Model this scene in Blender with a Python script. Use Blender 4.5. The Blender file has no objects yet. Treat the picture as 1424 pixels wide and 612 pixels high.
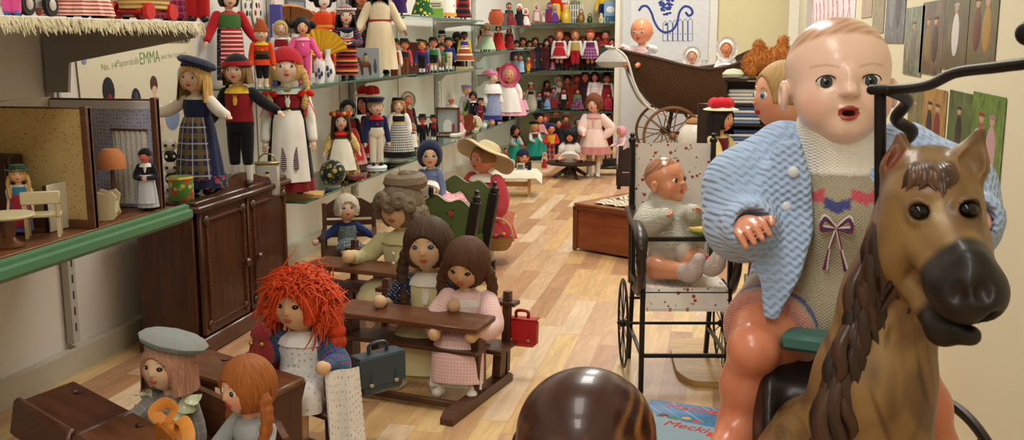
import bpy, math, random
import numpy as np
from mathutils import Vector, Matrix
random.seed(7); RNG = np.random.RandomState(7)
PI = math.pi
COL = bpy.context.scene.collection
# ---------------------------------------------------------------- camera
F_PX, W_PX, H_PX = 1400.0, 1424.0, 612.0
PITCH, YAW, CAM_Z = math.radians(10.16), math.radians(11.83), 1.0
CAM = Vector((0, 0, CAM_Z))
FWD = Vector((-math.sin(YAW)*math.cos(PITCH), math.cos(YAW)*math.cos(PITCH), -math.sin(PITCH)))
RIGHT = Vector((math.cos(YAW), math.sin(YAW), 0))
UP = RIGHT.cross(FWD)
def ray(px, py): return FWD*F_PX + RIGHT*(px-W_PX/2) - UP*(py-H_PX/2)
def at_z(px, py, z): d = ray(px, py); return CAM + d*((z-CAM_Z)/d.z)
def at_x(px, py, x): d = ray(px, py); return CAM + d*(x/d.x)
def at_y(px, py, y): d = ray(px, py); return CAM + d*(y/d.y)
def proj(p):
    d = Vector(p)-CAM; z = d.dot(FWD); return W_PX/2+F_PX*d.dot(RIGHT)/z, H_PX/2-F_PX*d.dot(UP)/z
def spot(px, x, z, lo=.5, hi=14.):
    """point at wall distance x and level z that shows in column px"""
    for _ in range(40):
        m = (lo+hi)/2
        if proj((x, m, z))[0] < px: lo = m
        else: hi = m
    return Vector((x, (lo+hi)/2, z))
def tall(p, top):
    lo, hi = .01, 2.
    for _ in range(30):
        m = (lo+hi)/2
        if proj((p[0], p[1], p[2]+m))[1] > top: lo = m
        else: hi = m
    return lo
def depth(p): return (Vector(p)-CAM).dot(FWD)
def size(npx, p): return npx*depth(p)/F_PX
# ---------------------------------------------------------------- colours
PAL = dict(red='b3161c', brightred='d8201e', orange='d9481c', crimson='8c1224', wine='5a1520', pink='e88fb0', hotpink='ea5fa6', palepink='efc3c8', rose='c4505c', salmon='e07a66',
 white='e9e6df', cream='e6dcc0', ivory='d8c9a4', yellow='e6bd2a', gold='c79a2e', blue='2b4c9c', lightblue='8fb2dc', navy='1b2146', teal='1f9488', green='2f6b3a', darkgreen='1d3d27', lime='a8c860',
 palegreen='b9c79a', black='121214', charcoal='2c2b2e', grey='8a8782', lightgrey='bdb9b2', brown='5b3621', darkbrown='33201a', tan='b08a5c', purple='5a3a8c', lilac='b08fd0', turquoise='37b0b0', beige='cbb896',
 blond='cfa765', paleblond='dcc48c', auburn='8a4a1e', redhair='c8401a', hairbrown='51301d', hairdark='2c1a12', hairgrey='8b7d6b', silver='b9b2a5', skin='e8b892', paleskin='e6c6ae', tanskin='d68f66', darkskin='4a2c1c', brownskin='8a5a38', porcelain='e2c0a8', cloth='d8b48a', lip='b8323a', olive='6b6a3a', maroon='6b1a24', rust='9a4a22')
def hexlin(h):
    v = [int(h[i:i+2], 16)/255 for i in (0, 2, 4)]
    return tuple(c/12.92 if c <= .04045 else ((c+.055)/1.055)**2.4 for c in v)
def rgb(c):
    if isinstance(c, (tuple, list)): return tuple(c[:3])
    return hexlin(PAL.get(c, c))
def mixc(a, b, t): a, b = rgb(a), rgb(b); return tuple(x*(1-t)+y*t for x, y in zip(a, b))
# ---------------------------------------------------------------- materials
_M = {}
def _new(name):
    m = bpy.data.materials.new(name); m.use_nodes = True
    nt = m.node_tree; return m, nt, nt.nodes['Principled BSDF']
def _n(nt, t, **k):
    n = nt.nodes.new(t)
    for a, v in k.items():
        if a[0] == '_': n.inputs[a[1:].replace('_', ' ')].default_value = v
        else: setattr(n, a, v)
    return n
def _math(nt, op, a, b=None, clamp=False):
    n = nt.nodes.new('ShaderNodeMath'); n.operation = op; n.use_clamp = clamp
    for i, v in enumerate((a, b)):
        if v is None: continue
        if isinstance(v, (int, float)): n.inputs[i].default_value = v
        else: nt.links.new(v, n.inputs[i])
    return n.outputs[0]
def _mix(nt, f, a, b):
    n = nt.nodes.new('ShaderNodeMix'); n.data_type = 'RGBA'
    for s, v in ((n.inputs[0], f), (n.inputs[6], a), (n.inputs[7], b)):
        if isinstance(v, (int, float)): s.default_value = v
        elif isinstance(v, tuple): s.default_value = (*v[:3], 1)
        else: nt.links.new(v, s)
    return n.outputs[2]
def _vary(nt, col, amt, scale, coord):
    nz = _n(nt, 'ShaderNodeTexNoise', _Scale=scale, _Detail=4.0); nt.links.new(coord, nz.inputs['Vector'])
    f = _math(nt, 'MULTIPLY_ADD', nz.outputs[0], 2*amt); nt.nodes[-1].inputs[2].default_value = 1-amt
    n = nt.nodes.new('ShaderNodeVectorMath'); n.operation = 'SCALE'
    if isinstance(col, tuple): n.inputs[0].default_value = col[:3]
    else: nt.links.new(col, n.inputs[0])
    nt.links.new(f, n.inputs['Scale']); return n.outputs[0], nz.outputs[0]
def _bump(nt, b, h, strength, dist=.002):
    n = _n(nt, 'ShaderNodeBump', _Strength=strength, _Distance=dist)
    nt.links.new(h, n.inputs['Height']); nt.links.new(n.outputs[0], b.inputs['Normal'])
def mat(color, rough=.6, metal=0, vary=.08, scale=30, bump=0, spec=.4, coat=0, trans=0):
    key = ('mat', str(color), rough, metal, vary, scale, bump, spec, coat, trans)
    if key in _M: return _M[key]
    m, nt, b = _new('mat_'+str(color)[:24]); co = nt.nodes.new('ShaderNodeTexCoord').outputs['Object']
    c, h = _vary(nt, rgb(color), vary, scale, co); nt.links.new(c, b.inputs['Base Color'])
    b.inputs['Roughness'].default_value = rough; b.inputs['Metallic'].default_value = metal
    b.inputs['Specular IOR Level'].default_value = spec; b.inputs['Coat Weight'].default_value = coat
    b.inputs['Transmission Weight'].default_value = trans
    if bump: _bump(nt, b, h, bump)
    _M[key] = m; return m
def vcol(rough=.45, coat=0, spec=.4):
    key = ('vcol', rough, coat, spec)
    if key in _M: return _M[key]
    m, nt, b = _new('painted'); a = _n(nt, 'ShaderNodeAttribute', attribute_name='Col')
    nt.links.new(a.outputs['Color'], b.inputs['Base Color'])
    b.inputs['Roughness'].default_value = rough; b.inputs['Coat Weight'].default_value = coat; b.inputs['Specular IOR Level'].default_value = spec
    _M[key] = m; return m
def fab(spec, rough=.9):
    """fabric: 'red' | 'stripe:a,b:mm' (rings) | 'vstripe' | 'check' | 'plaid:a,b,c:mm' | 'dots:a,b:mm' | 'floral:a,b,c:mm' | 'knit:a:mm' | 'straw:a,b:mm'"""
    if not isinstance(spec, str): return spec
    key = ('fab', spec, rough)
    if key in _M: return _M[key]
    p = spec.split(':'); kind = p[0] if len(p) > 1 else 'plain'
    cs = [rgb(c) for c in (p[1] if len(p) > 1 else p[0]).split(',')]; mm = float(p[2]) if len(p) > 2 else 10
    m, nt, b = _new('fabric_'+spec[:30]); L = nt.links
    uv = nt.nodes.new('ShaderNodeTexCoord').outputs['UV']; sep = nt.nodes.new('ShaderNodeSeparateXYZ'); L.new(uv, sep.inputs[0])
    U, V = sep.outputs[0], sep.outputs[1]; k = 1000/mm
    def band(x, duty=.5, off=0.): return _math(nt, 'LESS_THAN', _math(nt, 'FRACT', _math(nt, 'MULTIPLY_ADD', x, k) if not off else _math(nt, 'ADD', _math(nt, 'MULTIPLY', x, k), off)), duty)
    def bnd(x, duty=.5, off=0.): return _math(nt, 'LESS_THAN', _math(nt, 'FRACT', _math(nt, 'ADD', _math(nt, 'MULTIPLY', x, k), off)), duty)
    c = cs[0]; hgt = None
    if kind == 'stripe':
        for i, cc in enumerate(cs[1:]): c = _mix(nt, bnd(V, 1/len(cs), (i+1)/len(cs)), c, cc)
    elif kind == 'vstripe':
        for i, cc in enumerate(cs[1:]): c = _mix(nt, bnd(U, 1/len(cs), (i+1)/len(cs)), c, cc)
    elif kind == 'check':
        f = _math(nt, 'MULTIPLY', _math(nt, 'ADD', bnd(U), bnd(V)), .5); c = _mix(nt, f, cs[1], cs[0])
    elif kind == 'plaid':
        c = _mix(nt, _math(nt, 'MULTIPLY', bnd(U, .35), .65), c, cs[1]); c = _mix(nt, _math(nt, 'MULTIPLY', bnd(V, .35), .65), c, cs[1])
        c = _mix(nt, bnd(U, .08, .4), c, cs[2]); c = _mix(nt, bnd(V, .08, .4), c, cs[2])
    elif kind in ('dots', 'floral', 'eyelet', 'sprig'):
        fl = kind in ('floral', 'sprig'); q_ = .6 if kind == 'sprig' else 1.0
        vo = _n(nt, 'ShaderNodeTexVoronoi', _Scale=k, _Randomness=1.0 if fl else .25); L.new(uv, vo.inputs['Vector'])
        c = _mix(nt, _math(nt, 'LESS_THAN', vo.outputs['Distance'], .33*q_ if fl else .22), c, cs[1])
        if fl and len(cs) > 2:
            v2 = _n(nt, 'ShaderNodeTexVoronoi', _Scale=k*1.3); mp = _n(nt, 'ShaderNodeMapping', _Location=(3.3, 1.7, .4)); L.new(uv, mp.inputs[0]); L.new(mp.outputs[0], v2.inputs['Vector'])
            c = _mix(nt, _math(nt, 'LESS_THAN', v2.outputs['Distance'], .25*q_), c, cs[2])
            if len(cs) > 3:
                v3 = _n(nt, 'ShaderNodeTexVoronoi', _Scale=k*1.1); mp = _n(nt, 'ShaderNodeMapping', _Location=(7.3, 2.7, 1.4)); L.new(uv, mp.inputs[0]); L.new(mp.outputs[0], v3.inputs['Vector'])
                c = _mix(nt, _math(nt, 'LESS_THAN', v3.outputs['Distance'], .22*q_), c, cs[3])
    elif kind in ('knit', 'straw', 'wicker'):
        a = _math(nt, 'SINE', _math(nt, 'MULTIPLY', U, k*2*PI)); w = _math(nt, 'SINE', _math(nt, 'MULTIPLY', V, k*2*PI))
        hgt = _math(nt, 'MULTIPLY', a, w) if kind != 'straw' else w
        if kind == 'knit': hgt = _math(nt, 'ADD', _math(nt, 'ABSOLUTE', a), _math(nt, 'ABSOLUTE', w))
        if len(cs) > 1: c = _mix(nt, _math(nt, 'MULTIPLY_ADD', hgt, .5) if 0 else _math(nt, 'ADD', _math(nt, 'MULTIPLY', hgt, .5), .5), cs[1], cs[0])
    c, nz = _vary(nt, c, .10, 25, nt.nodes.new('ShaderNodeTexCoord').outputs['Object'])
    L.new(c, b.inputs['Base Color']); b.inputs['Roughness'].default_value = rough; b.inputs['Specular IOR Level'].default_value = .2
    b.inputs['Sheen Weight'].default_value = .15
    if hgt is not None: _bump(nt, b, hgt, .7, .0015 if kind == 'knit' else .002)
    else:
        n2 = _n(nt, 'ShaderNodeTexNoise', _Scale=180.0, _Detail=2.0); L.new(nt.nodes.new('ShaderNodeTexCoord').outputs['Object'], n2.inputs['Vector']); _bump(nt, b, n2.outputs[0], .25, .002)
    _M[key] = m; return m
def wood(c1, c2, rough=.4, axis=1, scale=8, coat=0, stretch=9):
    key = ('wood', str(c1), str(c2), rough, axis, scale, coat)
    if key in _M: return _M[key]
    m, nt, b = _new('wood'); L = nt.links; co = nt.nodes.new('ShaderNodeTexCoord').outputs['Object']
    s = [scale*stretch]*3; s[axis] = scale
    mp = _n(nt, 'ShaderNodeMapping', _Scale=tuple(s)); L.new(co, mp.inputs[0])
    nz = _n(nt, 'ShaderNodeTexNoise', _Scale=1.0, _Detail=6.0, _Roughness=.65, _Distortion=.6); L.new(mp.outputs[0], nz.inputs['Vector'])
    f = _math(nt, 'MULTIPLY_ADD', nz.outputs[0], 2.2, True); nt.nodes[-1].inputs[2].default_value = -.6
    c = _mix(nt, f, rgb(c1), rgb(c2)); c, _h = _vary(nt, c, .18, 7, co)
    L.new(c, b.inputs['Base Color']); b.inputs['Roughness'].default_value = rough; b.inputs['Coat Weight'].default_value = coat
    _bump(nt, b, nz.outputs[0], .12); _M[key] = m; return m
def hairmat(c, rough=.55):
    key = ('hair', str(c), rough)
    if key in _M: return _M[key]
    m, nt, b = _new('hair'); L = nt.links; uv = nt.nodes.new('ShaderNodeTexCoord').outputs['UV']
    mp = _n(nt, 'ShaderNodeMapping', _Scale=(650, 30, 1)); L.new(uv, mp.inputs[0])
    nz = _n(nt, 'ShaderNodeTexNoise', _Scale=1.0, _Detail=4.0, _Distortion=.5); L.new(mp.outputs[0], nz.inputs['Vector'])
    cc = rgb(c); f = _math(nt, 'MULTIPLY_ADD', nz.outputs[0], 2.4, True); nt.nodes[-1].inputs[2].default_value = -.7
    L.new(_mix(nt, f, tuple(x*.45 for x in cc), tuple(min(1, x*1.35) for x in cc)), b.inputs['Base Color'])
    b.inputs['Roughness'].default_value = rough; b.inputs['Specular IOR Level'].default_value = .3
    _bump(nt, b, nz.outputs[0], .6, .003); _M[key] = m; return m
def glassmat():
    if 'glass' in _M: return _M['glass']
    m, nt, b = _new('shelf_glass')
    nt.nodes.remove(b); out = nt.nodes['Material Output']
    t = _n(nt, 'ShaderNodeBsdfTransparent', _Color=(.90, .96, .93, 1)); g = _n(nt, 'ShaderNodeBsdfGlossy', _Roughness=.04, _Color=(.9, 1, .96, 1))
    fr = _n(nt, 'ShaderNodeFresnel', _IOR=1.5); mx = nt.nodes.new('ShaderNodeMixShader')
    nt.links.new(fr.outputs[0], mx.inputs[0]); nt.links.new(t.outputs[0], mx.inputs[1]); nt.links.new(g.outputs[0], mx.inputs[2]); nt.links.new(mx.outputs[0], out.inputs[0])
    _M['glass'] = m; return m
# ---------------------------------------------------------------- mesh builder
def rotz(a): c, s = math.cos(a), math.sin(a); return np.array(((c, -s, 0), (s, c, 0), (0, 0, 1.)))
def rotx(a): c, s = math.cos(a), math.sin(a); return np.array(((1., 0, 0), (0, c, -s), (0, s, c)))
def roty(a): c, s = math.cos(a), math.sin(a); return np.array(((c, 0, s), (0, 1., 0), (-s, 0, c)))
I3 = np.eye(3)
def frame_to(d):
    """rotation whose local -Y looks along d (unit), Z roughly up"""
    d = np.array(d, float); d /= np.linalg.norm(d); y = -d
    x = np.cross(y, (0, 0, 1.)); 
    if np.linalg.norm(x) < 1e-4: x = np.array((1., 0, 0))
    x /= np.linalg.norm(x); z = np.cross(x, y); return np.stack((x, y, z), 1)
class MB:
    def __init__(s): s.v, s.c, s.f, s.uv, s.n = [], [], [], [], 0
    def add(s, v, faces, col=(1, 1, 1), fuv=None):
        v = np.asarray(v, float).reshape(-1, 3); k = len(v)
        col = np.asarray(rgb(col) if not isinstance(col, np.ndarray) else col, float)
        s.v.append(v); s.c.append(np.broadcast_to(col, (k, 3)))
        for i, fc in enumerate(faces):
            s.f.append(tuple(int(a)+s.n for a in fc))
            s.uv.append(fuv[i] if fuv is not None else [(v[a][0]+v[a][1], v[a][2]) for a in fc])
        s.n += k; return s
    def grid(s, R, wrap=True, col=(1, 1, 1), cap0=False, cap1=False, flip=False):
        """R: (m,n,3) rows; wrap closes each row"""
        R = np.asarray(R, float); m, n = R.shape[:2]
        Rw = np.concatenate((R, R[:, :1]), 1) if wrap else R
        du = np.linalg.norm(np.diff(Rw, axis=1), axis=2); dv = np.linalg.norm(np.diff(R, axis=0), axis=2).mean(1)
        U = np.concatenate((np.zeros(1), np.cumsum(du.max(0)))); V = np.concatenate((np.zeros(1), np.cumsum(dv)))
        nn = n if wrap else n-1; F, T = [], []
        for i in range(m-1):
            for j in range(nn):
                j2 = (j+1) % n; q = (i*n+j, i*n+j2, (i+1)*n+j2, (i+1)*n+j); t = [(U[j], V[i]), (U[j+1], V[i]), (U[j+1], V[i+1]), (U[j], V[i+1])]
                if flip: q, t = q[::-1], t[::-1]
                F.append(q); T.append(t)
        for on, i in ((cap0, 0), (cap1, m-1)):
            if on:
                q = [i*n+j for j in range(n)]; q = q[::-1] if (i == 0) != flip else q
                F.append(q); T.append([(R.reshape(-1, 3)[a][0]-R[i, 0, 0], R.reshape(-1, 3)[a][1]-R[i, 0, 1]) for a in q])
        if isinstance(col, np.ndarray) and col.ndim == 3: col = col.reshape(-1, 3)
        return s.add(R.reshape(-1, 3), F, col, T)
    def ball(s, c, r, R=I3, col=(1, 1, 1), n=12, m=8, fn=None):
        r = np.array((r, r, r) if np.isscalar(r) else r, float)
        la = np.linspace(-PI/2, PI/2, m+1); la[0] += .02; la[-1] -= .02; lo = np.arange(n)/n*2*PI
        D = np.stack((np.cos(la)[:, None]*np.cos(lo), np.cos(la)[:, None]*np.sin(lo), np.repeat(np.sin(la)[:, None], n, 1)), 2)
        k = fn(D) if fn else 1
        P = D*r*(k[..., None] if fn else 1)
        return s.grid(P@np.asarray(R).T+np.array(c), True, col, True, True)
    def tube(s, pts, rad, n=8, col=(1, 1, 1), cap='round', asp=(1, 1), sub=0, up=(0, 0, 1)):
        P = np.array([tuple(p) for p in pts], float); r = np.broadcast_to(np.asarray(rad, float), (len(P),)).copy()
        if sub: P, r = spline(P, r, sub)
        if cap == 'round':
            d0 = P[0]-P[1]; d0 /= np.linalg.norm(d0)+1e-9; d1 = P[-1]-P[-2]; d1 /= np.linalg.norm(d1)+1e-9
            h = [(.95, .3), (.75, .66), (.42, .9), (.05, 1.0)]
            P = np.concatenate(([P[0]+d0*r[0]*b for a, b in h[::-1]], P, [P[-1]+d1*r[-1]*b for a, b in h])); r = np.concatenate(([r[0]*a for a, b in h[::-1]], r, [r[-1]*a for a, b in h]))
        T = np.gradient(P, axis=0); T /= np.linalg.norm(T, axis=1)[:, None]+1e-12
        u = np.array(up, float); a = np.cross(T[0], u)
        if np.linalg.norm(a) < .15: a = np.cross(T[0], (0, 1., 0)) if abs(T[0][1]) < .9 else np.cross(T[0], (1., 0, 0))
        a /= np.linalg.norm(a); rows = []; th = np.arange(n)/n*2*PI
        for i in range(len(P)):
            a = a-T[i]*a.dot(T[i]); a /= np.linalg.norm(a)+1e-12; b = np.cross(T[i], a)
            rows.append(P[i]+r[i]*(np.cos(th)[:, None]*a*asp[0]+np.sin(th)[:, None]*b*asp[1]))
        return s.grid(rows, True, col, True, True)
    def lathe(s, prof, n=16, c=(0, 0, 0), ell=(1, 1), folds=None, col=(1, 1, 1), R=I3, cap0=False, cap1=False, arc=None, lean=None):
        """prof: [(r,z)]; folds=(count,amp) growing along the profile; arc=(a0,a1) radians (0 = +x, -pi/2 = front)"""
        p = np.array(prof, float); m = len(p)
        th = np.arange(n)/n*2*PI if arc is None else np.linspace(arc[0], arc[1], n)
        t = np.linspace(0, 1, m)[:, None]; k = 1
        if folds: k = 1+folds[1]*t**1.2*np.sin(folds[0]*th+(folds[2] if len(folds) > 2 else 0))[None]+folds[1]*.5*t*np.sin(folds[0]*1.7*th+1.3)[None]*(1 if arc is not None or (folds[0]*1.7) % 1 == 0 else 0)
        X = p[:, :1]*np.cos(th)*ell[0]*k; Y = p[:, :1]*np.sin(th)*ell[1]*k; Z = np.repeat(p[:, 1:], n, 1)
        Q = np.stack((X, Y, Z), 2)
        if lean is not None: Q = Q+np.array(lean)[None, None]*t[..., None]
        return s.grid(Q@np.asarray(R).T+np.array(c), arc is None, col, cap0, cap1, flip=p[-1, 1] < p[0, 1])
    def box(s, c, d, R=I3, bev=None, col=(1, 1, 1)):
        h = np.array(d, float)/2; b = min(h)*.12 if bev is None else min(bev, min(h)*.98)
        V, idx = [], {}
        for sx in (-1, 1):
            for sy in (-1, 1):
                for sz in (-1, 1):
                    g = np.array((sx, sy, sz))
                    for ax in range(3):
                        q = g*(h-b); q[ax] = g[ax]*h[ax]; idx[sx, sy, sz, ax] = len(V); V.append(q)
        V = np.array(V); F = []
        def face(ix):
            p = V[ix]; nrm = np.cross(p[1]-p[0], p[2]-p[0]); F.append(ix if nrm.dot(p.mean(0)) > 0 else ix[::-1])
        for ax in range(3):
            o = [a for a in range(3) if a != ax]
            for sg in (-1, 1):
                ix = []
                for a, bb in ((-1, -1), (1, -1), (1, 1), (-1, 1)):
                    g = [0]*3; g[ax] = sg; g[o[0]] = a; g[o[1]] = bb; ix.append(idx[(*g, ax)])
                face(ix)
            for a in (-1, 1):
                for bb in (-1, 1):
                    g = [0]*3; g[o[0]] = a; g[o[1]] = bb; g0 = g[:]; g1 = g[:]; g0[ax] = -1; g1[ax] = 1
                    face([idx[(*g0, o[0])], idx[(*g1, o[0])], idx[(*g1, o[1])], idx[(*g0, o[1])]])
        for sx in (-1, 1):
            for sy in (-1, 1):
                for sz in (-1, 1): face([idx[sx, sy, sz, 0], idx[sx, sy, sz, 1], idx[sx, sy, sz, 2]])
        return s.add(V@np.asarray(R).T+np.array(c), F, col)
    def beam(s, a, b, w, d=None, col=(1, 1, 1), bev=None, up=(0, 0, 1)):
        a, b = np.array(tuple(a), float), np.array(tuple(b), float); t = b-a; L = np.linalg.norm(t); z = t/L
        x = np.cross(up, z)
        if np.linalg.norm(x) < 1e-3: x = np.array((1., 0, 0))
        x /= np.linalg.norm(x); y = np.cross(z, x)
        return s.box((a+b)/2, (w, d or w, L), np.stack((x, y, z), 1), bev, col)
    def prism(s, poly, lo, hi, M=None, col=(1, 1, 1)):
        """poly in local XY extruded from lo to hi along local Z, then mapped by M (3x3, translation)"""
        p = np.array(poly, float); n = len(p)
        ar = sum(p[i][0]*p[(i+1) % n][1]-p[(i+1) % n][0]*p[i][1] for i in range(n))
        if ar < 0: p = p[::-1]
        V = np.concatenate((np.c_[p, np.full(n, lo)], np.c_[p, np.full(n, hi)]))
        F = [list(range(n))[::-1], list(range(n, 2*n))]+[(i, (i+1) % n, n+(i+1) % n, n+i) for i in range(n)]
        if M is not None: V = V@np.asarray(M[0]).T+np.array(M[1])
        return s.add(V, F, col)
    def xform(s, R, t=(0, 0, 0)):
        s.v = [a@np.asarray(R).T+np.array(t) for a in s.v]; return s
    def mesh(s, name, smooth=True, ang=None):
        me = bpy.data.meshes.new(name); V = np.concatenate(s.v); me.from_pydata(V.tolist(), [], s.f)
        ca = me.color_attributes.new('Col', 'FLOAT_COLOR', 'POINT'); C = np.concatenate(s.c); ca.data.foreach_set('color', np.c_[C, np.ones(len(C))].astype(np.float32).ravel())
        uvl = me.uv_layers.new(name='UV'); uvl.data.foreach_set('uv', np.array([t for q in s.uv for t in q], np.float32).ravel())
        me.polygons.foreach_set('use_smooth', np.full(len(me.polygons), smooth))
        if smooth and ang: 
            try: me.set_sharp_from_angle(angle=math.radians(ang))
            except Exception: pass
        me.update(); return me
def spline(P, r, sub):
    n = len(P); Q, q = [], []
    Pe = np.concatenate(([2*P[0]-P[1]], P, [2*P[-1]-P[-2]])); re = np.concatenate(([r[0]], r, [r[-1]]))
    for i in range(n-1):
        a, b, c, d = Pe[i:i+4]; ra, rb, rc, rd = re[i:i+4]
        for k in range(sub):
            t = k/sub; cm = lambda a, b, c, d: .5*(2*b+(c-a)*t+(2*a-5*b+4*c-d)*t*t+(3*b-a-3*c+d)*t**3)
            Q.append(cm(a, b, c, d)); q.append(max(1e-4, cm(ra, rb, rc, rd)))
    Q.append(P[-1]); q.append(r[-1]); return np.array(Q), np.array(q)
# ---------------------------------------------------------------- objects
def obj(name, mb, m, parent=None, smooth=True, ang=40, label=None):
    me = mb.mesh(name, smooth, ang) if isinstance(mb, MB) else mb
    o = bpy.data.objects.new(name, me); COL.objects.link(o)
    if m is not None: me.materials.append(m)
    if parent is not None: o.parent = parent
    if label: o['label'] = label
    return o
def tag(o, label, cat, group=None, kind=None):
    o['label'] = label; o['category'] = cat
    if group: o['group'] = group
    if kind: o['kind'] = kind
    return o
def thing(name, label, cat, loc=(0, 0, 0), rz=0, group=None):
    o = bpy.data.objects.new(name, None); COL.objects.link(o); o.empty_display_size = .05
    o.location = loc; o.rotation_euler = (0, 0, rz); return tag(o, label, cat, group)
def place(o, loc, rz=0): o.location = loc; o.rotation_euler = (0, 0, rz); return o
def struct(name, mb, m, smooth=False):
    o = obj(name, mb, m, None, smooth); o['kind'] = 'structure'; return o
def copy_thing(o, label=None, loc=None, rz=None):
    c = o.copy(); COL.objects.link(c)
    if label: c['label'] = label
    if loc is not None: c.location = loc
    if rz is not None: c.rotation_euler = (0, 0, rz)
    for ch in o.children:
        d = ch.copy(); COL.objects.link(d); d.parent = c
        for g in ch.children:
            e = g.copy(); COL.objects.link(e); e.parent = d
    return c
# ---------------------------------------------------------------- smooth-union solids (surface nets)
def smin(a, b, k):
    h = np.clip(.5+.5*(b-a)/k, 0, 1); return b+(a-b)*h-k*h*(1-h)
def smax(a, b, k): return -smin(-a, -b, k)
def s_ell(P, c, r, R=None):
    q = P-np.array(c, np.float32)
    if R is not None: q = q@np.asarray(R, np.float32)
    r = np.array((r, r, r) if np.isscalar(r) else r, np.float32)
    k0 = np.linalg.norm(q/r, axis=-1); k1 = np.linalg.norm(q/(r*r), axis=-1)+1e-9
    return k0*(k0-1)/k1
def s_cap(P, a, b, ra, rb=None):
    a, b = np.array(tuple(a), np.float32), np.array(tuple(b), np.float32); rb = ra if rb is None else rb
    ba = b-a; t = np.clip(((P-a)@ba)/ba.dot(ba), 0, 1)
    return np.linalg.norm(P-a-t[..., None]*ba, axis=-1)-(ra+(rb-ra)*t)
def s_chain(P, pts, rs, k=.01):
    d = None
    for i in range(len(pts)-1):
        e = s_cap(P, pts[i], pts[i+1], rs[i], rs[i+1]); d = e if d is None else smin(d, e, k)
    return d
def solid(f, lo, hi, cell, colf=None, uvscale=1):
    lo, hi = np.array(lo, float), np.array(hi, float); n = np.maximum(4, np.ceil((hi-lo)/cell).astype(int))+1
    ax = [(lo[i]+np.arange(n[i])*cell).astype(np.float32) for i in range(3)]
    D = np.empty(n, np.float32); step = max(1, int(4e5//(n[1]*n[2])))
    for i in range(0, n[0], step):
        G = np.stack(np.meshgrid(ax[0][i:i+step], ax[1], ax[2], indexing='ij'), -1); D[i:i+step] = f(G)
    D[0], D[-1], D[:, 0], D[:, -1], D[:, :, 0], D[:, :, -1] = [np.maximum(x, cell*.4) for x in (D[0], D[-1], D[:, 0], D[:, -1], D[:, :, 0], D[:, :, -1])]
    ins = D < 0; c = [ins[a:n[0]-1+a, b:n[1]-1+b, d:n[2]-1+d] for a in (0, 1) for b in (0, 1) for d in (0, 1)]
    tot = sum(x.astype(np.int8) for x in c); act = (tot > 0) & (tot < 8); ids = np.full(act.shape, -1, np.int64); ids[act] = np.arange(act.sum())
    cell_ix = np.argwhere(act); acc = np.zeros((len(cell_ix), 3)); cnt = np.zeros(len(cell_ix))
    cor = [(a, b, d) for a in (0, 1) for b in (0, 1) for d in (0, 1)]
    vals = {q: D[cell_ix[:, 0]+q[0], cell_ix[:, 1]+q[1], cell_ix[:, 2]+q[2]] for q in cor}
    for q in cor:
        for k in range(3):
            if q[k] == 0:
                r = list(q); r[k] = 1; r = tuple(r); a, b = vals[q], vals[r]; m = (a < 0) != (b < 0)
                t = np.where(m, a/np.where(m, a-b, 1), 0); p = np.tile(np.array(q, float), (len(a), 1)); p[:, k] = t
                acc += p*m[:, None]; cnt += m
    V = (cell_ix+acc/cnt[:, None])*cell+lo
    Fs = []
    for k in range(3):
        u, w = (k+1) % 3, (k+2) % 3; sl0 = [slice(None)]*3; sl1 = [slice(None)]*3; sl0[k] = slice(0, -1); sl1[k] = slice(1, None)
        A, B = ins[tuple(sl0)], ins[tuple(sl1)]; e = np.argwhere(A != B)
        e = e[(e[:, u] > 0) & (e[:, w] > 0) & (e[:, u] < n[u]-1) & (e[:, w] < n[w]-1)]
        if not len(e): continue
        o = []
        for du, dw in ((-1, -1), (0, -1), (0, 0), (-1, 0)):
            x = e.copy(); x[:, u] += du; x[:, w] += dw; o.append(ids[x[:, 0], x[:, 1], x[:, 2]])
        q = np.stack(o, 1); fl = ~A[e[:, 0], e[:, 1], e[:, 2]]; q[fl] = q[fl][:, ::-1]; Fs.append(q)
    Fq = np.concatenate(Fs); mb = MB(); mb.v = [V]; mb.n = len(V); C = colf(V) if colf else np.ones((len(V), 3)); mb.c = [np.broadcast_to(C, (len(V), 3))]
    mb.f = [tuple(q) for q in Fq.tolist()]
    mb.uv = [[(V[a][0]+.6*V[a][1], V[a][2]) for a in q] for q in mb.f] if len(Fq) < 400000 else None
    return mb
def gsp(V, c, s):
    """soft spot mask around point c with radius s"""
    return np.exp(-(((V-np.array(c))/np.array(s))**2).sum(1))
def paint(C, col, mask): return C*(1-mask[:, None])+np.array(rgb(col))*mask[:, None]
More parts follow.
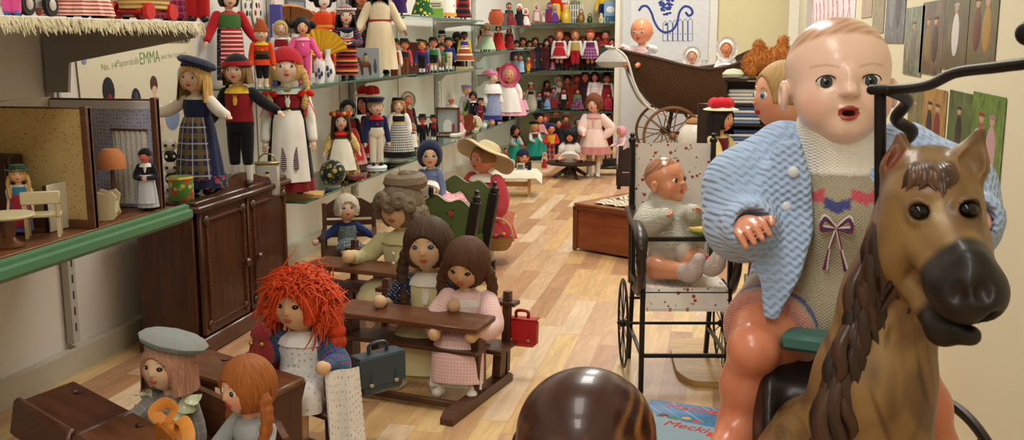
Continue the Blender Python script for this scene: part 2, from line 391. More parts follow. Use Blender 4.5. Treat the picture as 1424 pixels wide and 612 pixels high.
# ---------------------------------------------------------------- dolls
def gb(D, d, s, a):
    d = np.array(d, float); d /= np.linalg.norm(d); return a*np.exp(-((D-d)**2).sum(-1)/(2*s*s))
def head_k(D):
    """radius factor of a doll's head per direction (face at -Y)"""
    k = 1+gb(D, (0, -1, -.12), .10, .10)+gb(D, (0, -1, -.02), .07, .03)+gb(D, (.55, -.75, -.34), .26, .06)+gb(D, (-.55, -.75, -.34), .26, .06)
    k = k+gb(D, (0, -.72, -.78), .2, .07)+gb(D, (.36, -.93, .08), .14, -.045)+gb(D, (-.36, -.93, .08), .14, -.045)+gb(D, (0, -.8, .6), .4, .03)+gb(D, (0, -.93, -.42), .09, .035)
    return k-gb(D, (0, .5, -.9), .5, .12)
class Head:
    def __init__(s, c, hh, R=I3, rad=(.43, .45, .5)): s.c = np.array(c, float); s.hh = hh; s.R = np.asarray(R); s.rad = np.array(rad)*hh
    def pt(s, d, off=1.0):
        d = np.array(d, float); d /= np.linalg.norm(d); return s.R@(d*s.rad*head_k(d[None])[0]*off)+s.c
    def loc(s, p): return s.R@(np.array(p, float)*s.hh)+s.c
    def build(s, mb, skin, lod, eye='5a7fa8', lip='lip', blush=.35, brow='hairbrown', eyes=1., cloth=False, bg=1.):
        n, m = ((14, 10), (28, 20), (56, 40))[lod]; sk = np.array(rgb(skin)); bl = np.array(rgb('c9483c'))
        def colr(D):
            w = gb(D, (.6, -.72, -.32), .2, blush)+gb(D, (-.6, -.72, -.32), .2, blush); return sk*(1-w[..., None])+bl*w[..., None]
        la = np.linspace(-PI/2, PI/2, m+1); la[0] += .02; la[-1] -= .02; lo = np.arange(n)/n*2*PI
        D = np.stack((np.cos(la)[:, None]*np.cos(lo), np.cos(la)[:, None]*np.sin(lo), np.repeat(np.sin(la)[:, None], n, 1)), 2)
        mb.grid((D*s.rad*head_k(D)[..., None])@s.R.T+s.c, True, colr(D), True, True)
        hh = s.hh; nn = (6, 10, 16)[lod]
        for sx in (-1, 1):
            mb.ball(s.pt((sx, .08, -.1)), (.03*hh, .06*hh, .09*hh), s.R, skin, nn, nn//2+1)
            if eyes:
                d = (sx*.36, -.93, .05); Re = s.R@frame_to(np.array(d)); p = s.pt(d, .985)
                if lod == 0: mb.ball(s.pt(d, 1.0), np.array((.055, .025, .06))*hh*bg, Re, '2a2422', 6, 4); continue
                mb.ball(p, np.array((.085, .035, .055))*hh*bg, Re, 'e8e4de' if not cloth else eye, nn, nn//2)
                f = lambda k: p+Re@np.array((0, -k*hh, 0))
                mb.ball(f(.022), np.array((.046, .02, .048))*hh*bg, Re, eye, nn, nn//2); mb.ball(f(.034), np.array((.024, .012, .026))*hh*bg, Re, '0d0b0b', nn, nn//2)
                if lod == 2: mb.ball(f(.044)+Re@np.array((.012, 0, .014))*hh, .006*hh, Re, 'ffffff', 6, 4)
                mb.tube([s.pt((sx*(.36+a), -.93, .05+z), 1.03) for a, z in ((-.11, .03), (0, .085), (.11, .03))], .009*hh, 5, '2a1a14', 'round', sub=3)
                mb.tube([s.pt((sx*(.36+a), -.93, .26+z), 1.005) for a, z in ((-.13, .0), (0, .05), (.14, .0))], .010*hh, 5, mixc(brow, skin, .4), 'round', sub=3)
        wl = .085 if lod else .1
        for z, h in ((-.395, .026), (-.45, .032)):
            mb.ball(s.pt((0, -.92, z), 1.0), np.array((wl*(1 if z > -.42 else .8), .03, h))*hh, s.R@frame_to((0, -.92, z)), lip, nn, nn//2)
        if lod == 2:
            for sx in (-1, 1): mb.ball(s.pt((sx*.05, -1, -.175), 1.0), .022*hh, s.R, mixc(skin, 'c9685c', .4), 8, 5)
    def shell(s, mb, lod, hole=(.62, .62, -.12), low=-.6, th=1.10, strand=.02, bulge=None, n=None):
        """cap / hair: covers directions outside the face hole and above low"""
        n_, m = ((18, 14), (36, 26), (72, 48))[lod]
        la = np.linspace(-PI/2, PI/2, m+1); la[0] += .02; la[-1] -= .02; lo = np.arange(n_)/n_*2*PI
        D = np.stack((np.cos(la)[:, None]*np.cos(lo), np.cos(la)[:, None]*np.sin(lo), np.repeat(np.sin(la)[:, None], n_, 1)), 2)
        e = (D[..., 0]/hole[0])**2+((D[..., 2]-hole[2])/hole[1])**2
        ins = np.clip(np.maximum(np.where(D[..., 1] < .1, (1.12-e)/.2, 0), (low-D[..., 2])/.1), 0, 1)
        k = th*(1+strand*np.sin(lo*23)[None]*np.cos(la)[:, None])
        if bulge is not None: k = k*(1+bulge(D))
        k = k*(1-ins)+.90*ins
        return mb.grid((D*s.rad*k[..., None])@s.R.T+s.c, True, (1, 1, 1), True, True)
    def curtain(s, mb, lod, L, w=.5, back=.5, open_=1.0, taper=1.0, z0=0., wav=.03):
        """loose hair hanging round the sides and back by L head heights"""
        n, m = ((10, 5), (20, 8), (40, 14))[lod]
        th = np.linspace(-PI/2+open_, 1.5*PI-open_, n); rows = []
        for o in (1.0, .86):
            rr = []
            for t in np.linspace(0, 1, m):
                z = z0-t*L; sc = (1+(taper-1)*t)*o; wv = 1+wav*np.sin(th*17+t*3)
                rr.append(np.stack((np.cos(th)*w*sc*wv, np.sin(th)*back*sc*wv, np.full(n, z)), 1))
            rows += rr if o == 1 else rr[::-1]
        rows.append(rows[0])
        return mb.grid((np.array(rows)*s.hh)@s.R.T+s.c, False)
    def braid(s, mb, pts, r, lod, knots=7):
        P = np.array([s.loc(p) for p in pts]); P, _ = spline(P, np.ones(len(P)), 10); rr = r*s.hh*(1+.28*np.abs(np.sin(np.linspace(0, knots*PI, len(P)))))*np.linspace(1, .75, len(P))
        return mb.tube(P, rr, 6 if lod < 2 else 10)
def hat(head, kind, cs, root, lod):
    h = head; hh = h.hh; R = h.R; n = (16, 28, 48)[lod]; c0 = fab(cs[0]); c1 = fab(cs[1] if len(cs) > 1 else cs[0]); top = h.loc((0, .02, .3)); mb = MB(); name = 'hat'; extra = []
    def L(mb, prof, z=.3, y=.02, tilt=0, ell=(1, 1), folds=None, cap=True, rx=0): 
        return mb.lathe([(r*hh, q*hh) for r, q in prof], n, h.loc((0, y, z)), ell, folds, R=R@rotx(rx)@roty(tilt), cap0=cap, cap1=cap)
    dome = [(.46, 0), (.455, .1), (.41, .2), (.32, .28), (.18, .33), (.02, .34)]
    if kind == 'beret': name = 'beret'; L(mb, [(.38, -.06), (.44, 0), (.58, .06), (.62, .14), (.52, .24), (.3, .3), (.02, .31)], .28, .1, .2, (1, 1.08), (9, .05), rx=-.22); extra.append(('hat_band', L(MB(), [(.45, -.09), (.475, -.05), (.475, .0), (.44, .03)], .28, .08, .16, rx=-.2), c1))
    elif kind == 'cap': name = 'cap'; h.shell(mb, lod, (.75, .5, -.2), .12, 1.17, 0)
    elif kind in ('hood', 'scarf'): name = 'headscarf' if kind == 'scarf' else 'bonnet'; h.shell(mb, lod, (.66, .72, -.16), -.75, 1.2, 0 if kind == 'scarf' else .015); extra.append(('bonnet_trim', mbtube([h.loc((math.cos(a)*.36, -.36+.06*abs(math.sin(a)), math.sin(a)*.43-.02)) for a in np.linspace(-.6, PI+.6, 16)], .035*hh, 6), c1))
    elif kind == 'cone': name = 'pointed_cap'; L(mb, [(.48, -.02), (.47, .1), (.42, .3), (.34, .5), (.24, .68), (.1, .8), (.01, .82)], .16, .03); extra.append(('cap_brim', L(MB(), [(.47, -.05), (.53, -.02), (.52, .1), (.46, .13)], .16, .03, cap=False), c1))
    elif kind == 'pompom': 
        L(mb, [(.3, .02), (.62, -.05), (.66, -.02), (.4, .08), (.02, .1)], .36, 0)
        for a in range(5): extra.append(('pompom', MB().ball(h.loc((.3*math.cos(a*1.256-.6), .24*math.sin(a*1.256-.6), .53)), .25*hh, R, n=14, m=10), c1))
    elif kind in ('brim', 'tophat', 'bowler', 'sombrero'):
        w, ht = dict(brim=(.68, .34), tophat=(.6, .62), bowler=(.56, .34), sombrero=(1.0, .42))[kind]; cr = .42
        L(mb, [(.3, -.02), (w, .02), (w, .05), (cr+.02, .06), (cr, .1), (cr*.97, ht*.7), (cr*.9 if kind != 'bowler' else cr*.7, ht*.95), (cr*.5, ht), (.02, ht)], .22, .03); extra.append(('hat_band', L(MB(), [(cr+.025, .05), (cr+.035, .06), (cr+.03, .15), (cr+.01, .16)], .22, .03, cap=False), c1))
    elif kind == 'tricorn':
        P = []
        for r, q in ((.3, -.02), (.72, .1), (.74, .14), (.46, .05), (.42, .12), (.36, .3), (.2, .37), (.02, .38)):
            th = np.arange(n)/n*2*PI; up = (.17*(1-np.cos(3*th+PI/2))*(r > .5)); rr = r*(1-.12*(1-np.cos(3*th+PI/2))*(r > .5)); P.append(np.stack((rr*np.cos(th), rr*np.sin(th), q+up), 1)*hh)
        mb.grid(np.array(P)@R.T+h.loc((0, .02, .24)), True, (1, 1, 1), True, True)
    elif kind == 'peaked': name = 'peaked_cap'; L(mb, [(.45, -.02), (.45, .08), (.54, .2), (.5, .27), (.02, .29)], .22, .03); extra.append(('cap_peak', MB().ball(h.loc((0, -.42, .26)), np.array((.32, .2, .03))*hh, R@rotx(.25), n=16, m=6), c1))
    elif kind == 'fez': name = 'cap'; L(mb, [(.44, -.03), (.42, .1), (.38, .26), (.02, .27)], .26, .03)
    elif kind == 'tall': name = 'tall_headdress'; L(mb, [(.47, -.15), (.47, .1), (.42, .4), (.4, .62), (.3, .74), (.02, .76)], .2, .05)
    elif kind == 'turban': name = 'turban'; [mb.lathe([(hh*(.4+.1*math.sin(t)), hh*(.1*i+.06*math.cos(t+PI))) for t in np.linspace(-.4, PI+.4, 7)], n, h.loc((0, .03, .24)), R=R@rotx(.1*(i % 2)), cap0=True, cap1=True) for i in range(3)]
    elif kind == 'wreath':
        name = 'flower_wreath'; k = 13
        for i in range(k):
            a = -PI/2+(i-k//2)*.36; p = h.loc((.47*math.cos(a), .45*math.sin(a)+.03, .34+.04*(i % 2)))
            extra.append(('flower', MB().ball(p, .11*hh, R, n=8, m=6), fab([cs[0], cs[1], cs[-1]][i % 3])))
        mb.tube([h.loc((.45*math.cos(a), .44*math.sin(a)+.03, .33)) for a in np.linspace(0, 2*PI, 20)], .05*hh, 6); c0 = fab('green')
    elif kind == 'sunhat':
        name = 'sun_hat'; P = []; N = n*2
        for r, q in ((.4, -.03), (.5, -.02), (.85, -.06), (1.12, -.18), (1.13, -.15), (.86, -.03), (.5, .02), (.45, .1), (.43, .26), (.33, .36), (.02, .38)):
            th = np.arange(N)/N*2*PI; P.append(np.stack((r*np.cos(th), r*np.sin(th)*1.0, q+(.1*np.sin(3*th+.6) if r > .8 else 0*th)), 1)*hh)
        mb.grid(np.array(P)@(R@rotx(-.6)).T+h.loc((0, .2, .22)), True, (1, 1, 1), True, True); extra.append(('hat_band', mb_l([(.5, .03), (.48, .13)], n, h.loc((0, .16, .24)), hh, R@rotx(-.55)), c1))
    elif kind == 'veil': name = 'veil'; h.shell(mb, lod, (.7, .75, -.16), -.4, 1.2, 0); h.curtain(mb, lod, 1.1, .55, .55, 1.0, 1.25)
    elif kind == 'bonnet': name = 'bonnet'; h.shell(mb, lod, (.72, .8, -.16), -.7, 1.18, .02); mb.lathe([(.5*hh, 0), (.64*hh, -.16*hh), (.66*hh, -.18*hh), (.5*hh, -.02*hh)], n, h.loc((0, -.1, -.02)), (1, 1.1), (12, .05), R=R@rotx(PI/2)@rotx(PI))
    elif kind == 'bow': name = 'hair_bow'; [mb.ball(h.loc((sx*.16, 0, .52)), np.array((.17, .06, .11))*hh, R@roty(sx*.4), n=10, m=6) for sx in (-1, 1)]; mb.ball(h.loc((0, 0, .52)), .06*hh, R, n=8, m=6)
    elif kind == 'crown': name = 'crown'; L(mb, [(.36, 0), (.4, .2), (.3, .3), (.02, .32)], .36, .0, 0, (1, 1), (8, .15)); 
    elif kind == 'flat': name = 'flat_cap'; L(mb, [(.44, -.04), (.46, .02), (.46, .1), (.3, .15), (.02, .16)], .32, .0)
    o = obj(name, mb, c0, root)
    for nm, e, m in extra: obj(nm, e, m, root if kind in ('hood', 'scarf', 'wreath') else o)
    return o
def mbtube(pts, r, n): return MB().tube(pts, r, n)
def mb_l(prof, n, c, hh, R): return MB().lathe([(r*hh, z*hh) for r, z in prof], n, c, R=R)
ARMS = dict(down=((.035, .01, -.16), (.055, -.05, -.32)), out=((.07, -.01, -.14), (.13, -.09, -.25)), wide=((.11, -.02, -.08), (.22, -.08, -.13)), fwd=((.03, -.08, -.14), (.0, -.23, -.17)),
            hold=((.055, -.05, -.16), (-.06, -.17, -.17)), up=((.1, -.03, -.02), (.14, -.12, .1)), hip=((.1, .02, -.13), (.02, -.05, -.25)))
GROUP_DOLL = 'collectors dolls on display'
def doll(label, loc, H, rz=0., skin='skin', hair='blond', hs='bob', hatk=None, hatc=('red',), top='white', bottom='skirt', bc='red', apron=None, sleeve='long', sl=None, shoe='black', sock=None, arms='down', armr=None,
         hh=.2, collar=None, vest=None, sash=None, sit=False, flare=.19, hem=.06, lod=None, eye='4a6f98', look=0., tilt=0., nod=0., name='costume_doll', cat='doll', group=None, fold=.05, rough=.45, stand=None, cloth=False, fat=1., blush=.35, bg=1., knee=None, lip='lip', shawl=None, hemband=None, hair_open=1.0, hl=None, seat=0.):
    loc = Vector(loc); px = H*F_PX/max(.3, depth(loc+Vector((0, 0, H/2))))
    if lod is None: lod = 0 if px < 62 else 1 if px < 150 else 2
    root = thing(name, label, cat, loc, rz, group); n = (12, 20, 40)[lod]; tn = (6, 8, 12)[lod]
    drop = (.47-.075*fat-seat) if sit else 0
    zs = 1-hh-.035-drop; zh = .47-drop; zw = zh+.12; sw = .105*fat
    Rh = rotz(look)@roty(tilt)@rotx(nod); hc = np.array((0, -.012, zs+.03+hh*.52))*H; hd = Head(hc, hh*H, Rh)
    # ---- body
    mb = MB(); hd.build(mb, skin, lod, eye, lip, blush, hair if hair != 'blond' else 'tan', cloth=cloth, bg=bg)
    mb.tube([(0, 0, (zs-.02)*H), (0, -.005*H, (zs+.06)*H)], .036*H*(hh/.2)**.5, tn, skin)
    mb.lathe([(.02*H, (zh-.05)*H), (.085*H*fat, zh*H), (.075*H*fat, zw*H), (.088*H*fat, (zs-.05)*H), (.07*H*fat, (zs-.005)*H), (.03*H, (zs+.02)*H)], n, ell=(1, .72), col=skin, cap0=True, cap1=True)
    J = {}
    for sx in (-1, 1):
        a = ARMS[armr if (armr and sx > 0) else arms] if not isinstance(arms, dict) else arms[sx]
        S = np.array((sx*sw, 0, zs-.03)); E = S+np.array((sx*a[0][0], a[0][1], a[0][2])); W = S+np.array((sx*a[1][0], a[1][1], a[1][2])); J[sx] = (S, E, W)
        mb.tube([S*H, E*H, W*H], np.array((.032, .027, .02))*H*fat, tn, skin, sub=3)
        d = (W-E)/np.linalg.norm(W-E); hp = (W+d*.028)*H; r = .024*H*(1.25 if cloth else 1)
        if lod == 0 or cloth: mb.tube([W*H, (W+d*.045)*H], (r*.85, r*(1.15 if cloth else .9)), tn, skin)
        else:
            Rf = frame_to(d); mb.ball(hp, (r*.8, r*1.15, r*.55), Rf, skin, 8, 6)
            for i, (fx, fl) in enumerate(((-.6, .85), (-.2, 1.), (.2, .95), (.6, .75))): q = hp+Rf@np.array((fx*r*.9, -r*.7, 0)); mb.tube([q, q+Rf@np.array((0, -r*.8*fl, -r*.1)), q+Rf@np.array((0, -r*1.3*fl, -r*.5))], r*.2, 5, skin)
            q = hp+Rf@np.array((-sx*r*.6, 0, 0)); mb.tube([q, q+Rf@np.array((-sx*r*.6, -r*.7, -r*.1))], r*.24, 5, skin)
    legs = []
    for sx in (-1, 1):
        if sit: 
            kx, ky, kz, fx, fy, fz = knee or (.075, -.2, .075, .085, -.38, .04)
            legs.append([np.array(p) for p in ((sx*.055, -.02, zh-.01), (sx*kx, ky, kz+seat*0), (sx*fx, fy, fz))])
        else: legs.append([np.array(p) for p in ((sx*.05, 0, zh-.02), (sx*.052, -.008, .26), (sx*.052, 0, .045))])
        mb.tube([p*H for p in legs[-1]], np.array((.046, .038, .026))*H*fat, tn, skin, sub=3)
    obj('body', mb, vcol(rough), root)
    # ---- shoes and socks
    for sx, lg in zip((-1, 1), legs):
        d = lg[2]-lg[1]; d = d/np.linalg.norm(d)
        if sock: obj('sock', MB().tube([(lg[2]-d*.13)*H, lg[2]*H], np.array((.036, .030))*H*fat, tn), fab(sock), root)
        if shoe:
            m = MB(); toe = np.array((sx*.2, -1, 0)); toe /= np.linalg.norm(toe)
            if sit and abs(d[1]) > .8: f = lg[2]+np.array((0, -.02, .02)); m.tube([(f+np.array((0, .0, -.02)))*H, (f+np.array((0, -.015, .05)))*H], np.array((.034, .03))*H, tn)
            else: f = lg[2]*np.array((1, 1, 0))+np.array((0, 0, (lg[2][2]-.045)+.024)); m.tube([(f-toe*.012)*H, (f+toe*.05)*H], np.array((.024, .024))*H*fat, tn, asp=(1.15, 1)); m.tube([(f)*H, (f+np.array((0, 0, .03)))*H], .026*H*fat, tn)
            obj('shoe', m, mat(shoe, .35, vary=.04), root)
    # ---- upper garment with sleeves
    tb = MB(); g = 1.1*fat
    if top:
        tb.lathe([(.1*H*g*(.92 if bottom == 'skirt' else 1), (zh-.0)*H), (.088*H*g, zw*H), (.097*H*g, (zs-.06)*H), (.085*H*g, (zs-.012)*H), (.045*H, (zs+.02)*H)], n, ell=(1, .78), cap0=True, cap1=True)
        for sx in (-1, 1):
            S, E, W = J[sx]
            def lerp(a, b, t): return a+(b-a)*t
            if sleeve == 'long': tb.tube([S*H, E*H, lerp(E, W, .9)*H], np.array((.042, .04, .032))*H*g, tn+2, sub=3)
            elif sleeve == 'puff': tb.tube([S*H, lerp(S, E, .5)*H, E*H, lerp(E, W, .55)*H, lerp(E, W, .85)*H], np.array((.045, .056, .055, .046, .026))*H*g, tn+2, sub=3)
            elif sleeve == 'short': tb.tube([S*H, lerp(S, E, .4)*H, lerp(S, E, .8)*H], np.array((.044, .058, .04))*H*g, tn+2, sub=3)
        obj('blouse' if bottom == 'skirt' else 'jacket', tb, fab(sl or top), root)
        if sl or vest:
            obj('bodice' if bottom == 'skirt' else 'waistcoat', MB().lathe([(.1*H*g, (zh+.03)*H), (.092*H*g, zw*H), (.101*H*g, (zs-.06)*H), (.092*H*g, (zs-.015)*H)], n, ell=(1, .8)), fab(vest or top), root)
    if sash: obj('sash', MB().lathe([(.097*H*g, (zw-.05)*H), (.1*H*g, (zw-.03)*H), (.1*H*g, (zw+.0)*H), (.094*H*g, (zw+.015)*H)], n, ell=(1, .8)), fab(sash), root)
    if collar:
        m = MB().lathe([(.05*H, (zs+.03)*H), (.085*H*g, (zs+.0)*H), (.1*H*g, (zs-.03)*H), (.09*H*g, (zs-.03)*H)], n, ell=(1, .85), folds=(9, .05)); m.tube([(0, -.07*H, (zs-.02)*H), (.0, -.095*H, (zs-.11)*H)], np.array((.03, .012))*H, 6, asp=(1, .4))
        obj('collar', m, fab(collar), root)
    if shawl: obj('shawl', MB().lathe([(.05*H, (zs+.03)*H), (.1*H*g, (zs+.0)*H), (.15*H*g, (zs-.08)*H), (.165*H*g, (zs-.16)*H), (.15*H*g, (zs-.16)*H)], n, ell=(1, .8), folds=(7, .05)), fab(shawl), root)
    # ---- lower garment
    if bottom == 'skirt':
        if sit:
            m = MB(); kz = legs[0][1]; fx = legs[0][2]; e = .85 if hem <= .01 else .35 if hem < .3 else 0.
            tip = kz+(fx-kz)*e
            m.tube([np.array((0, .02, zh+.02))*H, np.array((0, kz[1]*.5, (zh+kz[2])/2+.02))*H, np.array((0, kz[1], kz[2]+.01))*H, np.array((0, tip[1], tip[2]-.0))*H], np.array((.1, .125, .15, .155))*H*fat*(flare/.19), n, cap=None, asp=(1, .55), sub=4)
            obj('skirt', m, fab(bc), root)
            if apron:
                m = MB(); R_ = []
                for t in np.linspace(0, 1, 8): 
                    y = .0+t*(tip[1]); z = zh+.07+(tip[2]+.09-zh-.07)*t; w = .09+.05*t; R_.append([((x*w)*H, y*H-(.045 if t == 0 else 0)*H, (z+.02-abs(x)**2*.05)*H) for x in np.linspace(-1, 1, 9)])
                R_.append([(x*.14*H, tip[1]*H-.03*H, (tip[2]-.02)*H) for x in np.linspace(-1, 1, 9)]); m.grid(R_, False); m.grid(np.array(R_)-np.array((0, 0, .004*H)), False, flip=True); obj('apron', m, fab(apron), root)
        else:
            zt = zw; fl = flare*fat; P = [(.088*H*g, zt*H), (.1*H*g, (zt-.02)*H)]
            for t in np.linspace(.15, 1, 7): P.append(((.1*g+(fl-.1*g)*t**.75)*H, (zt-.02+(hem-zt+.02)*t)*H))
            P.append((P[-1][0]*.93, P[-1][1]+.002)); m = MB().lathe(P, n*2, ell=(1, .86), folds=(12, fold)); obj('skirt', m, fab(bc), root)
            if hemband: obj('hem_band', MB().lathe([(P[-2][0]*1.012-.02*H*.7*0, P[-2][1]+.09*H), (P[-2][0]*1.03, P[-2][1]-.001)], n*2, ell=(1, .86), folds=(12, fold)), fab(hemband), root)
            if apron:
                hz = hem+.07; P = [(.1*H*g, (zt-.005)*H)]
                for t in np.linspace(.1, 1, 7): P.append((((.1*g+(fl-.1*g)*(t*(zt-hz)/(zt-hem))**.75)+.012)*H*1.03, (zt-.02+(hz-zt+.02)*t)*H))
                obj('apron', MB().lathe(P, n, ell=(1, .88), folds=(7, fold*.6), arc=(-PI/2-.85, -PI/2+.85)), fab(apron), root)
    elif bottom in ('trousers', 'shorts', 'breeches'):
        m = MB(); m.lathe([(.09*H*g, (zw-.03)*H), (.1*H*g, zh*H), (.08*H*g, (zh-.05)*H), (.03*H, (zh-.06)*H)], n, ell=(1, .8), cap0=True, cap1=True)
        for lg in legs:
            e = dict(trousers=.92, shorts=.0, breeches=.35)[bottom]; P = [lg[0], lg[0]+(lg[1]-lg[0])*.6]+([lg[1], lg[1]+(lg[2]-lg[1])*e] if e else [lg[0]+(lg[1]-lg[0])*.8])
            m.tube([p*H for p in P], np.array([.056, .053]+([.047, .042] if e else [.054]))*H*fat, tn+2, sub=2)
        obj('trousers', m, fab(bc), root)
    # ---- hair
    if hs and hs != 'bald':
        hm = hairmat(hair); m = MB(); hole = (.60, .56, -.18) if hs != 'parted' else (.58, .72, -.16)
        if hs in ('short', 'painted'): hd.shell(m, lod, (.68, .74, -.2), -.15, 1.05 if hs == 'painted' else 1.09, .015)
        elif hs == 'curly': hd.shell(m, lod, (.6, .6, -.22), -.5, 1.24, .0, bulge=lambda D: .07*np.sin(D[..., 0]*17)*np.sin(D[..., 1]*17)*np.sin(D[..., 2]*17+1))
        elif hs == 'afro': hd.shell(m, lod, (.56, .52, -.28), -.8, 1.38, .03, bulge=lambda D: .06*np.sin(D[..., 0]*13)*np.sin(D[..., 2]*13+1))
        else: hd.shell(m, lod, hole, -.7, 1.12, .02)
        if hs == 'bob': hd.curtain(m, lod, .5, .50, .5, hair_open, 1.05)
        if hs == 'long': hd.curtain(m, lod, hl or 1.0, .49, .5, hair_open, 1.15)
        if hs == 'bun': m.ball(hd.loc((0, .15, .58)), .17*hd.hh, hd.R, n=10, m=8)
        if hs == 'puffs': [m.ball(hd.loc((sx*.55, .05, .1)), .22*hd.hh, hd.R, n=10, m=8) for sx in (-1, 1)]
        ho = obj('hair', m, hm, root)
        if hs in ('braids', 'parted', 'pigtails'):
            for sx in (-1, 1):
                b = hd.braid(MB(), [(sx*.44, .02, -.12), (sx*.54, -.05, -.5), (sx*.5, -.2, -.95), (sx*.46, -.24, -(hl or 1.3))], .105, lod, 8); obj('braid', b, hm, ho)
    if hatk: hat(hd, hatk, hatc, root, lod)
    if stand: obj('display_stand', MB().lathe([(.001, .001), (.12*H, .001), (.125*H, .006), (.11*H, .012), (.001, .012)], 24), mat(stand, .4), root)
    root['H'] = H; D = dict(root=root, head=hd, J=J, H=H, zs=zs, zh=zh, zw=zw, lod=lod, legs=legs)
    return D
def face(loc, off=0.): 
    """yaw that turns a doll (face at -Y) towards the camera, plus an offset"""
    d = CAM-Vector(loc); return math.atan2(d.y, d.x)+PI/2+off
def on(px, py, top, z, off=0., x=None, y=None):
    """ground point, height and yaw of a figure whose foot is at (px,py) on the level z and whose crown is at row top"""
    p = at_z(px, py, z) if x is None and y is None else (at_x(px, py, x) if x is not None else at_y(px, py, y)); p.z = z
    # height: solve for the crown
    d = ray(px, top); dist = math.hypot(p.x, p.y)/math.hypot(d.x, d.y); H = CAM_Z+d.z*dist-z
    return p, H, face(p, off)
# ---------------------------------------------------------------- setting
XW, XR, YB, ZC = -1.93, .62, 9.6, 2.75
def floor_mat():
    m, nt, b = _new('laminate'); L = nt.links; co = nt.nodes.new('ShaderNodeTexCoord').outputs['Object']
    sp = nt.nodes.new('ShaderNodeSeparateXYZ'); L.new(co, sp.inputs[0]); X, Y = sp.outputs[0], sp.outputs[1]
    xr = _math(nt, 'DIVIDE', X, .076); row = _math(nt, 'FLOOR', xr)
    wn = nt.nodes.new('ShaderNodeTexWhiteNoise'); wn.noise_dimensions = '1D'; L.new(row, wn.inputs['W'])
    yy = _math(nt, 'ADD', _math(nt, 'DIVIDE', Y, .46), _math(nt, 'MULTIPLY', wn.outputs[0], 7.3)); cl = _math(nt, 'FLOOR', yy)
    cb = nt.nodes.new('ShaderNodeCombineXYZ'); L.new(row, cb.inputs[0]); L.new(cl, cb.inputs[1])
    w2 = nt.nodes.new('ShaderNodeTexWhiteNoise'); w2.noise_dimensions = '3D'; L.new(cb.outputs[0], w2.inputs['Vector'])
    rp = nt.nodes.new('ShaderNodeValToRGB'); rp.color_ramp.interpolation = 'CONSTANT'; el = rp.color_ramp.elements
    cs = ['c49c72', 'd2ac78', 'b0845f', 'c9a27c', 'd9bd9c', 'b88c68', 'cda985', 'd8b882']
    el[0].color = (*hexlin(cs[0]), 1); el[1].position = 1/8; el[1].color = (*hexlin(cs[1]), 1)
    for i, c in enumerate(cs[2:]): e = el.new((i+2)/8); e.color = (*hexlin(c), 1)
    L.new(w2.outputs[0], rp.inputs[0])
    ad = nt.nodes.new('ShaderNodeVectorMath'); L.new(co, ad.inputs[0]); L.new(w2.outputs['Color'], ad.inputs[1])
    mp = _n(nt, 'ShaderNodeMapping', _Scale=(30, 4, 1)); L.new(ad.outputs[0], mp.inputs[0])
    nz = _n(nt, 'ShaderNodeTexNoise', _Scale=1.0, _Detail=5.0, _Distortion=1.6); L.new(mp.outputs[0], nz.inputs['Vector'])
    f = _math(nt, 'MULTIPLY_ADD', nz.outputs[0], .8); nt.nodes[-1].inputs[2].default_value = .58
    sc = nt.nodes.new('ShaderNodeVectorMath'); sc.operation = 'SCALE'; L.new(rp.outputs[0], sc.inputs[0]); L.new(f, sc.inputs['Scale'])
    ed = _math(nt, 'MAXIMUM', _math(nt, 'LESS_THAN', _math(nt, 'FRACT', xr), .018), _math(nt, 'LESS_THAN', _math(nt, 'FRACT', yy), .005))
    L.new(_mix(nt, _math(nt, 'MULTIPLY', ed, .45), sc.outputs[0], hexlin('7a5232')), b.inputs['Base Color'])
    b.inputs['Roughness'].default_value = .33; b.inputs['Specular IOR Level'].default_value = .4; return m
def wall_mat(c, rough=.85): return mat(c, rough, vary=.025, scale=3, spec=.2)
def slab(name, lo, hi, m): 
    lo, hi = np.array(lo), np.array(hi); return struct(name, MB().box((lo+hi)/2, hi-lo, bev=.0005), m)
slab('floor', (XW-.1, -2.1, -.08), (XR+.1, YB+.1, 0), floor_mat())
WALLW = wall_mat('d9d5d0'); WALLY = wall_mat('e2d9b2')
slab('wall_left', (XW-.1, -2, 0), (XW, YB, ZC), WALLW)
slab('wall_right', (XR, -2, 0), (XR+.1, YB, ZC), wall_mat('e3dcc0'))
slab('wall_back', (XW, YB, 0), (XR, YB+.1, ZC), WALLY)
slab('wall_front', (XW, -2.1, 0), (XR, -2, ZC), WALLW)
slab('ceiling', (XW-.1, -2.1, ZC), (XR+.1, YB+.1, ZC+.1), wall_mat('eeebe4'))
slab('baseboard_left', (XW, -2, 0), (XW+.035, YB-.01, .075), mat('bdb6a8', .5))
for i, y in enumerate((1.35, 3.05, 3.95, 4.9, 5.85, 6.8, 7.75)): slab('trim_%d' % (i+1), (XW, y-.0015, .08), (XW+.004, y+.0015, 2.2), mat('8f8b86', .8))
# white door-frame post and a white pilaster at the end of the room
slab('trim_8', (-.175, YB-.045, 0), (-.085, YB, 2.3), mat('eceae6', .5)); slab('trim_9', (.535, YB-.25, 0), (XR-.001, YB-.2, 2.3), mat('efece2', .5)); 
slab('trim_10', (.575, 7.9, .0), (XR-.001, 7.96, 2.3), mat('c9c6bd', .5))
# white panel closing the shelving on the end wall
slab('wall_end_panel', (-.985, YB-.06, 0), (-.175, YB-.001, 2.3), mat('d6d8dc', .6)); slab('trim_11', (-.985, YB-.36, 0), (-.945, YB-.06, 2.3), mat('efeade', .5))
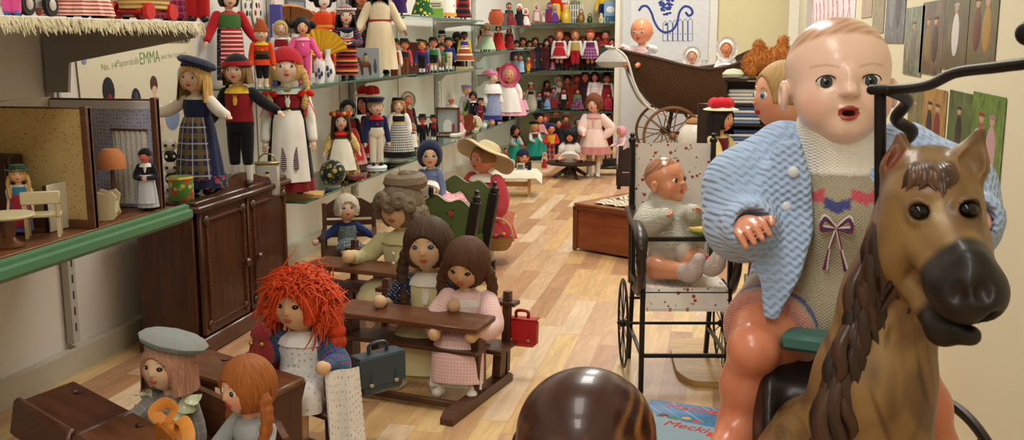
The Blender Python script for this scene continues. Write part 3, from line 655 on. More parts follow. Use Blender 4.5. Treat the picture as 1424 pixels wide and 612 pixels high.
# ---------------------------------------------------------------- light
def lamp(x, y, w, l, p, col=(1, .965, .90)):
    t = thing('ceiling_light', 'white rectangular ceiling light fitting over the shop aisle', 'ceiling light', (x, y, ZC-.05), 0, 'ceiling lights')
    obj('frame', MB().box((0, 0, .02), (w+.06, l+.06, .05), bev=.004), mat('dedbd4', .5), t)
    ld = bpy.data.lights.new('tube_light', 'AREA'); ld.shape = 'RECTANGLE'; ld.size = w; ld.size_y = l; ld.energy = p; ld.color = col
    lo = bpy.data.objects.new('tube_light', ld); COL.objects.link(lo); lo.location = (x, y, ZC-.09)
lamp(-.5, -1.1, .5, 1.2, 30); lamp(-.45, .6, .5, 1.2, 18); lamp(-.35, 3.2, .5, 1.2, 40); lamp(-.45, 5.6, .5, 1.2, 48); lamp(-.5, 7.9, .5, 1.2, 48)  # the first, unseen behind the camera, is added for light from the front
w = bpy.data.worlds.new('World'); bpy.context.scene.world = w; w.use_nodes = True
w.node_tree.nodes['Background'].inputs[0].default_value = (1, .97, .93, 1); w.node_tree.nodes['Background'].inputs[1].default_value = .25
cd = bpy.data.cameras.new('camera'); co = bpy.data.objects.new('camera', cd); COL.objects.link(co); cd.sensor_width = 36; cd.lens = 36*F_PX/W_PX; cd.clip_start = .05
co.matrix_world = Matrix(((RIGHT.x, UP.x, -FWD.x, CAM.x), (RIGHT.y, UP.y, -FWD.y, CAM.y), (RIGHT.z, UP.z, -FWD.z, CAM.z), (0, 0, 0, 1)))
bpy.context.scene.camera = co
cd.dof.use_dof = True; cd.dof.focus_distance = 3.0; cd.dof.aperture_fstop = 22.0
vs = bpy.context.scene.view_settings; vs.view_transform = 'Standard'; vs.look = 'None'; vs.gamma = 1; vs.use_curve_mapping = False; vs.exposure = -.12
# ---------------------------------------------------------------- wall shelving on the long wall
METAL = mat('b9b6b0', .45, vary=.03); ZTOP = 1.05
def upright(y, z0, z1, label, x=XW+.004):
    m = s = MB(); m.box((x+.012, y, (z0+z1)/2), (.024, .035, z1-z0), bev=.002, col='b9b6b0')
    for z in np.arange(z0+.05, z1, .05): s.box((x+.0237, y, z), (.002, .008, .026), bev=.0003, col='4a4744')
    tag(obj('shelf_upright', m, vcol(.45)), label, 'shelf upright', 'slotted shelf uprights')
for y, l in ((2.62, 'slotted grey upright beside the dollhouse shelf end'), (4.1, 'slotted grey upright behind the grey-haired old doll'), (5.05, 'slotted grey upright behind the pompom hat doll'), (6.65, 'slotted grey upright behind the small suited boy dolls'), (7.7, 'slotted grey upright far along the wall near the corner')): upright(y, .09, 1.02 if y < 3 else 2.0, l)
def glass_shelf(x0, x1, y0, y1, z, label, brk=(), name='glass_shelf'):
    t = thing(name, label, 'shelf', ((x0+x1)/2, (y0+y1)/2, z), 0, 'glass wall shelves')
    obj('glass_pane', MB().box((0, 0, -.004), (x1-x0, y1-y0, .008), bev=.0006), glassmat(), t)
    e = mat('3f6b5e', .2, vary=.05, spec=.6)
    m = MB(); m.box(((x1-x0)/2-.0+.0008, 0, -.004), (.0016, y1-y0, .0078), bev=.0002); m.box((0, -(y1-y0)/2-.0008, -.004), (x1-x0, .0016, .0078), bev=.0002); obj('glass_edge', m, e, t)
    for by in brk:
        k = MB(); y = by-(y0+y1)/2; hw = (x1-x0)/2
        k.prism([(-hw, -.009), (hw-.04, -.009), (hw-.04, -.016), (hw-.1, -.03), (-hw+.06, -.05), (-hw+.02, -.09), (-hw, -.09)], -.004, .004, (np.array(((1, 0, 0), (0, 0, -1), (0, 1, 0))), (0, y, 0))); obj('bracket', k, METAL, t)
    return t
XF = -1.58; SB = XW+.035
Z1L, Z1U, Z2U, Z3A, Z3B, ZT2, ZT3 = .378, .826, .815, .73, .92, 1.125, 1.10
glass_shelf(SB, XF, 3.62, 5.22, Z1L, 'low glass shelf carrying the red-capped girl and painted ball', (4.1, 5.05))
glass_shelf(SB, XF, 5.225, 9.2, .40, 'low glass shelf running on from the check-skirt girl to the corner', (6.65, 7.7))
glass_shelf(SB, XF, 3.36, 5.1, Z1U, 'upper glass shelf carrying the pink-suited doll and vases', (4.1, 5.05))
glass_shelf(SB, XF, 5.105, 6.62, Z2U, 'upper glass shelf under the row of small boy dolls', (6.6,))
glass_shelf(SB, XF, 7.7, 9.2, Z3A, 'glass shelf under the small festival dolls near the corner', (7.72,))
glass_shelf(SB, XF, 6.63, 8.3, Z3B, 'glass shelf under the red and green ball gown dolls', (7.7,))
glass_shelf(SB, XF, 5.0, 6.62, ZT2, 'highest glass shelf above the small boy dolls', (5.05, 6.6))
glass_shelf(SB, XF, 6.63, 9.2, ZT3, 'high glass shelf under the nun and veil dolls', (7.7,))
XE = -.99
for z, l in ((.35, 'end-wall glass shelf behind the standing pink-dress doll'), (.72, 'end-wall glass shelf under three big red-skirted dolls'), (1.15, 'highest end-wall glass shelf under yellow wooden figures')): glass_shelf(SB, XE, 9.25, YB-.03, z, l, (9.4,))
# fur-lined board above the dollhouse
t = thing('top_shelf', 'high white shelf board edged with cream fur above the dollhouse', 'shelf', (-1.68, 1.8, ZTOP))
obj('board', MB().box((0, 0, -.012), (.48, 1.66, .022), bev=.002), mat('dcd8cf', .6), t)
fm = MB(); rr = np.random.RandomState(3)
for i in range(900):
    if i < 640: p = np.array((.242, rr.uniform(-.83, .83), -.003-rr.uniform(0, .012))); d = np.array((.006+.006*rr.rand(), rr.uniform(-.012, .012), -.014-.018*rr.rand()))
    else: p = np.array((rr.uniform(-.24, .24), .832, -.003-rr.uniform(0, .012))); d = np.array((rr.uniform(-.012, .012), .006, -.014-.018*rr.rand()))
    fm.tube([p, p+d*.5+rr.normal(0, .002, 3), p+d], (.0035, .0028, .0006), 4, cap=None)
o = obj('fur_trim', fm, fab('d9d2b4'), t); o['kind'] = 'stuff'
m = MB(); m.prism([(-.24, -.025), (.235, -.025), (.235, -.045), (.15, -.06), (-.16, -.115), (-.17, -.2), (-.24, -.2)], -.006, .006, (np.array(((1, 0, 0), (0, 0, -1), (0, 1, 0))), (0, .80, 0))); obj('bracket', m, mat('8d8a85', .45), t)
# green-edged board under the dollhouse
t = thing('dollhouse_shelf', 'wooden shelf with a moulded green front edge under the dollhouse', 'shelf', (-1.695, 1.7, .54))
obj('board', MB().box((0, 0, -.012), (.46, 1.66, .024), bev=.002), wood('4a3022', '6b4630', .5), t)
pr = [(.222, -.042), (.232, -.042), (.246, -.03), (.246, -.012), (.236, -.008), (.236, .002), (.222, .006)]
obj('green_edge', MB().prism(pr, -.845, .845, (np.array(((1, 0, 0), (0, 0, -1), (0, 1, 0))), (0, 0, 0))), mat('4f7d5a', .5, vary=.12, scale=20, bump=.2), t)
obj('bracket', MB().box((-.02, .79, -.04), (.42, .012, .03), bev=.003), mat('d9d7d2', .4), t)
# ---------------------------------------------------------------- hero figures (solid modelled)
def knit(c, k=110, c2=None, strength=.9, rough=.95):
    key = ('knit', str(c), k, str(c2))
    if key in _M: return _M[key]
    m, nt, b = _new('knitwear'); L = nt.links; tc = nt.nodes.new('ShaderNodeTexCoord').outputs['Object']; sp = nt.nodes.new('ShaderNodeSeparateXYZ'); L.new(tc, sp.inputs[0])
    xy = _math(nt, 'ADD', sp.outputs[0], _math(nt, 'MULTIPLY', sp.outputs[1], .8))
    a = _math(nt, 'SINE', _math(nt, 'MULTIPLY', xy, k*2*PI)); z = _math(nt, 'SINE', _math(nt, 'MULTIPLY', sp.outputs[2], k*1.5*2*PI))
    h = _math(nt, 'ADD', _math(nt, 'MULTIPLY', _math(nt, 'MULTIPLY', a, z), .7), _math(nt, 'MULTIPLY', a, .35))
    if c2 == 'vcol': at = _n(nt, 'ShaderNodeAttribute', attribute_name='Col'); col = at.outputs['Color']
    else: col = rgb(c)
    cc, _h = _vary(nt, col, .1, 14, tc); L.new(cc, b.inputs['Base Color']); b.inputs['Roughness'].default_value = rough; b.inputs['Specular IOR Level'].default_value = .15; b.inputs['Sheen Weight'].default_value = .3
    _bump(nt, b, h, strength, .003); _M[key] = m; return m
def baby_head(label_root, c, r, R, skin, hairc, eye, cell, open_mouth=True, glossy=.3, lips='a01818'):
    """returns a solid for a moulded baby head of half-height r, face at -Y, centred at c"""
    def f(P):
        Q = (P-np.array(c, np.float32))@np.asarray(R, np.float32)/np.float32(r)
        d = s_ell(Q, (0, .10, .18), (.80, .88, .80)); d = smin(d, s_ell(Q, (0, -.22, -.30), (.66, .60, .58)), .25)
        for sx in (-1, 1): d = smin(d, s_ell(Q, (sx*.36, -.48, -.36), (.32, .30, .32)), .18)
        d = smin(d, s_ell(Q, (0, -.55, -.68), (.30, .28, .24)), .18); d = smin(d, s_ell(Q, (0, -.1, -.78), (.5, .45, .22)), .2)
        d = smin(d, s_ell(Q, (0, -.86, -.12), (.12, .14, .10)), .08); d = smin(d, s_ell(Q, (0, -.76, .04), (.08, .12, .18)), .12)
        for sx in (-1, 1): d = smin(d, s_ell(Q, (sx*.09, -.84, -.15), (.06, .07, .055)), .04)
        for sx in (-1, 1): d = smax(d, -s_ell(Q, (sx*.33, -.92, .02), (.18, .22, .11)), .06)
        d = smin(d, s_ell(Q, (0, -.81, -.37), (.16, .08, .045)), .03); d = smin(d, s_ell(Q, (0, -.79, -.53), (.13, .08, .05)), .03)
        if open_mouth: d = smax(d, -s_ell(Q, (0, -.90, -.455), (.11, .16, .042)), .02)
        for sx in (-1, 1):
            e = s_ell(Q, (sx*.83, .04, -.22), (.09, .17, .24)); e = smax(e, -s_ell(Q, (sx*.93, -.01, -.20), (.07, .09, .14)), .03); d = smin(d, e, .05)
        d = smin(d, s_cap(Q, (0, .05, -.6), (0, .08, -1.25), .36, .40), .12)
        return d*r
    def colf(V):
        Q = ((V-np.array(c))@np.asarray(R))/r; C = np.tile(rgb(skin), (len(V), 1))
        for sx in (-1, 1): C = paint(C, 'd0584a', .38*gsp(Q, (sx*.5, -.6, -.3), (.22, .3, .2)))
        hl = .30+.10*np.sin(Q[:, 0]*9)+.35*np.clip(-Q[:, 1]-.2, -1, .8)-.28*np.abs(Q[:, 0]); m = np.clip((Q[:, 2]-(.38+.55*np.clip(-Q[:, 1], -.9, 1)-.0*hl))/.10, 0, 1)
        st = .5+.5*np.sin(Q[:, 0]*26+8*np.sin(Q[:, 2]*5+Q[:, 1]*3)); C = paint(C, hairc, m*(.55+.3*st))
        lip = (np.abs(Q[:, 0]) < .19) & (Q[:, 1] < -.70) & (((Q[:, 0]/.155)**2+((Q[:, 2]+.45)/.115)**2) < 1); C = paint(C, lips, lip*.92)
        if open_mouth: C = paint(C, '2a0508', ((((Q[:, 0]/.10)**2+((Q[:, 2]+.455)/.038)**2) < 1) & (Q[:, 1] < -.6))*1.)
        for sx in (-1, 1):
            arc = np.exp(-((Q[:, 2]-(.215+.05*np.cos((Q[:, 0]-sx*.34)*7)))/.018)**2)*(np.abs(Q[:, 0]-sx*.34) < .2)*(Q[:, 1] < -.4); C = paint(C, mixc(hairc, 'brown', .5), arc*.4)
            C = paint(C, 'b04a3c', .5*gsp(Q, (sx*.07, -.93, -.21), (.03, .1, .022)))
        return C
    return f, colf
def baby_eyes(root, c, r, R, eye, name='eye', q=1.):
    for sx in (-1, 1):
        m = MB(); p = np.array(c)+R@np.array((sx*.325, -.672, .015))*r; m.ball(p, np.array((.145, .11, .10))*r*q, R, 'f0ece6', 20, 14)
        m.ball(p+R@np.array((-.0, -.068, 0))*r, np.array((.098, .05, .092))*r*q, R, eye, 20, 12); m.ball(p+R@np.array((-.0, -.098, 0))*r, np.array((.052, .025, .05))*r*q, R, '060606', 14, 10)
        m.ball(p+R@np.array((-.025, -.122, .028))*r, .011*r, R, 'ffffff', 8, 6)
        lid = [p+R@np.array((math.cos(a)*.15*q, -.06-.06*math.sin(a), math.sin(a)*.10*q))*r for a in np.linspace(.1, PI-.1, 9)]; m.tube(lid, .011*r, 6, '2a1a14')
        obj(name, m, vcol(.12), root)
def hand_sdf(P, w, d, up, s, side, curl=.6):
    """five fingered hand at wrist w, pointing along d, back of the hand towards up"""
    d = np.array(d, float); d /= np.linalg.norm(d); up = np.array(up, float); up -= d*up.dot(d); up /= np.linalg.norm(up); x = np.cross(d, up)*side
    B = np.stack((x, d, up), 1); w = np.array(w, float); L = lambda a: w+B@(np.array(a)*s)
    e = s_ell(P, L((0, .34, 0)), np.array((.32, .40, .2))*s, B); e = smin(e, s_cap(P, w, L((0, .2, 0)), .22*s, .25*s), .08*s)
    for fx, ln in ((-.25, .82), (-.085, 1.), (.085, .95), (.25, .75)):
        a, b = L((fx, .58, .05)), L((fx*1.05, .58+.28*ln, .02-.06*curl)); cc = L((fx*1.05, .58+(.28+.22*(1-curl*.6))*ln, -.02-.28*curl)); 
        e = smin(e, smin(s_cap(P, a, b, .085*s, .078*s), s_cap(P, b, cc, .078*s, .06*s), .01*s), .025*s)
    a, b, cc = L((-.28, .22, -.03)), L((-.48, .45, -.08)), L((-.42, .66, -.14)); return smin(e, smin(s_cap(P, a, b, .11*s, .09*s), s_cap(P, b, cc, .09*s, .065*s), .02*s), .05*s)
# ---- big celluloid baby riding the horse: built in its own frame, face at -Y
BB = at_y(1165, 470, 1.55); BZ = at_y(1165, 470, 1.55).z
baby = thing('baby_doll', 'big glossy baby doll in pale blue knitted jacket riding the wooden horse', 'doll', (BB.x, 1.55, 0), face(BB)+.0)
BR = Matrix.Rotation(-baby.rotation_euler.z, 3, 'Z')
def bl(px, py, y): 
    """pixel and world Y -> the baby's own frame"""
    return np.array(BR@(at_y(px, py, y)-baby.location))
hc = bl(1166, 112, 1.53); hr = .092; HR = rotz(.21)@roty(-.03)@rotx(.0)
skinC = 'ecc9b4'
f, cf = baby_head(baby, hc, hr, HR, skinC, 'a8774e', '33383a', .002)
hm = solid(f, hc-np.array((.1, .11, .13)), hc+np.array((.1, .11, .11)), .0018, cf)
neckb = hc+np.array((0, .01, -.10)); chest = bl(1165, 300, 1.54); hip = bl(1150, 440, 1.55)
LK, RK = bl(1049, 484, 1.41), bl(1262, 505, 1.45); LF, RF = bl(1028, 594, 1.42), bl(1306, 630, 1.47)
def legsdf(P):
    d = None
    for K, Fo, sx in ((LK, LF, -1), (RK, RF, 1)):
        h = hip+np.array((sx*.055, -.02, .0)); kn = K; an = Fo
        e = s_chain(P, [h, h+(kn-h)*.55, kn], [.056, .054, .038], .02); m = kn+(an-kn)*.5+np.array((0, .01, 0)); e = smin(e, s_chain(P, [kn, m, an], [.034, .038, .026], .012), .008)
        e = smin(e, s_ell(P, kn+np.array((0, -.02, .0)), (.033, .026, .031)), .012)
        e = smin(e, s_chain(P, [an, an+np.array((-.01*sx*-1, -.055, -.028)), an+np.array((sx*.0, -.085, -.034))], [.032, .029, .022], .015), .015)
        for i in range(5): e = smin(e, s_ell(P, an+np.array((sx*(.022-.011*i)*-1, -.105+.004*i*i*.3, -.036)), (.0075, .011, .008)), .004)
        d = e if d is None else np.minimum(d, e)
    return d
pts = np.array([LK, RK, LF, RF, hip]); lo = pts.min(0)-np.array((.09, .16, .08)); hi = pts.max(0)+np.array((.09, .09, .07))
skinbody = lambda V: paint(np.tile(rgb('d98a68'), (len(V), 1)), 'c86a4c', .35*gsp(V, LK, (.05, .05, .04))+.3*gsp(V, LF, (.05, .08, .05)))
lm = solid(legsdf, lo, hi, .0045, skinbody)
LW, RW = bl(1044, 314, 1.425), bl(1356, 304, 1.40); LE, RE = bl(1032, 312, 1.50), bl(1335, 312, 1.52)
LS, RS = bl(1072, 215, 1.55), bl(1275, 218, 1.56)
def handf(P): return np.minimum(hand_sdf(P, LW+np.array((-.006, -.004, 0)), (.22, -1, .12), (-.6, 0, 1), .066, 1, .95), hand_sdf(P, RW+np.array((.006, -.004, 0)), (-.3, -1, .05), (.5, 0, 1), .056, -1, .9))
pts = np.array([LW, RW]); hdm = solid(handf, pts.min(0)-.09, pts.max(0)+.09, .0030, lambda V: np.tile(rgb('dd9474'), (len(V), 1)))
body = MB()
for mm in (hm, lm, hdm): body.add(np.concatenate(mm.v), mm.f, mm.c[0]+0, mm.uv)
body.tube([neckb, chest, hip], (.05, .07, .08), 20, 'd98a68')
obj('body', body, vcol(.3, .15, .5), baby, ang=None); baby_eyes(baby, hc, hr, HR, '3d4a4c')
# knitted jumper and romper with coloured band
def jump(P):
    d = smin(s_cap(P, neckb+np.array((0, .0, -.02)), chest, .052, .085), s_cap(P, chest, hip+np.array((0, -.0, .03)), .09, .10), .03)
    d = smin(d, s_ell(P, hip+np.array((0, -.02, .02)), (.115, .095, .075)), .04)
    return smin(d, s_cap(P, neckb+np.array((0, -.012, .034)), neckb+np.array((0, 0, -.02)), .056, .058), .02)
def jcol(V):
    C = np.tile(rgb('a89f88'), (len(V), 1)); C = paint(C, 'f6f1e6', np.clip((V[:, 2]-(chest[2]+.068))/.004, 0, 1)); z0 = chest[2]+.03; x0 = chest[0]
    for dx, dz, c in ((-.035, .012, 'c8485a'), (.0, .0, '2f3f88'), (.037, .012, 'c8485a')):
        u, w_ = (V[:, 0]-x0-dx)/.018, (V[:, 2]-z0-dz)/.010; C = paint(C, c, ((np.abs(u) < 1) & (w_ > -1+np.abs(u)*.6-.2) & (w_ < .3+.7*np.abs(u)) & (V[:, 1] < 0))*.9)
    return C
ctr = (neckb+hip)/2; jm = solid(jump, ctr-np.array((.15, .14, .24)), ctr+np.array((.15, .14, .24)), .0045, jcol); obj('jumper', jm, knit('cream', 150, 'vcol', .4), baby, ang=None)
def shorts(P):
    d = None
    for K, sx in ((LK, -1), (RK, 1)):
        h = hip+np.array((sx*.05, -.015, .01)); L_ = np.linalg.norm(K-h); e = s_cap(P, h, h+(K-h)*.9, .078, .068); e = smax(e, (P-h.astype(np.float32))@((K-h)/L_).astype(np.float32)-.70*L_, .008); d = e if d is None else smin(d, e, .03)
    return smin(d, s_ell(P, hip+np.array((0, -.0, .02)), (.118, .10, .08)), .03)
def scol(V):
    C = np.tile(rgb('a89f88'), (len(V), 1))
    for K, sx in ((LK, -1), (RK, 1)):
        h = hip+np.array((sx*.05, -.015, .01)); a = (K-h)/np.linalg.norm(K-h); t = (V-h)@a/np.linalg.norm(K-h); ok = (V[:, 0]*sx > hip[0]*sx+.01)
        for lo_, hi_, c in ((.44, .51, 'c4554f'), (.54, .61, '33418a'), (.65, .74, 'c98a80')): C = paint(C, c, ((t > lo_) & (t < hi_) & ok)*.85)
    return C
sm = solid(shorts, hip-np.array((.23, .25, .14)), hip+np.array((.26, .14, .14)), .0045, scol); obj('romper', sm, knit('cream', 150, 'vcol'), baby, ang=None)
# pale blue jacket: shell of the torso minus the open front, two sleeves
def s_poly(x, z, poly):
    d = np.full(x.shape, 1e9, np.float32); s = np.ones(x.shape, np.float32); n = len(poly)
    for i in range(n):
        ax, az = poly[i]; bx, bz = poly[i-1]; ex, ez = bx-ax, bz-az; wx, wz = x-ax, z-az; t = np.clip((wx*ex+wz*ez)/(ex*ex+ez*ez), 0, 1)
        d = np.minimum(d, (wx-ex*t)**2+(wz-ez*t)**2); c1, c2, c3 = z >= az, z < bz, ex*wz > ez*wx
        s = np.where((c1 & c2 & c3) | (~c1 & ~c2 & ~c3), -s, s)
    return s*np.sqrt(d)
FLAP = [(lambda q: (q[0], q[2]))(bl(px, py, 1.45)) for px, py in ((1112, 195), (1128, 250), (1132, 320), (1116, 375), (1084, 432), (1066, 428), (1060, 385), (1040, 345), (1058, 250), (1080, 200))]
def jacket(P):
    d = smin(s_cap(P, neckb+np.array((0, .015, -.03)), chest+np.array((0, .012, 0)), .07, .098), s_cap(P, chest+np.array((0, .012, 0)), hip+np.array((0, .015, .02)), .105, .125), .03)
    inn = smin(s_cap(P, neckb+np.array((0, .0, -.0)), chest, .058, .09), s_cap(P, chest, hip+np.array((0, 0, .0)), .094, .112), .03)
    d = smax(d, -inn, .006)
    q = P-chest; w = .058+.06*np.clip(-(q[..., 2]-.08)/.3, 0, 1)
    cut = np.maximum(np.maximum(q[..., 1]+.0, np.abs(q[..., 0]-.012)-w), -(q[..., 2]+.5)); d = smax(d, -cut, .012)
    d = smax(d, -(P[..., 2]-(hip[2]+.02)), .01)
    # the front panel hanging open over the thigh
    dp = s_poly(P[..., 0], P[..., 2], FLAP); dp = smax(dp, np.abs(P[..., 1]-(chest[1]-.092-.42*np.clip(chest[2]+.02-P[..., 2], 0, .2)+.25*np.clip(P[..., 2]-chest[2]-.05, 0, .1)))-.007, .006); d = smin(d, dp, .012)
    for S, E, Wr, sx in ((LS, LE, LW, -1), (RS, RE, RW, 1)):
        e = s_chain(P, [S+np.array((-sx*.02, 0, 0)), S+(E-S)*.5+np.array((sx*.018, 0, -.0)), E, E+(Wr-E)*.9], [.052, .056, .05, .040], .03); e = smax(e, -s_cap(P, E+(Wr-E)*.7, Wr+(Wr-E)*.6, .014, .033), .006); d = smin(d, e, .02)
    for sx in (-1, 1): d = smin(d, s_ell(P, neckb+np.array((sx*.06, -.035, -.045)), (.034, .02, .022), roty(sx*.5)), .006)
    return d
pts = np.array([LS, RS, LE, RE, LW, RW, hip]); jk = solid(jacket, pts.min(0)-np.array((.09, .1, .06)), pts.max(0)+np.array((.09, .12, .1)), .0045); obj('jacket', jk, knit('a9c3e6', 62), baby, ang=None)
rb = MB(); bw = chest+np.array((-.0, -.105, -.0))
for i, c in enumerate(('7a2a4a', '2f3f88', 'd8cfc4')):
    for sx in (-1, 1): rb.tube([bw, bw+np.array((sx*.016, -.006, .012+.003*i)), bw+np.array((sx*.02, -.004, -.004+.004*i)), bw], .0022, 6, c, sub=4); rb.tube([bw, bw+np.array((sx*.008, .0, -.03)), bw+np.array((sx*.014+.002*i, .004, -.06))], .002, 6, c, sub=3)
obj('cord_bow', rb, vcol(.8), baby)
for i in range(3): obj('button', MB().ball(chest+np.array((-.062-.008*i, -.098, .075-.05*i)), (.008, .004, .008), n=12, m=8), mat('dfe6ec', .2), baby)
# ---------------------------------------------------------------- carved horse on wheels
horse = thing('wooden_horse', 'big carved brown wooden riding horse with dark mane under the blue-jacketed baby', 'rocking horse', (.2, 1.45, 0), 0)
HL = np.array((.2, 1.45, 0)); HD = np.array((.375, -.927, 0)); HS = np.array((-.927, -.375, 0))   # heading, side towards the camera's left
def w_(px, py, y): return np.array(at_y(px, py, y))-HL
poll = w_(1294, 252, 1.20); brow = w_(1300, 286, 1.165); mid = w_(1322, 345, 1.11); muz = w_(1341, 398, 1.06); jaw = w_(1264, 345, 1.19); lipb = w_(1356, 411, 1.045)
nk = [w_(1272, 300, 1.23), w_(1240, 420, 1.24), w_(1215, 530, 1.235), w_(1195, 640, 1.25)]
brl = [np.array((-.045, -.18, .43)), np.array((-.045, .02, .45)), np.array((-.06, .2, .45))]
e1, e2 = [w_(1254, 262, 1.20), w_(1252, 190, 1.215)], [w_(1333, 258, 1.17), w_(1363, 184, 1.165)]
FH = (muz-poll)/np.linalg.norm(muz-poll)
def horse0(P):
    d = s_chain(P, nk, [.046, .054, .066, .092], .03)
    d = smin(d, s_chain(P, brl, [.10, .082, .095], .03), .06)
    hd = smin(s_ell(P, brow+np.array((-.006, 0, 0)), (.049, .06, .048)), s_chain(P, [poll, mid, muz], [.041, .036, .029], .02), .03); hd = smin(hd, s_ell(P, jaw, (.036, .05, .05)), .03)
    hd = smin(hd, s_ell(P, muz, (.036, .046, .033)), .02); hd = smin(hd, s_ell(P, lipb, (.026, .034, .022)), .02)
    hd = smin(hd, s_cap(P, poll+np.array((.01, -.045, -.03)), muz+np.array((0, -.02, .03)), .016, .014), .02)
    gap = s_cap(P, w_(1405, 449, 1.00), w_(1302, 428, 1.10), .0105, .004); hd = smax(hd, -gap, .004)
    hd = smin(hd, s_chain(P, [w_(1278, 388, 1.17), w_(1312, 457, 1.09), w_(1350, 467, 1.055)], [.026, .0165, .0105], .012), .003)
    d = smin(d, hd, .022)
    for (a, b), ra in ((e1, .023), (e2, .023)):
        e = s_chain(P, [a, a+(b-a)*.4, b], [ra, ra*.95, .006], .008); ax = np.array((-.35 if a is e1[0] else -.05, -.93, .0)); e = smax(e, -s_chain(P, [a+ax*.016, a+(b-a)*.45+ax*.016, b+ax*.009], [.012, .012, .003], .006), .003); d = smin(d, e, .008)
    for x, y in ((.03, -.16), (-.12, -.15), (.01, .19), (-.13, .18)):
        d = smin(d, s_chain(P, [(x, y, .40), (x*1.05, y-.03, .22), (x*1.1, y+.0, .08)], [.05, .034, .024], .02), .05)
    return d
def hit(px, py, f=None):
    d = np.array(ray(px, py)); d /= np.linalg.norm(d); t = .7
    for _ in range(60): t += .6*float((f or horse0)((np.array(CAM)+d*t-HL)[None].astype(np.float32))[0])
    return np.array(CAM)+d*t-HL
EYE = [hit(1279, 294), hit(1346, 291)]; NOS = [hit(1331, 409), hit(1368, 404)]; CEN = brow
def horsef(P):
    d = horse0(P)
    for p in EYE: n = p-CEN; n = n/np.linalg.norm(n); d = smin(d, s_ell(P, p-n*.003, .0155), .006); d = smax(d, -s_ell(P, p+n*.008, (.0125, .0125, .0095)), .003)
    for p in NOS: d = smax(d, -s_ell(P, p, (.009, .010, .012)), .006)
    return d
def horsec(V):
    C = np.tile(rgb('82633a'), (len(V), 1)); n = np.sin(V[:, 0]*70+9*np.sin(V[:, 2]*13))*np.sin(V[:, 1]*60+5*np.sin(V[:, 2]*9))
    C = paint(C, '4e341c', np.clip(n*1.6-.1, 0, 1)*.6); gr = np.sin(V[:, 0]*230+V[:, 1]*120+6*np.sin(V[:, 2]*17+V[:, 0]*30)); C = paint(C, '57401f', np.clip(gr, 0, 1)**2*.45); C = paint(C, 'b3945e', .5*gsp(V, w_(1225, 470, 1.17), (.03, .08, .09))+.6*gsp(V, hit(1250, 330), (.03, .05, .03)))
    for (px, py), (qx, qy) in (((1308, 285), (1337, 362)), ((1318, 285), (1345, 362)), ((1298, 290), (1328, 362))):
        a, b = hit(px, py), hit(qx, qy); t = np.clip((V-a)@(b-a)/((b-a)@(b-a)), 0, 1); C = paint(C, 'c4ad84' if px != 1318 else '5a4026', .75*np.exp(-(np.linalg.norm(V-a-t[:, None]*(b-a), axis=1)/.0055)**2))
    st = np.clip(np.sin(V[:, 0]*160+np.sin(V[:, 2]*22)*3)*np.sin(V[:, 2]*31+V[:, 0]*40)-.72, 0, 1)*3; C = paint(C, '2e1d12', np.clip(st, 0, 1)*.75*(V[:, 2] < poll[2]-.06))
    for px, py, w in ((1195, 470, .02), (1240, 560, .03), (1215, 520, .015), (1255, 450, .02)): C = paint(C, '4a2c16', .6*gsp(V, hit(px, py), (.010, .06, w*1.5)))
    t = (V-muz)@FH; C = paint(C, '17130f', np.clip((t+.030)/.012, 0, 1)*(np.linalg.norm(V-muz, axis=1) < .105)*(V[:, 2] < muz[2]+.06)); C = paint(C, '17130f', 1.*(np.linalg.norm(V-w_(1328, 456, 1.075), axis=1) < .036))
    C = paint(C, '7a2a22', .85*gsp(V, hit(1243, 225), (.012, .02, .03))); C = paint(C, 'b59c78', .6*gsp(V, hit(1345, 215), (.02, .02, .02)))
    for a, b in (e1, e2): C = paint(C, '4a3220', .6*gsp(V, b, (.02, .02, .016)))
    for p in EYE: C = paint(C, '2a1a10', .9*gsp(V, p, (.013, .013, .011)))
    for p in NOS: C = paint(C, '3a1a18', .8*gsp(V, p, (.008, .008, .008)))
    return C
hm = solid(horsef, (-.27, -.52, .04), (.22, .36, .93), .0036, horsec)
obj('body', hm, vcol(.45, .08, .35), horse, ang=None)
for p in EYE: n = p-CEN; n = n/np.linalg.norm(n); m = MB(); m.ball(p-n*.0005, (.0105, .0105, .0085), n=16, m=10, col='0b0908'); obj('eye', m, vcol(.08), horse)
# mane: many carved locks on one side of the neck
mm = MB(); rr = np.random.RandomState(5); Q, _r = spline(np.array([w_(1275, 238, 1.215), w_(1222, 290, 1.235), w_(1192, 390, 1.235), w_(1165, 480, 1.225), w_(1140, 560, 1.215)]), np.ones(5), 10)
for i in range(len(Q)-4):
    for k in range(4):
        a = Q[i]+np.array((.022*rr.rand(), -.018-.02*rr.rand(), .01*rr.randn()*.5)); L = .08+.06*rr.rand(); s = rr.uniform(-.012, .012)
        mm.tube([a, a+np.array((-.012+s*.4, -.012, -L*.35)), a+np.array((-.004+s, -.016, -L*.7)), a+np.array((-.016+s*1.5, -.012, -L))], (.008, .010, .008, .002), 6, mixc('1a110d', '4a2f20', rr.rand()), sub=3)
for k in range(12):
    a = w_(1286+1.6*k, 226, 1.19); b, c, e = hit(1270+4.6*k, 240+2*math.sin(k)), hit(1262+5.6*k, 253+3*math.sin(k*2.1)), hit(1254+6*k if k < 5 else 1286+3.2*k, 262+9*math.exp(-((k-8)/2.)**2)+4*math.sin(k*1.7)); mm.tube([a, b, c, e], (.008, .0085, .006, .0008), 6, mixc('2a1c14', '6a4a34', rr.rand()), sub=3)
obj('mane', mm, vcol(.35, .1), horse, ang=None)
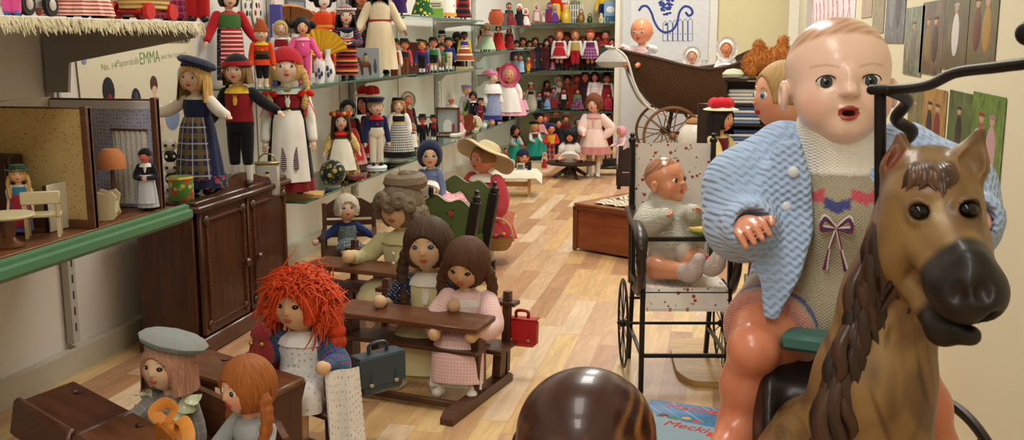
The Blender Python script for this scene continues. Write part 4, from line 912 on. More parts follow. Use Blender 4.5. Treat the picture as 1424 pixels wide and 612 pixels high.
# saddle and the teal block in front of the rider
def sad(P): 
    d = smin(s_ell(P, (-.05, .05, .515), (.09, .15, .04)), s_ell(P, (-.125, .0, .45), (.022, .12, .11)), .04); return smin(d, s_ell(P, (.035, .03, .45), (.022, .12, .11)), .04)
obj('saddle', solid(sad, (-.22, -.2, .3), (.16, .3, .62), .006), mat('1d1512', .35, vary=.2, bump=.3), horse, ang=None)
c = w_(1128, 474, 1.40); obj('saddle_block', MB().box(c, (.075, .05, .024), rotz(-.3), .006), mat('3f6f66', .5), horse)
# steering bar
dk = mat('1c1716', .4, .5); br = MB(); r0 = w_(1224, 330, 1.225); r1 = w_(1224, 128, 1.225); br.tube([r0, r1], .0068, 12); obj('steering_post', br, dk, horse)
hb = MB(); hb.tube([w_(1212, 125, 1.22), w_(1250, 124, 1.2), w_(1292, 118, 1.14), w_(1330, 101, 1.08), w_(1390, 93, 1.02), w_(1450, 82, .97), w_(1460, 50, .965), w_(1440, 40, .965)], (.0058, .0058, .0058, .0056, .0056, .0056, .006, .006), 12, sub=5)
hb.tube([w_(1236, 126, 1.21), w_(1262, 140, 1.26), w_(1246, 165, 1.3), w_(1268, 182, 1.33), w_(1258, 196, 1.36)], (.0065, .007, .0075, .008, .008), 12, sub=5); hb.ball(w_(1430, 46, .965), .011, n=14, m=10)
obj('handlebar', hb, dk, horse)
def wheel(name, c, r, axis, root, m, spokes=10, tyre=.008, hub=.02, flat=1.6):
    """spoked wheel: rim with its own spokes and hub"""
    a = np.array(axis, float); a /= np.linalg.norm(a); u = np.cross(a, (0, 0, 1.)); u /= np.linalg.norm(u); v = np.cross(a, u); c = np.array(c, float); th = np.arange(64)/64*2*PI
    ring = []
    for q in np.arange(8)/8*2*PI: ring.append(c+(np.outer(np.cos(th), u)+np.outer(np.sin(th), v))*(r-tyre+tyre*math.cos(q))+a*tyre*flat*.5*math.sin(q))
    ring.append(ring[0]); o = obj(name, MB().grid(np.array(ring), True, flip=True), m, root)
    sp = MB()
    for t in np.arange(spokes)/spokes*2*PI+.15: d = math.cos(t)*u+math.sin(t)*v; sp.tube([c+d*hub*.6, c+d*(r-tyre*1.2)], tyre*.38, 6)
    obj('spoke', sp, m, o); h = MB(); h.tube([c-a*hub*1.1, c-a*hub*.6, c+a*hub*.6, c+a*hub*1.1], (hub*.5, hub, hub, hub*.5), 14); obj('hub', h, m, o); return o
wd = mat('241a18', .45)
ax = np.array((.927, .375, 0))
for q in (-.085, .25): wheel('wheel', np.array((-.035, .2, .2))+ax*q, .2, ax, horse, wd, 10, .010)
wheel('wheel', np.array((.08, -.16, .085)), .083, ax, horse, wd, 8, .006)
fr = MB(); fr.beam((-.11, .17, .2), (.2, .295, .2), .016); fr.beam((-.035, .2, .19), (.08, -.16, .1), .03, .014); fr.beam((.08, -.16, .1), (.06, -.15, .2), .014); 
obj('undercarriage', fr, wd, horse)
# ---------------------------------------------------------------- carved wooden head at the bottom edge
wc = np.array(at_y(815, 604, 1.28)); t = thing('carved_wooden_figure', 'glossy dark brown carved wooden figure, its round head seen from behind', 'wooden figure', (wc[0], wc[1], 0), face(wc)-.5)
def wf(P):
    c = np.array((0, 0, wc[2])); Q = P-c; d = s_ell(Q, (0, 0, 0), (.094, .096, .09)); d = smin(d, s_ell(Q, (0, -.045, -.05), (.06, .05, .06)), .04); d = smin(d, s_ell(Q, (0, -.094, -.03), (.012, .018, .018)), .015)
    for sx in (-1, 1): d = smin(d, s_ell(Q, (sx*.095, -.01, -.035), (.014, .022, .028)), .01)
    d = smin(d, s_cap(P, c-np.array((0, 0, .08)), c-np.array((0, 0, .13)), .045, .05), .02); d = smin(d, s_chain(P, [(0, 0, c[2]-.16), (0, 0, .22), (0, 0, .02)], [.085, .10, .12], .03), .03)
    for sx in (-1, 1): d = smin(d, s_chain(P, [(sx*.09, 0, c[2]-.16), (sx*.13, -.01, c[2]-.27), (sx*.09, -.08, c[2]-.33)], [.035, .03, .024], .01), .01)
    return smax(d, -P[..., 2], .002)
def wcol(V):
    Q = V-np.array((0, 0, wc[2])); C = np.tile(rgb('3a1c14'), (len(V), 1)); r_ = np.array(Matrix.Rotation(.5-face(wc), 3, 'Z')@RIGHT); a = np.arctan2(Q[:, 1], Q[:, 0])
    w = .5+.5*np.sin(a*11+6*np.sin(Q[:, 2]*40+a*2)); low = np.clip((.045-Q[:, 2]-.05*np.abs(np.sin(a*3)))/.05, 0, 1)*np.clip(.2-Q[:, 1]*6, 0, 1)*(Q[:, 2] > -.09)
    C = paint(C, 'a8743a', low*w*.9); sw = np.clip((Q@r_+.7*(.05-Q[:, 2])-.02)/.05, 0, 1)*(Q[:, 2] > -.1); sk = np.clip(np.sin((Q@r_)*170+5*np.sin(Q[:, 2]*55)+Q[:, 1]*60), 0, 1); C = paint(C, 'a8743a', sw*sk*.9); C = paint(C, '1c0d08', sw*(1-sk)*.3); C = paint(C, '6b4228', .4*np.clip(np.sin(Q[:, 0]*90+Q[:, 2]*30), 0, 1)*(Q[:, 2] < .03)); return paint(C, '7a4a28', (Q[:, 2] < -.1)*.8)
obj('figure', solid(wf, (-.18, -.17, -.004), (.18, .15, wc[2]+.105), .0045, wcol), vcol(.3, .25, .45), t, ang=None)
# ---------------------------------------------------------------- folding doll chair with its baby
CH = Vector((-.115, 2.955, 0)); chair = thing('wheeled_doll_chair', 'black wheeled doll chair covered in white cloth printed with small figures', 'doll chair', CH, .2)
BK = mat('15110f', .4, vary=.1); BW = wood('1a1310', '3a2a20', .35, 2, 6)
def cb(name, m, mt=None, par=None): return obj(name, m, mt or BK, par or chair)
for sx in (-1, 1):
    x = sx*.122
    m = MB(); m.beam((x, -.15, .0), (x, -.15, .44), .014, .018, bev=.002); cb('front_leg', m)
    m = MB(); m.beam((x, .15, .25), (x*1.02, .17, .70), .016, .02, bev=.003); m.lathe([(.002, .72), (.009, .715), (.006, .706), (.012, .7), (.012, .69), (.002, .69)], 10, (x*1.02, .17, .0)); cb('back_post', m)
    m = MB(); m.beam((x, .13, .5), (x, .1, .26), .012, .016); m.beam((x, .1, .28), (x, .17, .0), .013, .018); cb('back_leg', m)
    m = MB(); m.tube([(x*1.08, .16, .485), (x*1.08, .04, .475), (x*1.1, -.12, .475), (x*1.1, -.185, .455), (x*1.1, -.2, .41)], (.012, .014, .015, .016, .012), 12, sub=5, asp=(1.2, .8)); cb('armrest', m, BW)
    m = MB(); m.tube([(x*1.1, -.2, .43), (x*1.08, -.19, .36), (x*1.05, -.12, .29), (x, .05, .26)], (.011, .013, .012, .01), 10, sub=5); cb('arm_support', m, BW)
    m = MB(); m.beam((x, -.15, .29), (x, .15, .285), .012, .02); cb('seat_side_rail', m); m = MB(); m.beam((x, -.15, .11), (x, .15, .11), .009, .012); cb('lower_side_rail', m)
    wheel('wheel', (sx*.152, .075, .142), .138, (1, 0, 0), chair, BK, 10, .005, .012)
m = MB(); m.tube([(-.165, .075, .142), (.165, .075, .142)], .005, 8); cb('axle', m)
m = MB(); m.beam((-.122, -.15, .295), (.122, -.15, .295), .012, .028, up=(0, 1, 0)); cb('seat_rail', m)
m = MB(); m.beam((-.122, -.15, .11), (.122, -.15, .11), .011, .011, up=(0, 1, 0)); m.tube([(-.122, .16, .2), (.122, .16, .2)], .005, 8); cb('rung', m)
m = MB(); m.beam((-.13, -.16, .452), (.13, -.16, .452), .012, .012, up=(0, 1, 0)); cb('tray_bar', m)
CLOTH = fab('sprig:e6e1da,a84a3a,6f7048,b98550:27')
m = MB(); g = [[(u*.118, .158+.016*(1-u*u)+.02*(z-.3)/.4, z) for u in np.linspace(-1, 1, 12)] for z in np.linspace(.275, .685, 14)]; m.grid(g, False, flip=True); m.grid(np.array(g)+np.array((0, .006, 0)), False); cb('back_cloth', m, CLOTH)
m = MB(); g = [[(u*.116, y, .312-.010*(1-u*u)*(1 if y > -.15 else 0)-(0 if y > -.16 else (-.16-y)*3.2)) for u in np.linspace(-1, 1, 12)] for y in (.16, .1, .04, -.03, -.1, -.158, -.166, -.172, -.178)]; m.grid(g, False, flip=False); m.grid(np.array(g)-np.array((0, 0, .006)), False, flip=True); cb('seat_cloth', m, CLOTH)
m = MB(); m.tube([(-.127, -.1, .30), (-.135, -.1, .38), (-.135, -.1, .43)], .003, 6); cb('catch', m)
# the baby sitting in it
bz = .318; SB_ = Vector((-.115, 2.955, bz)); cbaby = thing('baby_doll', 'bald celluloid baby doll in white knitted cape sitting in the black doll chair', 'doll', SB_, .65)
R_ = Matrix.Rotation(-.65, 3, 'Z')
def cl(px, py, y): return np.array(R_@(at_y(px, py, y)-SB_))
hc2 = cl(926, 250, 2.97); HR2 = rotz(.38)@rotx(-.05)
f, cf = baby_head(cbaby, hc2, .068, HR2, 'd99672', '6a4428', '3a2a22', .002, False, lips='c83a2a'); hm2 = solid(f, hc2-np.array((.085, .085, .1)), hc2+np.array((.085, .085, .08)), .0018, cf)
nb = hc2+np.array((0, .01, -.07)); hp2 = np.array((0, .03, .06)); kn2 = {-1: cl(912, 372, 2.86), 1: cl(968, 362, 2.84)}; ft2 = {-1: cl(960, 380, 2.80), 1: cl(990, 372, 2.78)}
ha = {-1: cl(925, 303, 2.86), 1: cl(968, 298, 2.86)}
def cbody(P):
    d = s_chain(P, [nb, (nb+hp2)/2, hp2], [.04, .06, .065], .02)
    for sx in (-1, 1): d = smin(d, s_chain(P, [hp2+np.array((sx*.035, -.02, -.01)), kn2[sx], ft2[sx]], [.042, .034, .02], .012), .012); d = smin(d, hand_sdf(P, ha[sx], (sx*-.1, -.75, .65), (sx*.6, .5, .4), .034, -sx, .5), .003)
    return d
pts = np.array([nb, hp2, *kn2.values(), *ft2.values(), *ha.values()]); bm2 = solid(cbody, pts.min(0)-.07, pts.max(0)+.07, .003, lambda V: np.tile(rgb('d99672'), (len(V), 1)))
m = MB()
for q in (hm2, bm2): m.add(q.v[0], q.f, q.c[0]+0, q.uv)
obj('body', m, vcol(.25, .2), cbaby, ang=None); baby_eyes(cbaby, hc2, .068, HR2, '3a2418')
def cape(P):
    a = nb+np.array((0, 0, .0)); d = s_cap(P, a, hp2+np.array((0, -.015, .04)), .048, .086)
    for sx in (-1, 1): e = s_chain(P, [a+np.array((sx*.05, 0, -.03)), a+(ha[sx]-a)*.55+np.array((sx*.045, .02, -.035)), a+(ha[sx]-a)*.93], [.036, .038, .026], .02); d = smin(d, e, .015)
    tri = s_chain(P, [a+np.array((0, -.05, -.02)), hp2+np.array((0, -.095, .02))], [.03, .018], .02); return smin(d, tri, .03)
cm = solid(cape, pts.min(0)-.09, pts.max(0)+.07, .0035, lambda V: np.tile(rgb('dcdccd'), (len(V), 1))); obj('knitted_cape', cm, knit('dcdccd', 160), cbaby, ang=None)
obj('romper', solid(lambda P: smin(s_ell(P, hp2+np.array((0, -.01, -.01)), (.08, .075, .05)), smin(s_cap(P, hp2, kn2[-1]*.8+hp2*.2, .05, .043), s_cap(P, hp2, kn2[1]*.8+hp2*.2, .05, .043), .02), .02), pts.min(0)-.08, pts.max(0)+.08, .004), fab('b7a79a'), cbaby, ang=None)
for sx in (-1, 1):
    d = (ft2[sx]-kn2[sx]); d /= np.linalg.norm(d); m = MB(); m.tube([ft2[sx]-d*.03, ft2[sx], ft2[sx]+d*.012+np.array((0, -.01, .02)), ft2[sx]+d*.016+np.array((0, -.016, .045))], (.024, .027, .026, .019), 14, sub=3); obj('bootee', m, knit('e3d3d0', 170), cbaby)
# toy tray dish with fruit hung on the bar beside the baby
p = at_y(984, 316, 2.83); t = thing('toy_dish', 'small green speckled dish on the doll chair bar by the baby', 'dish', (p.x, p.y, .459)); obj('dish', MB().lathe([(.001, 0), (.03, 0), (.046, .01), (.05, .014), (.044, .013), (.028, .005), (.001, .004)], 24, ell=(1.15, .8)), fab('dots:4f8f3a,e3e6d0:9', .4), t)
p2 = Vector((p.x-.012, p.y-.01, .464)); t = thing('toy_banana', 'yellow toy fruit lying in the small green dish', 'toy fruit', p2); obj('fruit', MB().tube([(-.035, 0, .014), (-.012, -.008, .012), (.012, -.005, .013), (.034, .0, .02)], (.005, .011, .011, .004), 10, sub=4), mat('d9b85a', .4), t)
t = thing('toy_cherry', 'dark red toy berry resting in the small green dish', 'toy fruit', (p.x+.02, p.y+.005, .464)); obj('fruit', MB().ball((0, 0, .014), .013, n=14, m=10), mat('5a1a24', .3), t)
t = thing('red_bead', 'shiny red round bead hanging below the green dish', 'bead', (p.x+.005, p.y-.045, .40)); m = MB().ball((0, 0, 0), .011, n=16, m=12); obj('bead', m, mat('b3202a', .2), t); obj('string', MB().tube([(0, 0, .009), (0, .022, .052)], .001, 5), mat('c9b48a', .7), t)
# round-cornered board under the chair
bp = [at_z(px, py, 0) for px, py in ((929, 478), (1030, 474), (1030, 541), (962, 538), (940, 524))]; cx, cy = sum(p.x for p in bp)/5, sum(p.y for p in bp)/5
t = thing('wooden_board', 'pale wooden board with rounded corner lying on the floor under the doll chair', 'board', (cx, cy, 0)); P2 = [(p.x-cx, p.y-cy) for p in bp]; Ps, _ = spline(np.array([(*q, 0) for q in P2+P2[:1]]), np.ones(6), 1)
def chaikin(P, k=2, w=.12):
    for _ in range(k): P = [q for i in range(len(P)) for q in (tuple(np.array(P[i])*(1-w)+np.array(P[(i+1) % len(P)])*w), tuple(np.array(P[i])*w+np.array(P[(i+1) % len(P)])*(1-w)))]; w = .25
    return P
obj('board', MB().prism(chaikin(P2), .001, .018), wood('a9844c', 'cdaa70', .45, 0, 5), t, ang=30)
# booklets on the floor
def text(body, size_, loc, rot, m, parent, name='lettering', al='CENTER', ext=.0004, shear=0, width=None):
    cu = bpy.data.curves.new(name, 'FONT'); cu.body = body; cu.size = size_; cu.align_x = al; cu.extrude = ext; cu.shear = shear; tmp = bpy.data.objects.new('tmp', cu); COL.objects.link(tmp)
    me = bpy.data.meshes.new_from_object(tmp.evaluated_get(bpy.context.evaluated_depsgraph_get())); bpy.data.objects.remove(tmp); me.materials.clear()
    if width: 
        xs = [v.co.x for v in me.vertices]; k = width/(max(xs)-min(xs))
        for v in me.vertices: v.co.x *= k
    o = obj(name, me, m, parent); o.location = loc; o.rotation_euler = rot; return o
def booklet(quad, label, c1, c2, z, ts):
    P = [at_z(px, py, z) for px, py in quad]; c = sum(P, Vector())/4; u = (P[1]-P[0]); rz = math.atan2(u.y, u.x); t = thing('picture_booklet', label, 'booklet', (c.x, c.y, z), rz, None)
    R = Matrix.Rotation(-rz, 3, 'Z'); q = [R@(p-c) for p in P]; hx = abs(q[1].x-q[0].x)/2; hy = abs(q[0].y-q[3].y)/2
    obj('cover', MB().box((0, 0, .0025), (2*hx, 2*hy, .005), bev=.0005), c1, t); text('Mecki', ts, (-.0*hx, hy-ts*.95, .0054), (0, 0, 0), mat('cf2f26', .4), t, shear=.15)
    m = MB(); m.box((0, -hy*.55, .0052), (hx*1.9, hy*.7, .0006), bev=.0001); obj('cover_picture', m, c2, t)
    mm = MB(); [mm.ball((x, -hy*.15+.006*math.sin(x*90), .0056), (.014, .010, .0012), n=10, m=6, col=cc) for x, cc in zip(np.linspace(-hx*.7, hx*.7, 6), ('c9a25a', '7a4a2a', '5a8f4a', 'd9b05a', 'b5533a', '3f7a8a'))]; obj('cover_motif', mm, vcol(.4), t)
    mm = MB(); [mm.ball((hx*.72+.012*math.cos(a), hy*.62+.012*math.sin(a), .0056), (.008, .008, .0012), n=8, m=5) for a in np.arange(5)*1.2566]; obj('red_flower', mm, mat('e0482e', .4), t)
booklet(((902, 556), (1012, 572), (1000, 612), (880, 590)), 'blue picture booklet with red lettering lying behind the grey one', fab('dots:3a7ab0,9cc4dc:14', .35), fab('floral:3a7ab0,c9a25a,7a5a3a,5a9a4a:16', .35), .0005, .052)
booklet(((890, 576), (1000, 598), (985, 660), (865, 630)), 'grey-blue picture booklet with red lettering beside the carved wooden head', mat('8fa9b8', .35), fab('floral:9fb4bc,c9a25a,5a8a4a,8a5a3a:15', .35), .006, .05)
# ---------------------------------------------------------------- school desks with their pupils
DW = wood('3a2016', '5c3622', .38, 0, 6, .1); DW2 = wood('4a2a1a', '7a4a2c', .35, 0, 6, .15); DWv = wood('3a2016', '5c3622', .4, 2, 6)
def bench_desk(label, loc, rz, w, zt=.235, dp=.125, group=None):
    """plank desk on posts and sledge feet with a bench behind"""
    t = thing('school_desk', label, 'school desk', (loc[0], loc[1], 0), rz, group); h = w/2
    m = MB(); m.box((0, -.01, zt-.008), (w, dp, .016), rotx(.06), .003); obj('desktop', m, DW2, t)
    m = MB(); m.box((0, .0, zt-.085), (w-.03, dp*.8, .012), bev=.002); obj('book_shelf', m, DW, t)
    for sx in (-1, 1):
        x = sx*(h-.03); m = MB(); m.box((x, -.0, zt/2), (.026, .05, zt-.02), bev=.003); obj('post', m, DWv, t)
        m = MB(); m.prism([(-.2, 0), (.2, 0), (.2, .016), (.18, .03), (-.18, .03), (-.2, .016)], -.019, .019, (np.array(((0, 0, 1), (1, 0, 0), (0, 1, 0))), (x, 0, .001))); obj('foot', m, DW, t)
        m = MB(); m.beam((x, .135, .03), (x, .15, .115), .026, .04); m.beam((x, .185, .03), (x, .205, .27), .022, .022); obj('seat_post', m, DWv, t)
    obj('seat', MB().box((0, .145, .115), (w, .11, .014), bev=.003), DW, t)
    m = MB(); m.beam((-h+.03, -.1, .02), (h-.03, -.1, .02), .016, .02, up=(0, 1, 0)); obj('rung', m, DW, t)
    m = MB(); m.beam((-h, .205, .235), (h, .205, .235), .012, .045, up=(0, 1, 0)); obj('backrest', m, DW, t)
    return t
bench_desk('long brown school desk on sledge feet with the pink-checked doll seated at it', (-.845, 2.66), -.2, .47, group=None)
bench_desk('brown school desk behind the others with the cream-coated doll seated at it', (-1.16, 3.22), -.2, .47)
def box_desk(label, loc, rz, w, zt, two=False, back=True, seat_h=.12, ld=.12):
    """desk with solid shaped ends, sloping lid with an inkwell and a bench"""
    t = thing('school_desk', label, 'school desk', (loc[0], loc[1], 0), rz); h = w/2
    side = [(-.12, .0), (.09, .0), (.085, .025), (.03, .06), (.035, zt-.05), (.05, zt-.008), (-.07, zt-.026), (-.065, zt-.07), (-.04, .06), (-.115, .025)]
    for sx in (-1, 1): obj('side_panel', MB().prism([(y, z) for y, z in side], -.011, .011, (np.array(((0, 0, 1), (1, 0, 0), (0, 1, 0))), (sx*(h-.02), 0, .001))), DWv, t, ang=30)
    n = 2 if two else 1
    for i in range(n):
        ww = w/n; x = -h+ww*(i+.5); m = MB(); m.box((x, -.015, zt-.008), (ww-.004, ld, .018), rotx(.13), .005); o = obj('desk_lid', m, (DW2 if i or not two else DW), t)
        obj('inkwell', MB().lathe([(.001, .001), (.009, .001), (.011, .003), (.011, -.002)], 16, (x-ww*.22, .02, zt+.004)), mat('120c0a', .4), o)
        if two: m = MB(); m.box((x-(.015 if i == 0 else 0), -.085, zt-.045), (ww-.004, .022, .085), rotx(-.2), .007); obj('front_board', m, (DW2 if i else DW), t)
    obj('seat', MB().box((0, .165, seat_h), (w, .11, .016), bev=.004), DW, t)
    for sx in (-1, 1): obj('seat_leg', MB().prism([(.115, 0), (.23, 0), (.22, .03), (.21, seat_h-.005), (.13, seat_h-.005), (.13, .03)], -.01, .01, (np.array(((0, 0, 1), (1, 0, 0), (0, 1, 0))), (sx*(h-.03), 0, .001))), DWv, t)
    obj('foot_rail', MB().box((0, .1, .02), (w-.04, .12, .018), bev=.003), DW, t)
    if back: 
        P = [(-h, .0), (h, .0), (h, .06), (h*.9, .085), (-h*.9, .085), (-h, .06)]; obj('backrest', MB().prism(P, -.008, .008, (np.array(((1, 0, 0), (0, 0, -1), (0, 1, 0)))@rotx(.0), (0, .226, seat_h+.02))), DW2, t)
    return t
box_desk('dark brown school desk with the red-haired doll leaning on its lid', (-1.09, 2.09), -.44, .36, .235, back=False)
box_desk('double brown school desk with two inkwells under the beret doll', (-1.212, 1.765), -.55, .57, .225, two=True)
SCH = 'school dolls seated at the desks'
SITK = dict(sit=True, cloth=True, rough=.85, blush=.25, name='school_doll', group=SCH, lip='bb5a4a', bg=.8)
def loc_on(base, rz, x, y, z): v = Vector((base[0], base[1], 0))+Matrix.Rotation(rz, 3, 'Z')@Vector((x, y, 0)); v.z = z; return v
DESK = ((.05, -.15, -.14), (.02, -.27, -.145)); ARMS['desk'] = ((.045, -.09, -.12), (.0, -.25, -.12)); ARMS['desk_wide'] = ((.085, -.06, -.09), (.08, -.20, -.055)); ARMS['far'] = ((.02, -.13, -.06), (.03, -.32, -.09)); ARMS['desk_in'] = ((.05, -.09, -.12), (-.03, -.22, -.12)); ARMS['reach'] = ((.1, -.05, -.07), (.2, -.14, -.09))
# doll in pink gingham with thick braids
L = loc_on((-.845, 2.66), -.2, .125, .10, .115)
d = doll('cloth doll with brown braids, pink gingham dress and white pinafore looking down', L, .54, -.02, 'd4ae84', '5a3a28', 'braids', None, (), 'check:efb2b4,e8dcd8:9', 'skirt', 'check:efb2b4,e8dcd8:9', 'e8e4dc', 'puff', hh=.265, arms='desk', nod=.38, look=-.05, shoe='e6e0d6', hem=.0, flare=.165, knee=(.07, -.19, .06, .085, -.23, -.14), eye='3a241a', tilt=.1, fat=1.05, hl=1.05, **SITK)
obj('pinafore', MB().lathe([(.08*.54, (d['zh']+.02)*.54), (.099*.54, d['zw']*.54), (.108*.54, (d['zs']-.05)*.54), (.098*.54, (d['zs']-.02)*.54)], 28, ell=(1, .82)), fab('e8e4dc'), d['root'])
# yellow pinafore doll
L = loc_on((-.845, 2.66), -.2, -.035, .17, .115)
d = doll('cloth doll with dark braids, navy dotted blouse and pale yellow pinafore', L, .60, .02, 'd6b48c', '46301f', 'braids', None, (), 'dots:1c2244,c9c4bc:9', 'skirt', 'd9d2a0', 'd9d2a0', 'short', hh=.265, arms='desk_wide', look=.0, shoe='ddd6cc', sock='ddd6cc', hem=.0, flare=.165, knee=(.07, -.2, .05, .09, -.24, -.15), eye='4a6a94', tilt=-.06, fat=1.0, hl=1.15, vest='d9d2a0', collar='e6e2d4', **SITK)
# cream coat doll with a bun
L = loc_on((-1.16, 3.22), -.2, .05, .12, .095)
d = doll('cloth doll with grey-brown curly bun in a buttoned cream coat', L, .68, -.12, 'd8b68e', '6f5f4c', 'bun', None, (), 'd2cc9e', 'skirt', 'd2cc9e', None, 'long', hh=.245, arms='desk_wide', look=-.12, shoe='black', knee=(.07, -.2, .05, .085, -.24, -.12), eye='4a5a74', fat=1.08, collar='d2cc9e', nod=.05, **SITK)
for i in range(3): obj('button', MB().ball((-.0, -.086-.002*i, (d['zs']-.07-.05*i)*.68), (.007, .003, .007), n=10, m=6), mat('e6e0c4', .4), d['root'])
hd = d['head']; m = MB()
for i in range(9): a = -PI/2+(i-4)*.42; c = hd.loc((.50*math.cos(a), .5*math.sin(a), .12+.1*(i % 2) if 1 < i < 7 else -.12)); m.lathe([(.075*.68*.245+.018*math.cos(t), .016*math.sin(t)) for t in np.linspace(0, 2*PI, 9)], 12, c, R=frame_to((math.cos(a), math.sin(a), .2))@rotx(PI/2))
m.tube([hd.loc((.3*math.cos(a), .18+.3*math.sin(a), .5)) for a in np.linspace(0, 2*PI, 14)], .03, 8)
obj('curl', m, hairmat('7a6a56'), d['root'])
# red haired doll
L = loc_on((-1.09, 2.09), -.44, .03, .165, .13)
d = doll('cloth doll with wild bright red hair in blue plaid dress and white eyelet apron', L, .50, .02, 'dcb48c', 'd9481c', 'curly', None, (), 'plaid:27408c,2f6b4a,9a3a6a:22', 'skirt', 'eyelet:e6e4e0,b9b6b2:16', None, 'puff', hh=.27, arms='desk_wide', look=-.15, shoe=None, knee=(.07, -.2, .06, .085, -.24, -.1), eye='3a3028', fat=1.12, collar='e8e6e2', vest='eyelet:e6e4e0,b9b6b2:16', **SITK)
hd = d['head']; m = MB(); rr = np.random.RandomState(11)
for i in range(2600):
    v = rr.normal(size=3); v /= np.linalg.norm(v)
    if (v[1] < -.3 and v[2] < .5) or v[2] < -.6: continue
    p = hd.loc(v*np.array((.48, .5, .54))); tg = rr.normal(size=3); tg -= v*tg.dot(v); out = v*.55+tg*.75+np.array((0, 0, -.25)); l = rr.uniform(.15, .36)
    q = hd.loc(v*np.array((.5, .52, .56))+out*l*.5+v*.07)
    ez = rr.rand(); e = hd.loc(v*np.array((.5, .52, .56))+out*l+np.array((np.sign(v[0])*.03, -.03 if v[1] < 0 else .03, -.1*rr.rand()))); m.tube([p, q, e], (.0024, .0024, .0007), 3, cap=None, sub=3)
obj('hair_tuft', m, hairmat('ea5524'), d['root'])['kind'] = 'stuff'
for sx in (-1, 1): obj('braid', hd.braid(MB(), [(sx*.5, .12, -.1), (sx*.66, .12, -.6), (sx*.62, .05, -1.2), (sx*.6, .0, -1.75)], .16, 2, 9), hairmat('c8401a'), d['root'])
# white eyelet apron panel hanging beside the desk
m = MB(); g = [[(.10+.065*u+.02*v, -.115-.014*math.sin(u*11)*(.3+v)+.05*u-.03*v, .105-.20*v-.06*v*math.sin(u*3)) for u in np.linspace(0, 1, 12)] for v in np.linspace(0, 1, 10)]; m.grid(g, False); m.grid(np.array(g)+np.array((0, .003, 0)), False, flip=True); obj('apron', m, fab('eyelet:e6e4e0,b9b6b2:16'), d['root'])
pr = d['J'][-1][2]*.5
t = thing('red_crochet_pouch', 'small red crocheted hood pouch with bells held by the red-haired doll', 'pouch', loc_on((-1.09, 2.09), -.44, .01, .055, .238), -.1); obj('pouch', MB().lathe([(.001, .0), (.03, .004), (.034, .02), (.028, .045), (.02, .06), (.026, .072), (.022, .085), (.008, .1), (.001, .104)], 22, ell=(1, .75), folds=(7, .06)), knit('a8161c', 170), t)
for sx in (-1, 1): obj('bell', MB().ball((sx*.014, -.02, .055), .006, n=12, m=8), mat('c9a04a', .3, .8), t)
# doll in a plaid beret
L = loc_on((-1.20, 1.70), -.55, -.02, .17, .128)
d = doll('cloth doll with pink yarn hair under a grey plaid beret and ruffled collar', L, .42, -.2, 'dcc09c', 'b98a72', 'bob', 'beret', ('plaid:75918e,97827f,8a9490:22', 'plaid:75918e,97827f,8a9490:22'), 'plaid:7b8a88,8f7a78,a9a09a:20', 'skirt', 'aab88a', None, 'long', hh=.27, arms='far', armr='down', look=.0, eye='3a2a24', shoe='black', knee=(.07, -.2, .05, .085, -.24, -.2), fat=1.0, hl=.55, hair_open=.8, **SITK)
z1 = d['zs']*.42; m = MB()
for sx in (-1, 1):
    g = [[(sx*(.012+.03*v+.04*u*(1 if v > .2 else .6)), -.036-.012*math.sin(v*22+u*2)*u+.035*(v-.4)*(v > .4), z1+.01-.075*(1-v)+.006*math.sin(v*26)*u) for u in np.linspace(0, 1, 6)] for v in np.linspace(0, 1, 24)]; m.grid(g, False, flip=sx > 0); m.grid(np.array(g)+np.array((0, .002, 0)), False, flip=sx < 0)
obj('ruffle', m, fab('dots:c9d0ae,e8e6dc:14'), d['root'])
# auburn braided doll with a satchel
L = loc_on((-1.20, 1.70), -.55, .24, .20, .135)
d = doll('porcelain doll with auburn fringe and braids in a grey-blue jumper', L, .42, -.45, 'e2b494', 'a8622c', 'braids', None, (), 'aab2b6', 'skirt', '55607a', None, 'long', hh=.27, arms='desk_in', look=-.1, eye='2a2a30', shoe='black', knee=(.07, -.2, .05, .085, -.24, -.2), sit=True, name='school_doll', group=SCH, rough=.4, hl=.95, nod=.1)
t = thing('leather_satchel', 'tan leather toy satchel with rolled strap on the double desk', 'satchel', loc_on((-1.20, 1.70), -.55, .215, .05, .238), -.7)
lm = mat('b8742a', .4, vary=.15); obj('bag', MB().box((0, 0, .022), (.10, .035, .044), bev=.008), lm, t); obj('flap', MB().box((0, -.019, .028), (.098, .006, .032), bev=.002), mat('a5641f', .4), t)
for pts in ([(-.04, -.01, .045), (-.052, -.02, .062), (-.045, .0, .078), (-.03, .012, .068), (-.03, .0, .05)], [(.0, .01, .045), (.03, .0, .068), (.07, -.005, .074), (.10, -.01, .06), (.11, -.02, .03)]):
    m = MB(); m.tube(pts, .012, 8, asp=(1, .18), up=(1, 0, 0), sub=6); obj('strap', m, mat('d08a3a', .45, vary=.1), t)
obj('buckle', MB().box((0, -.024, .018), (.012, .004, .014), bev=.001), mat('c9b27a', .3, .8), t)
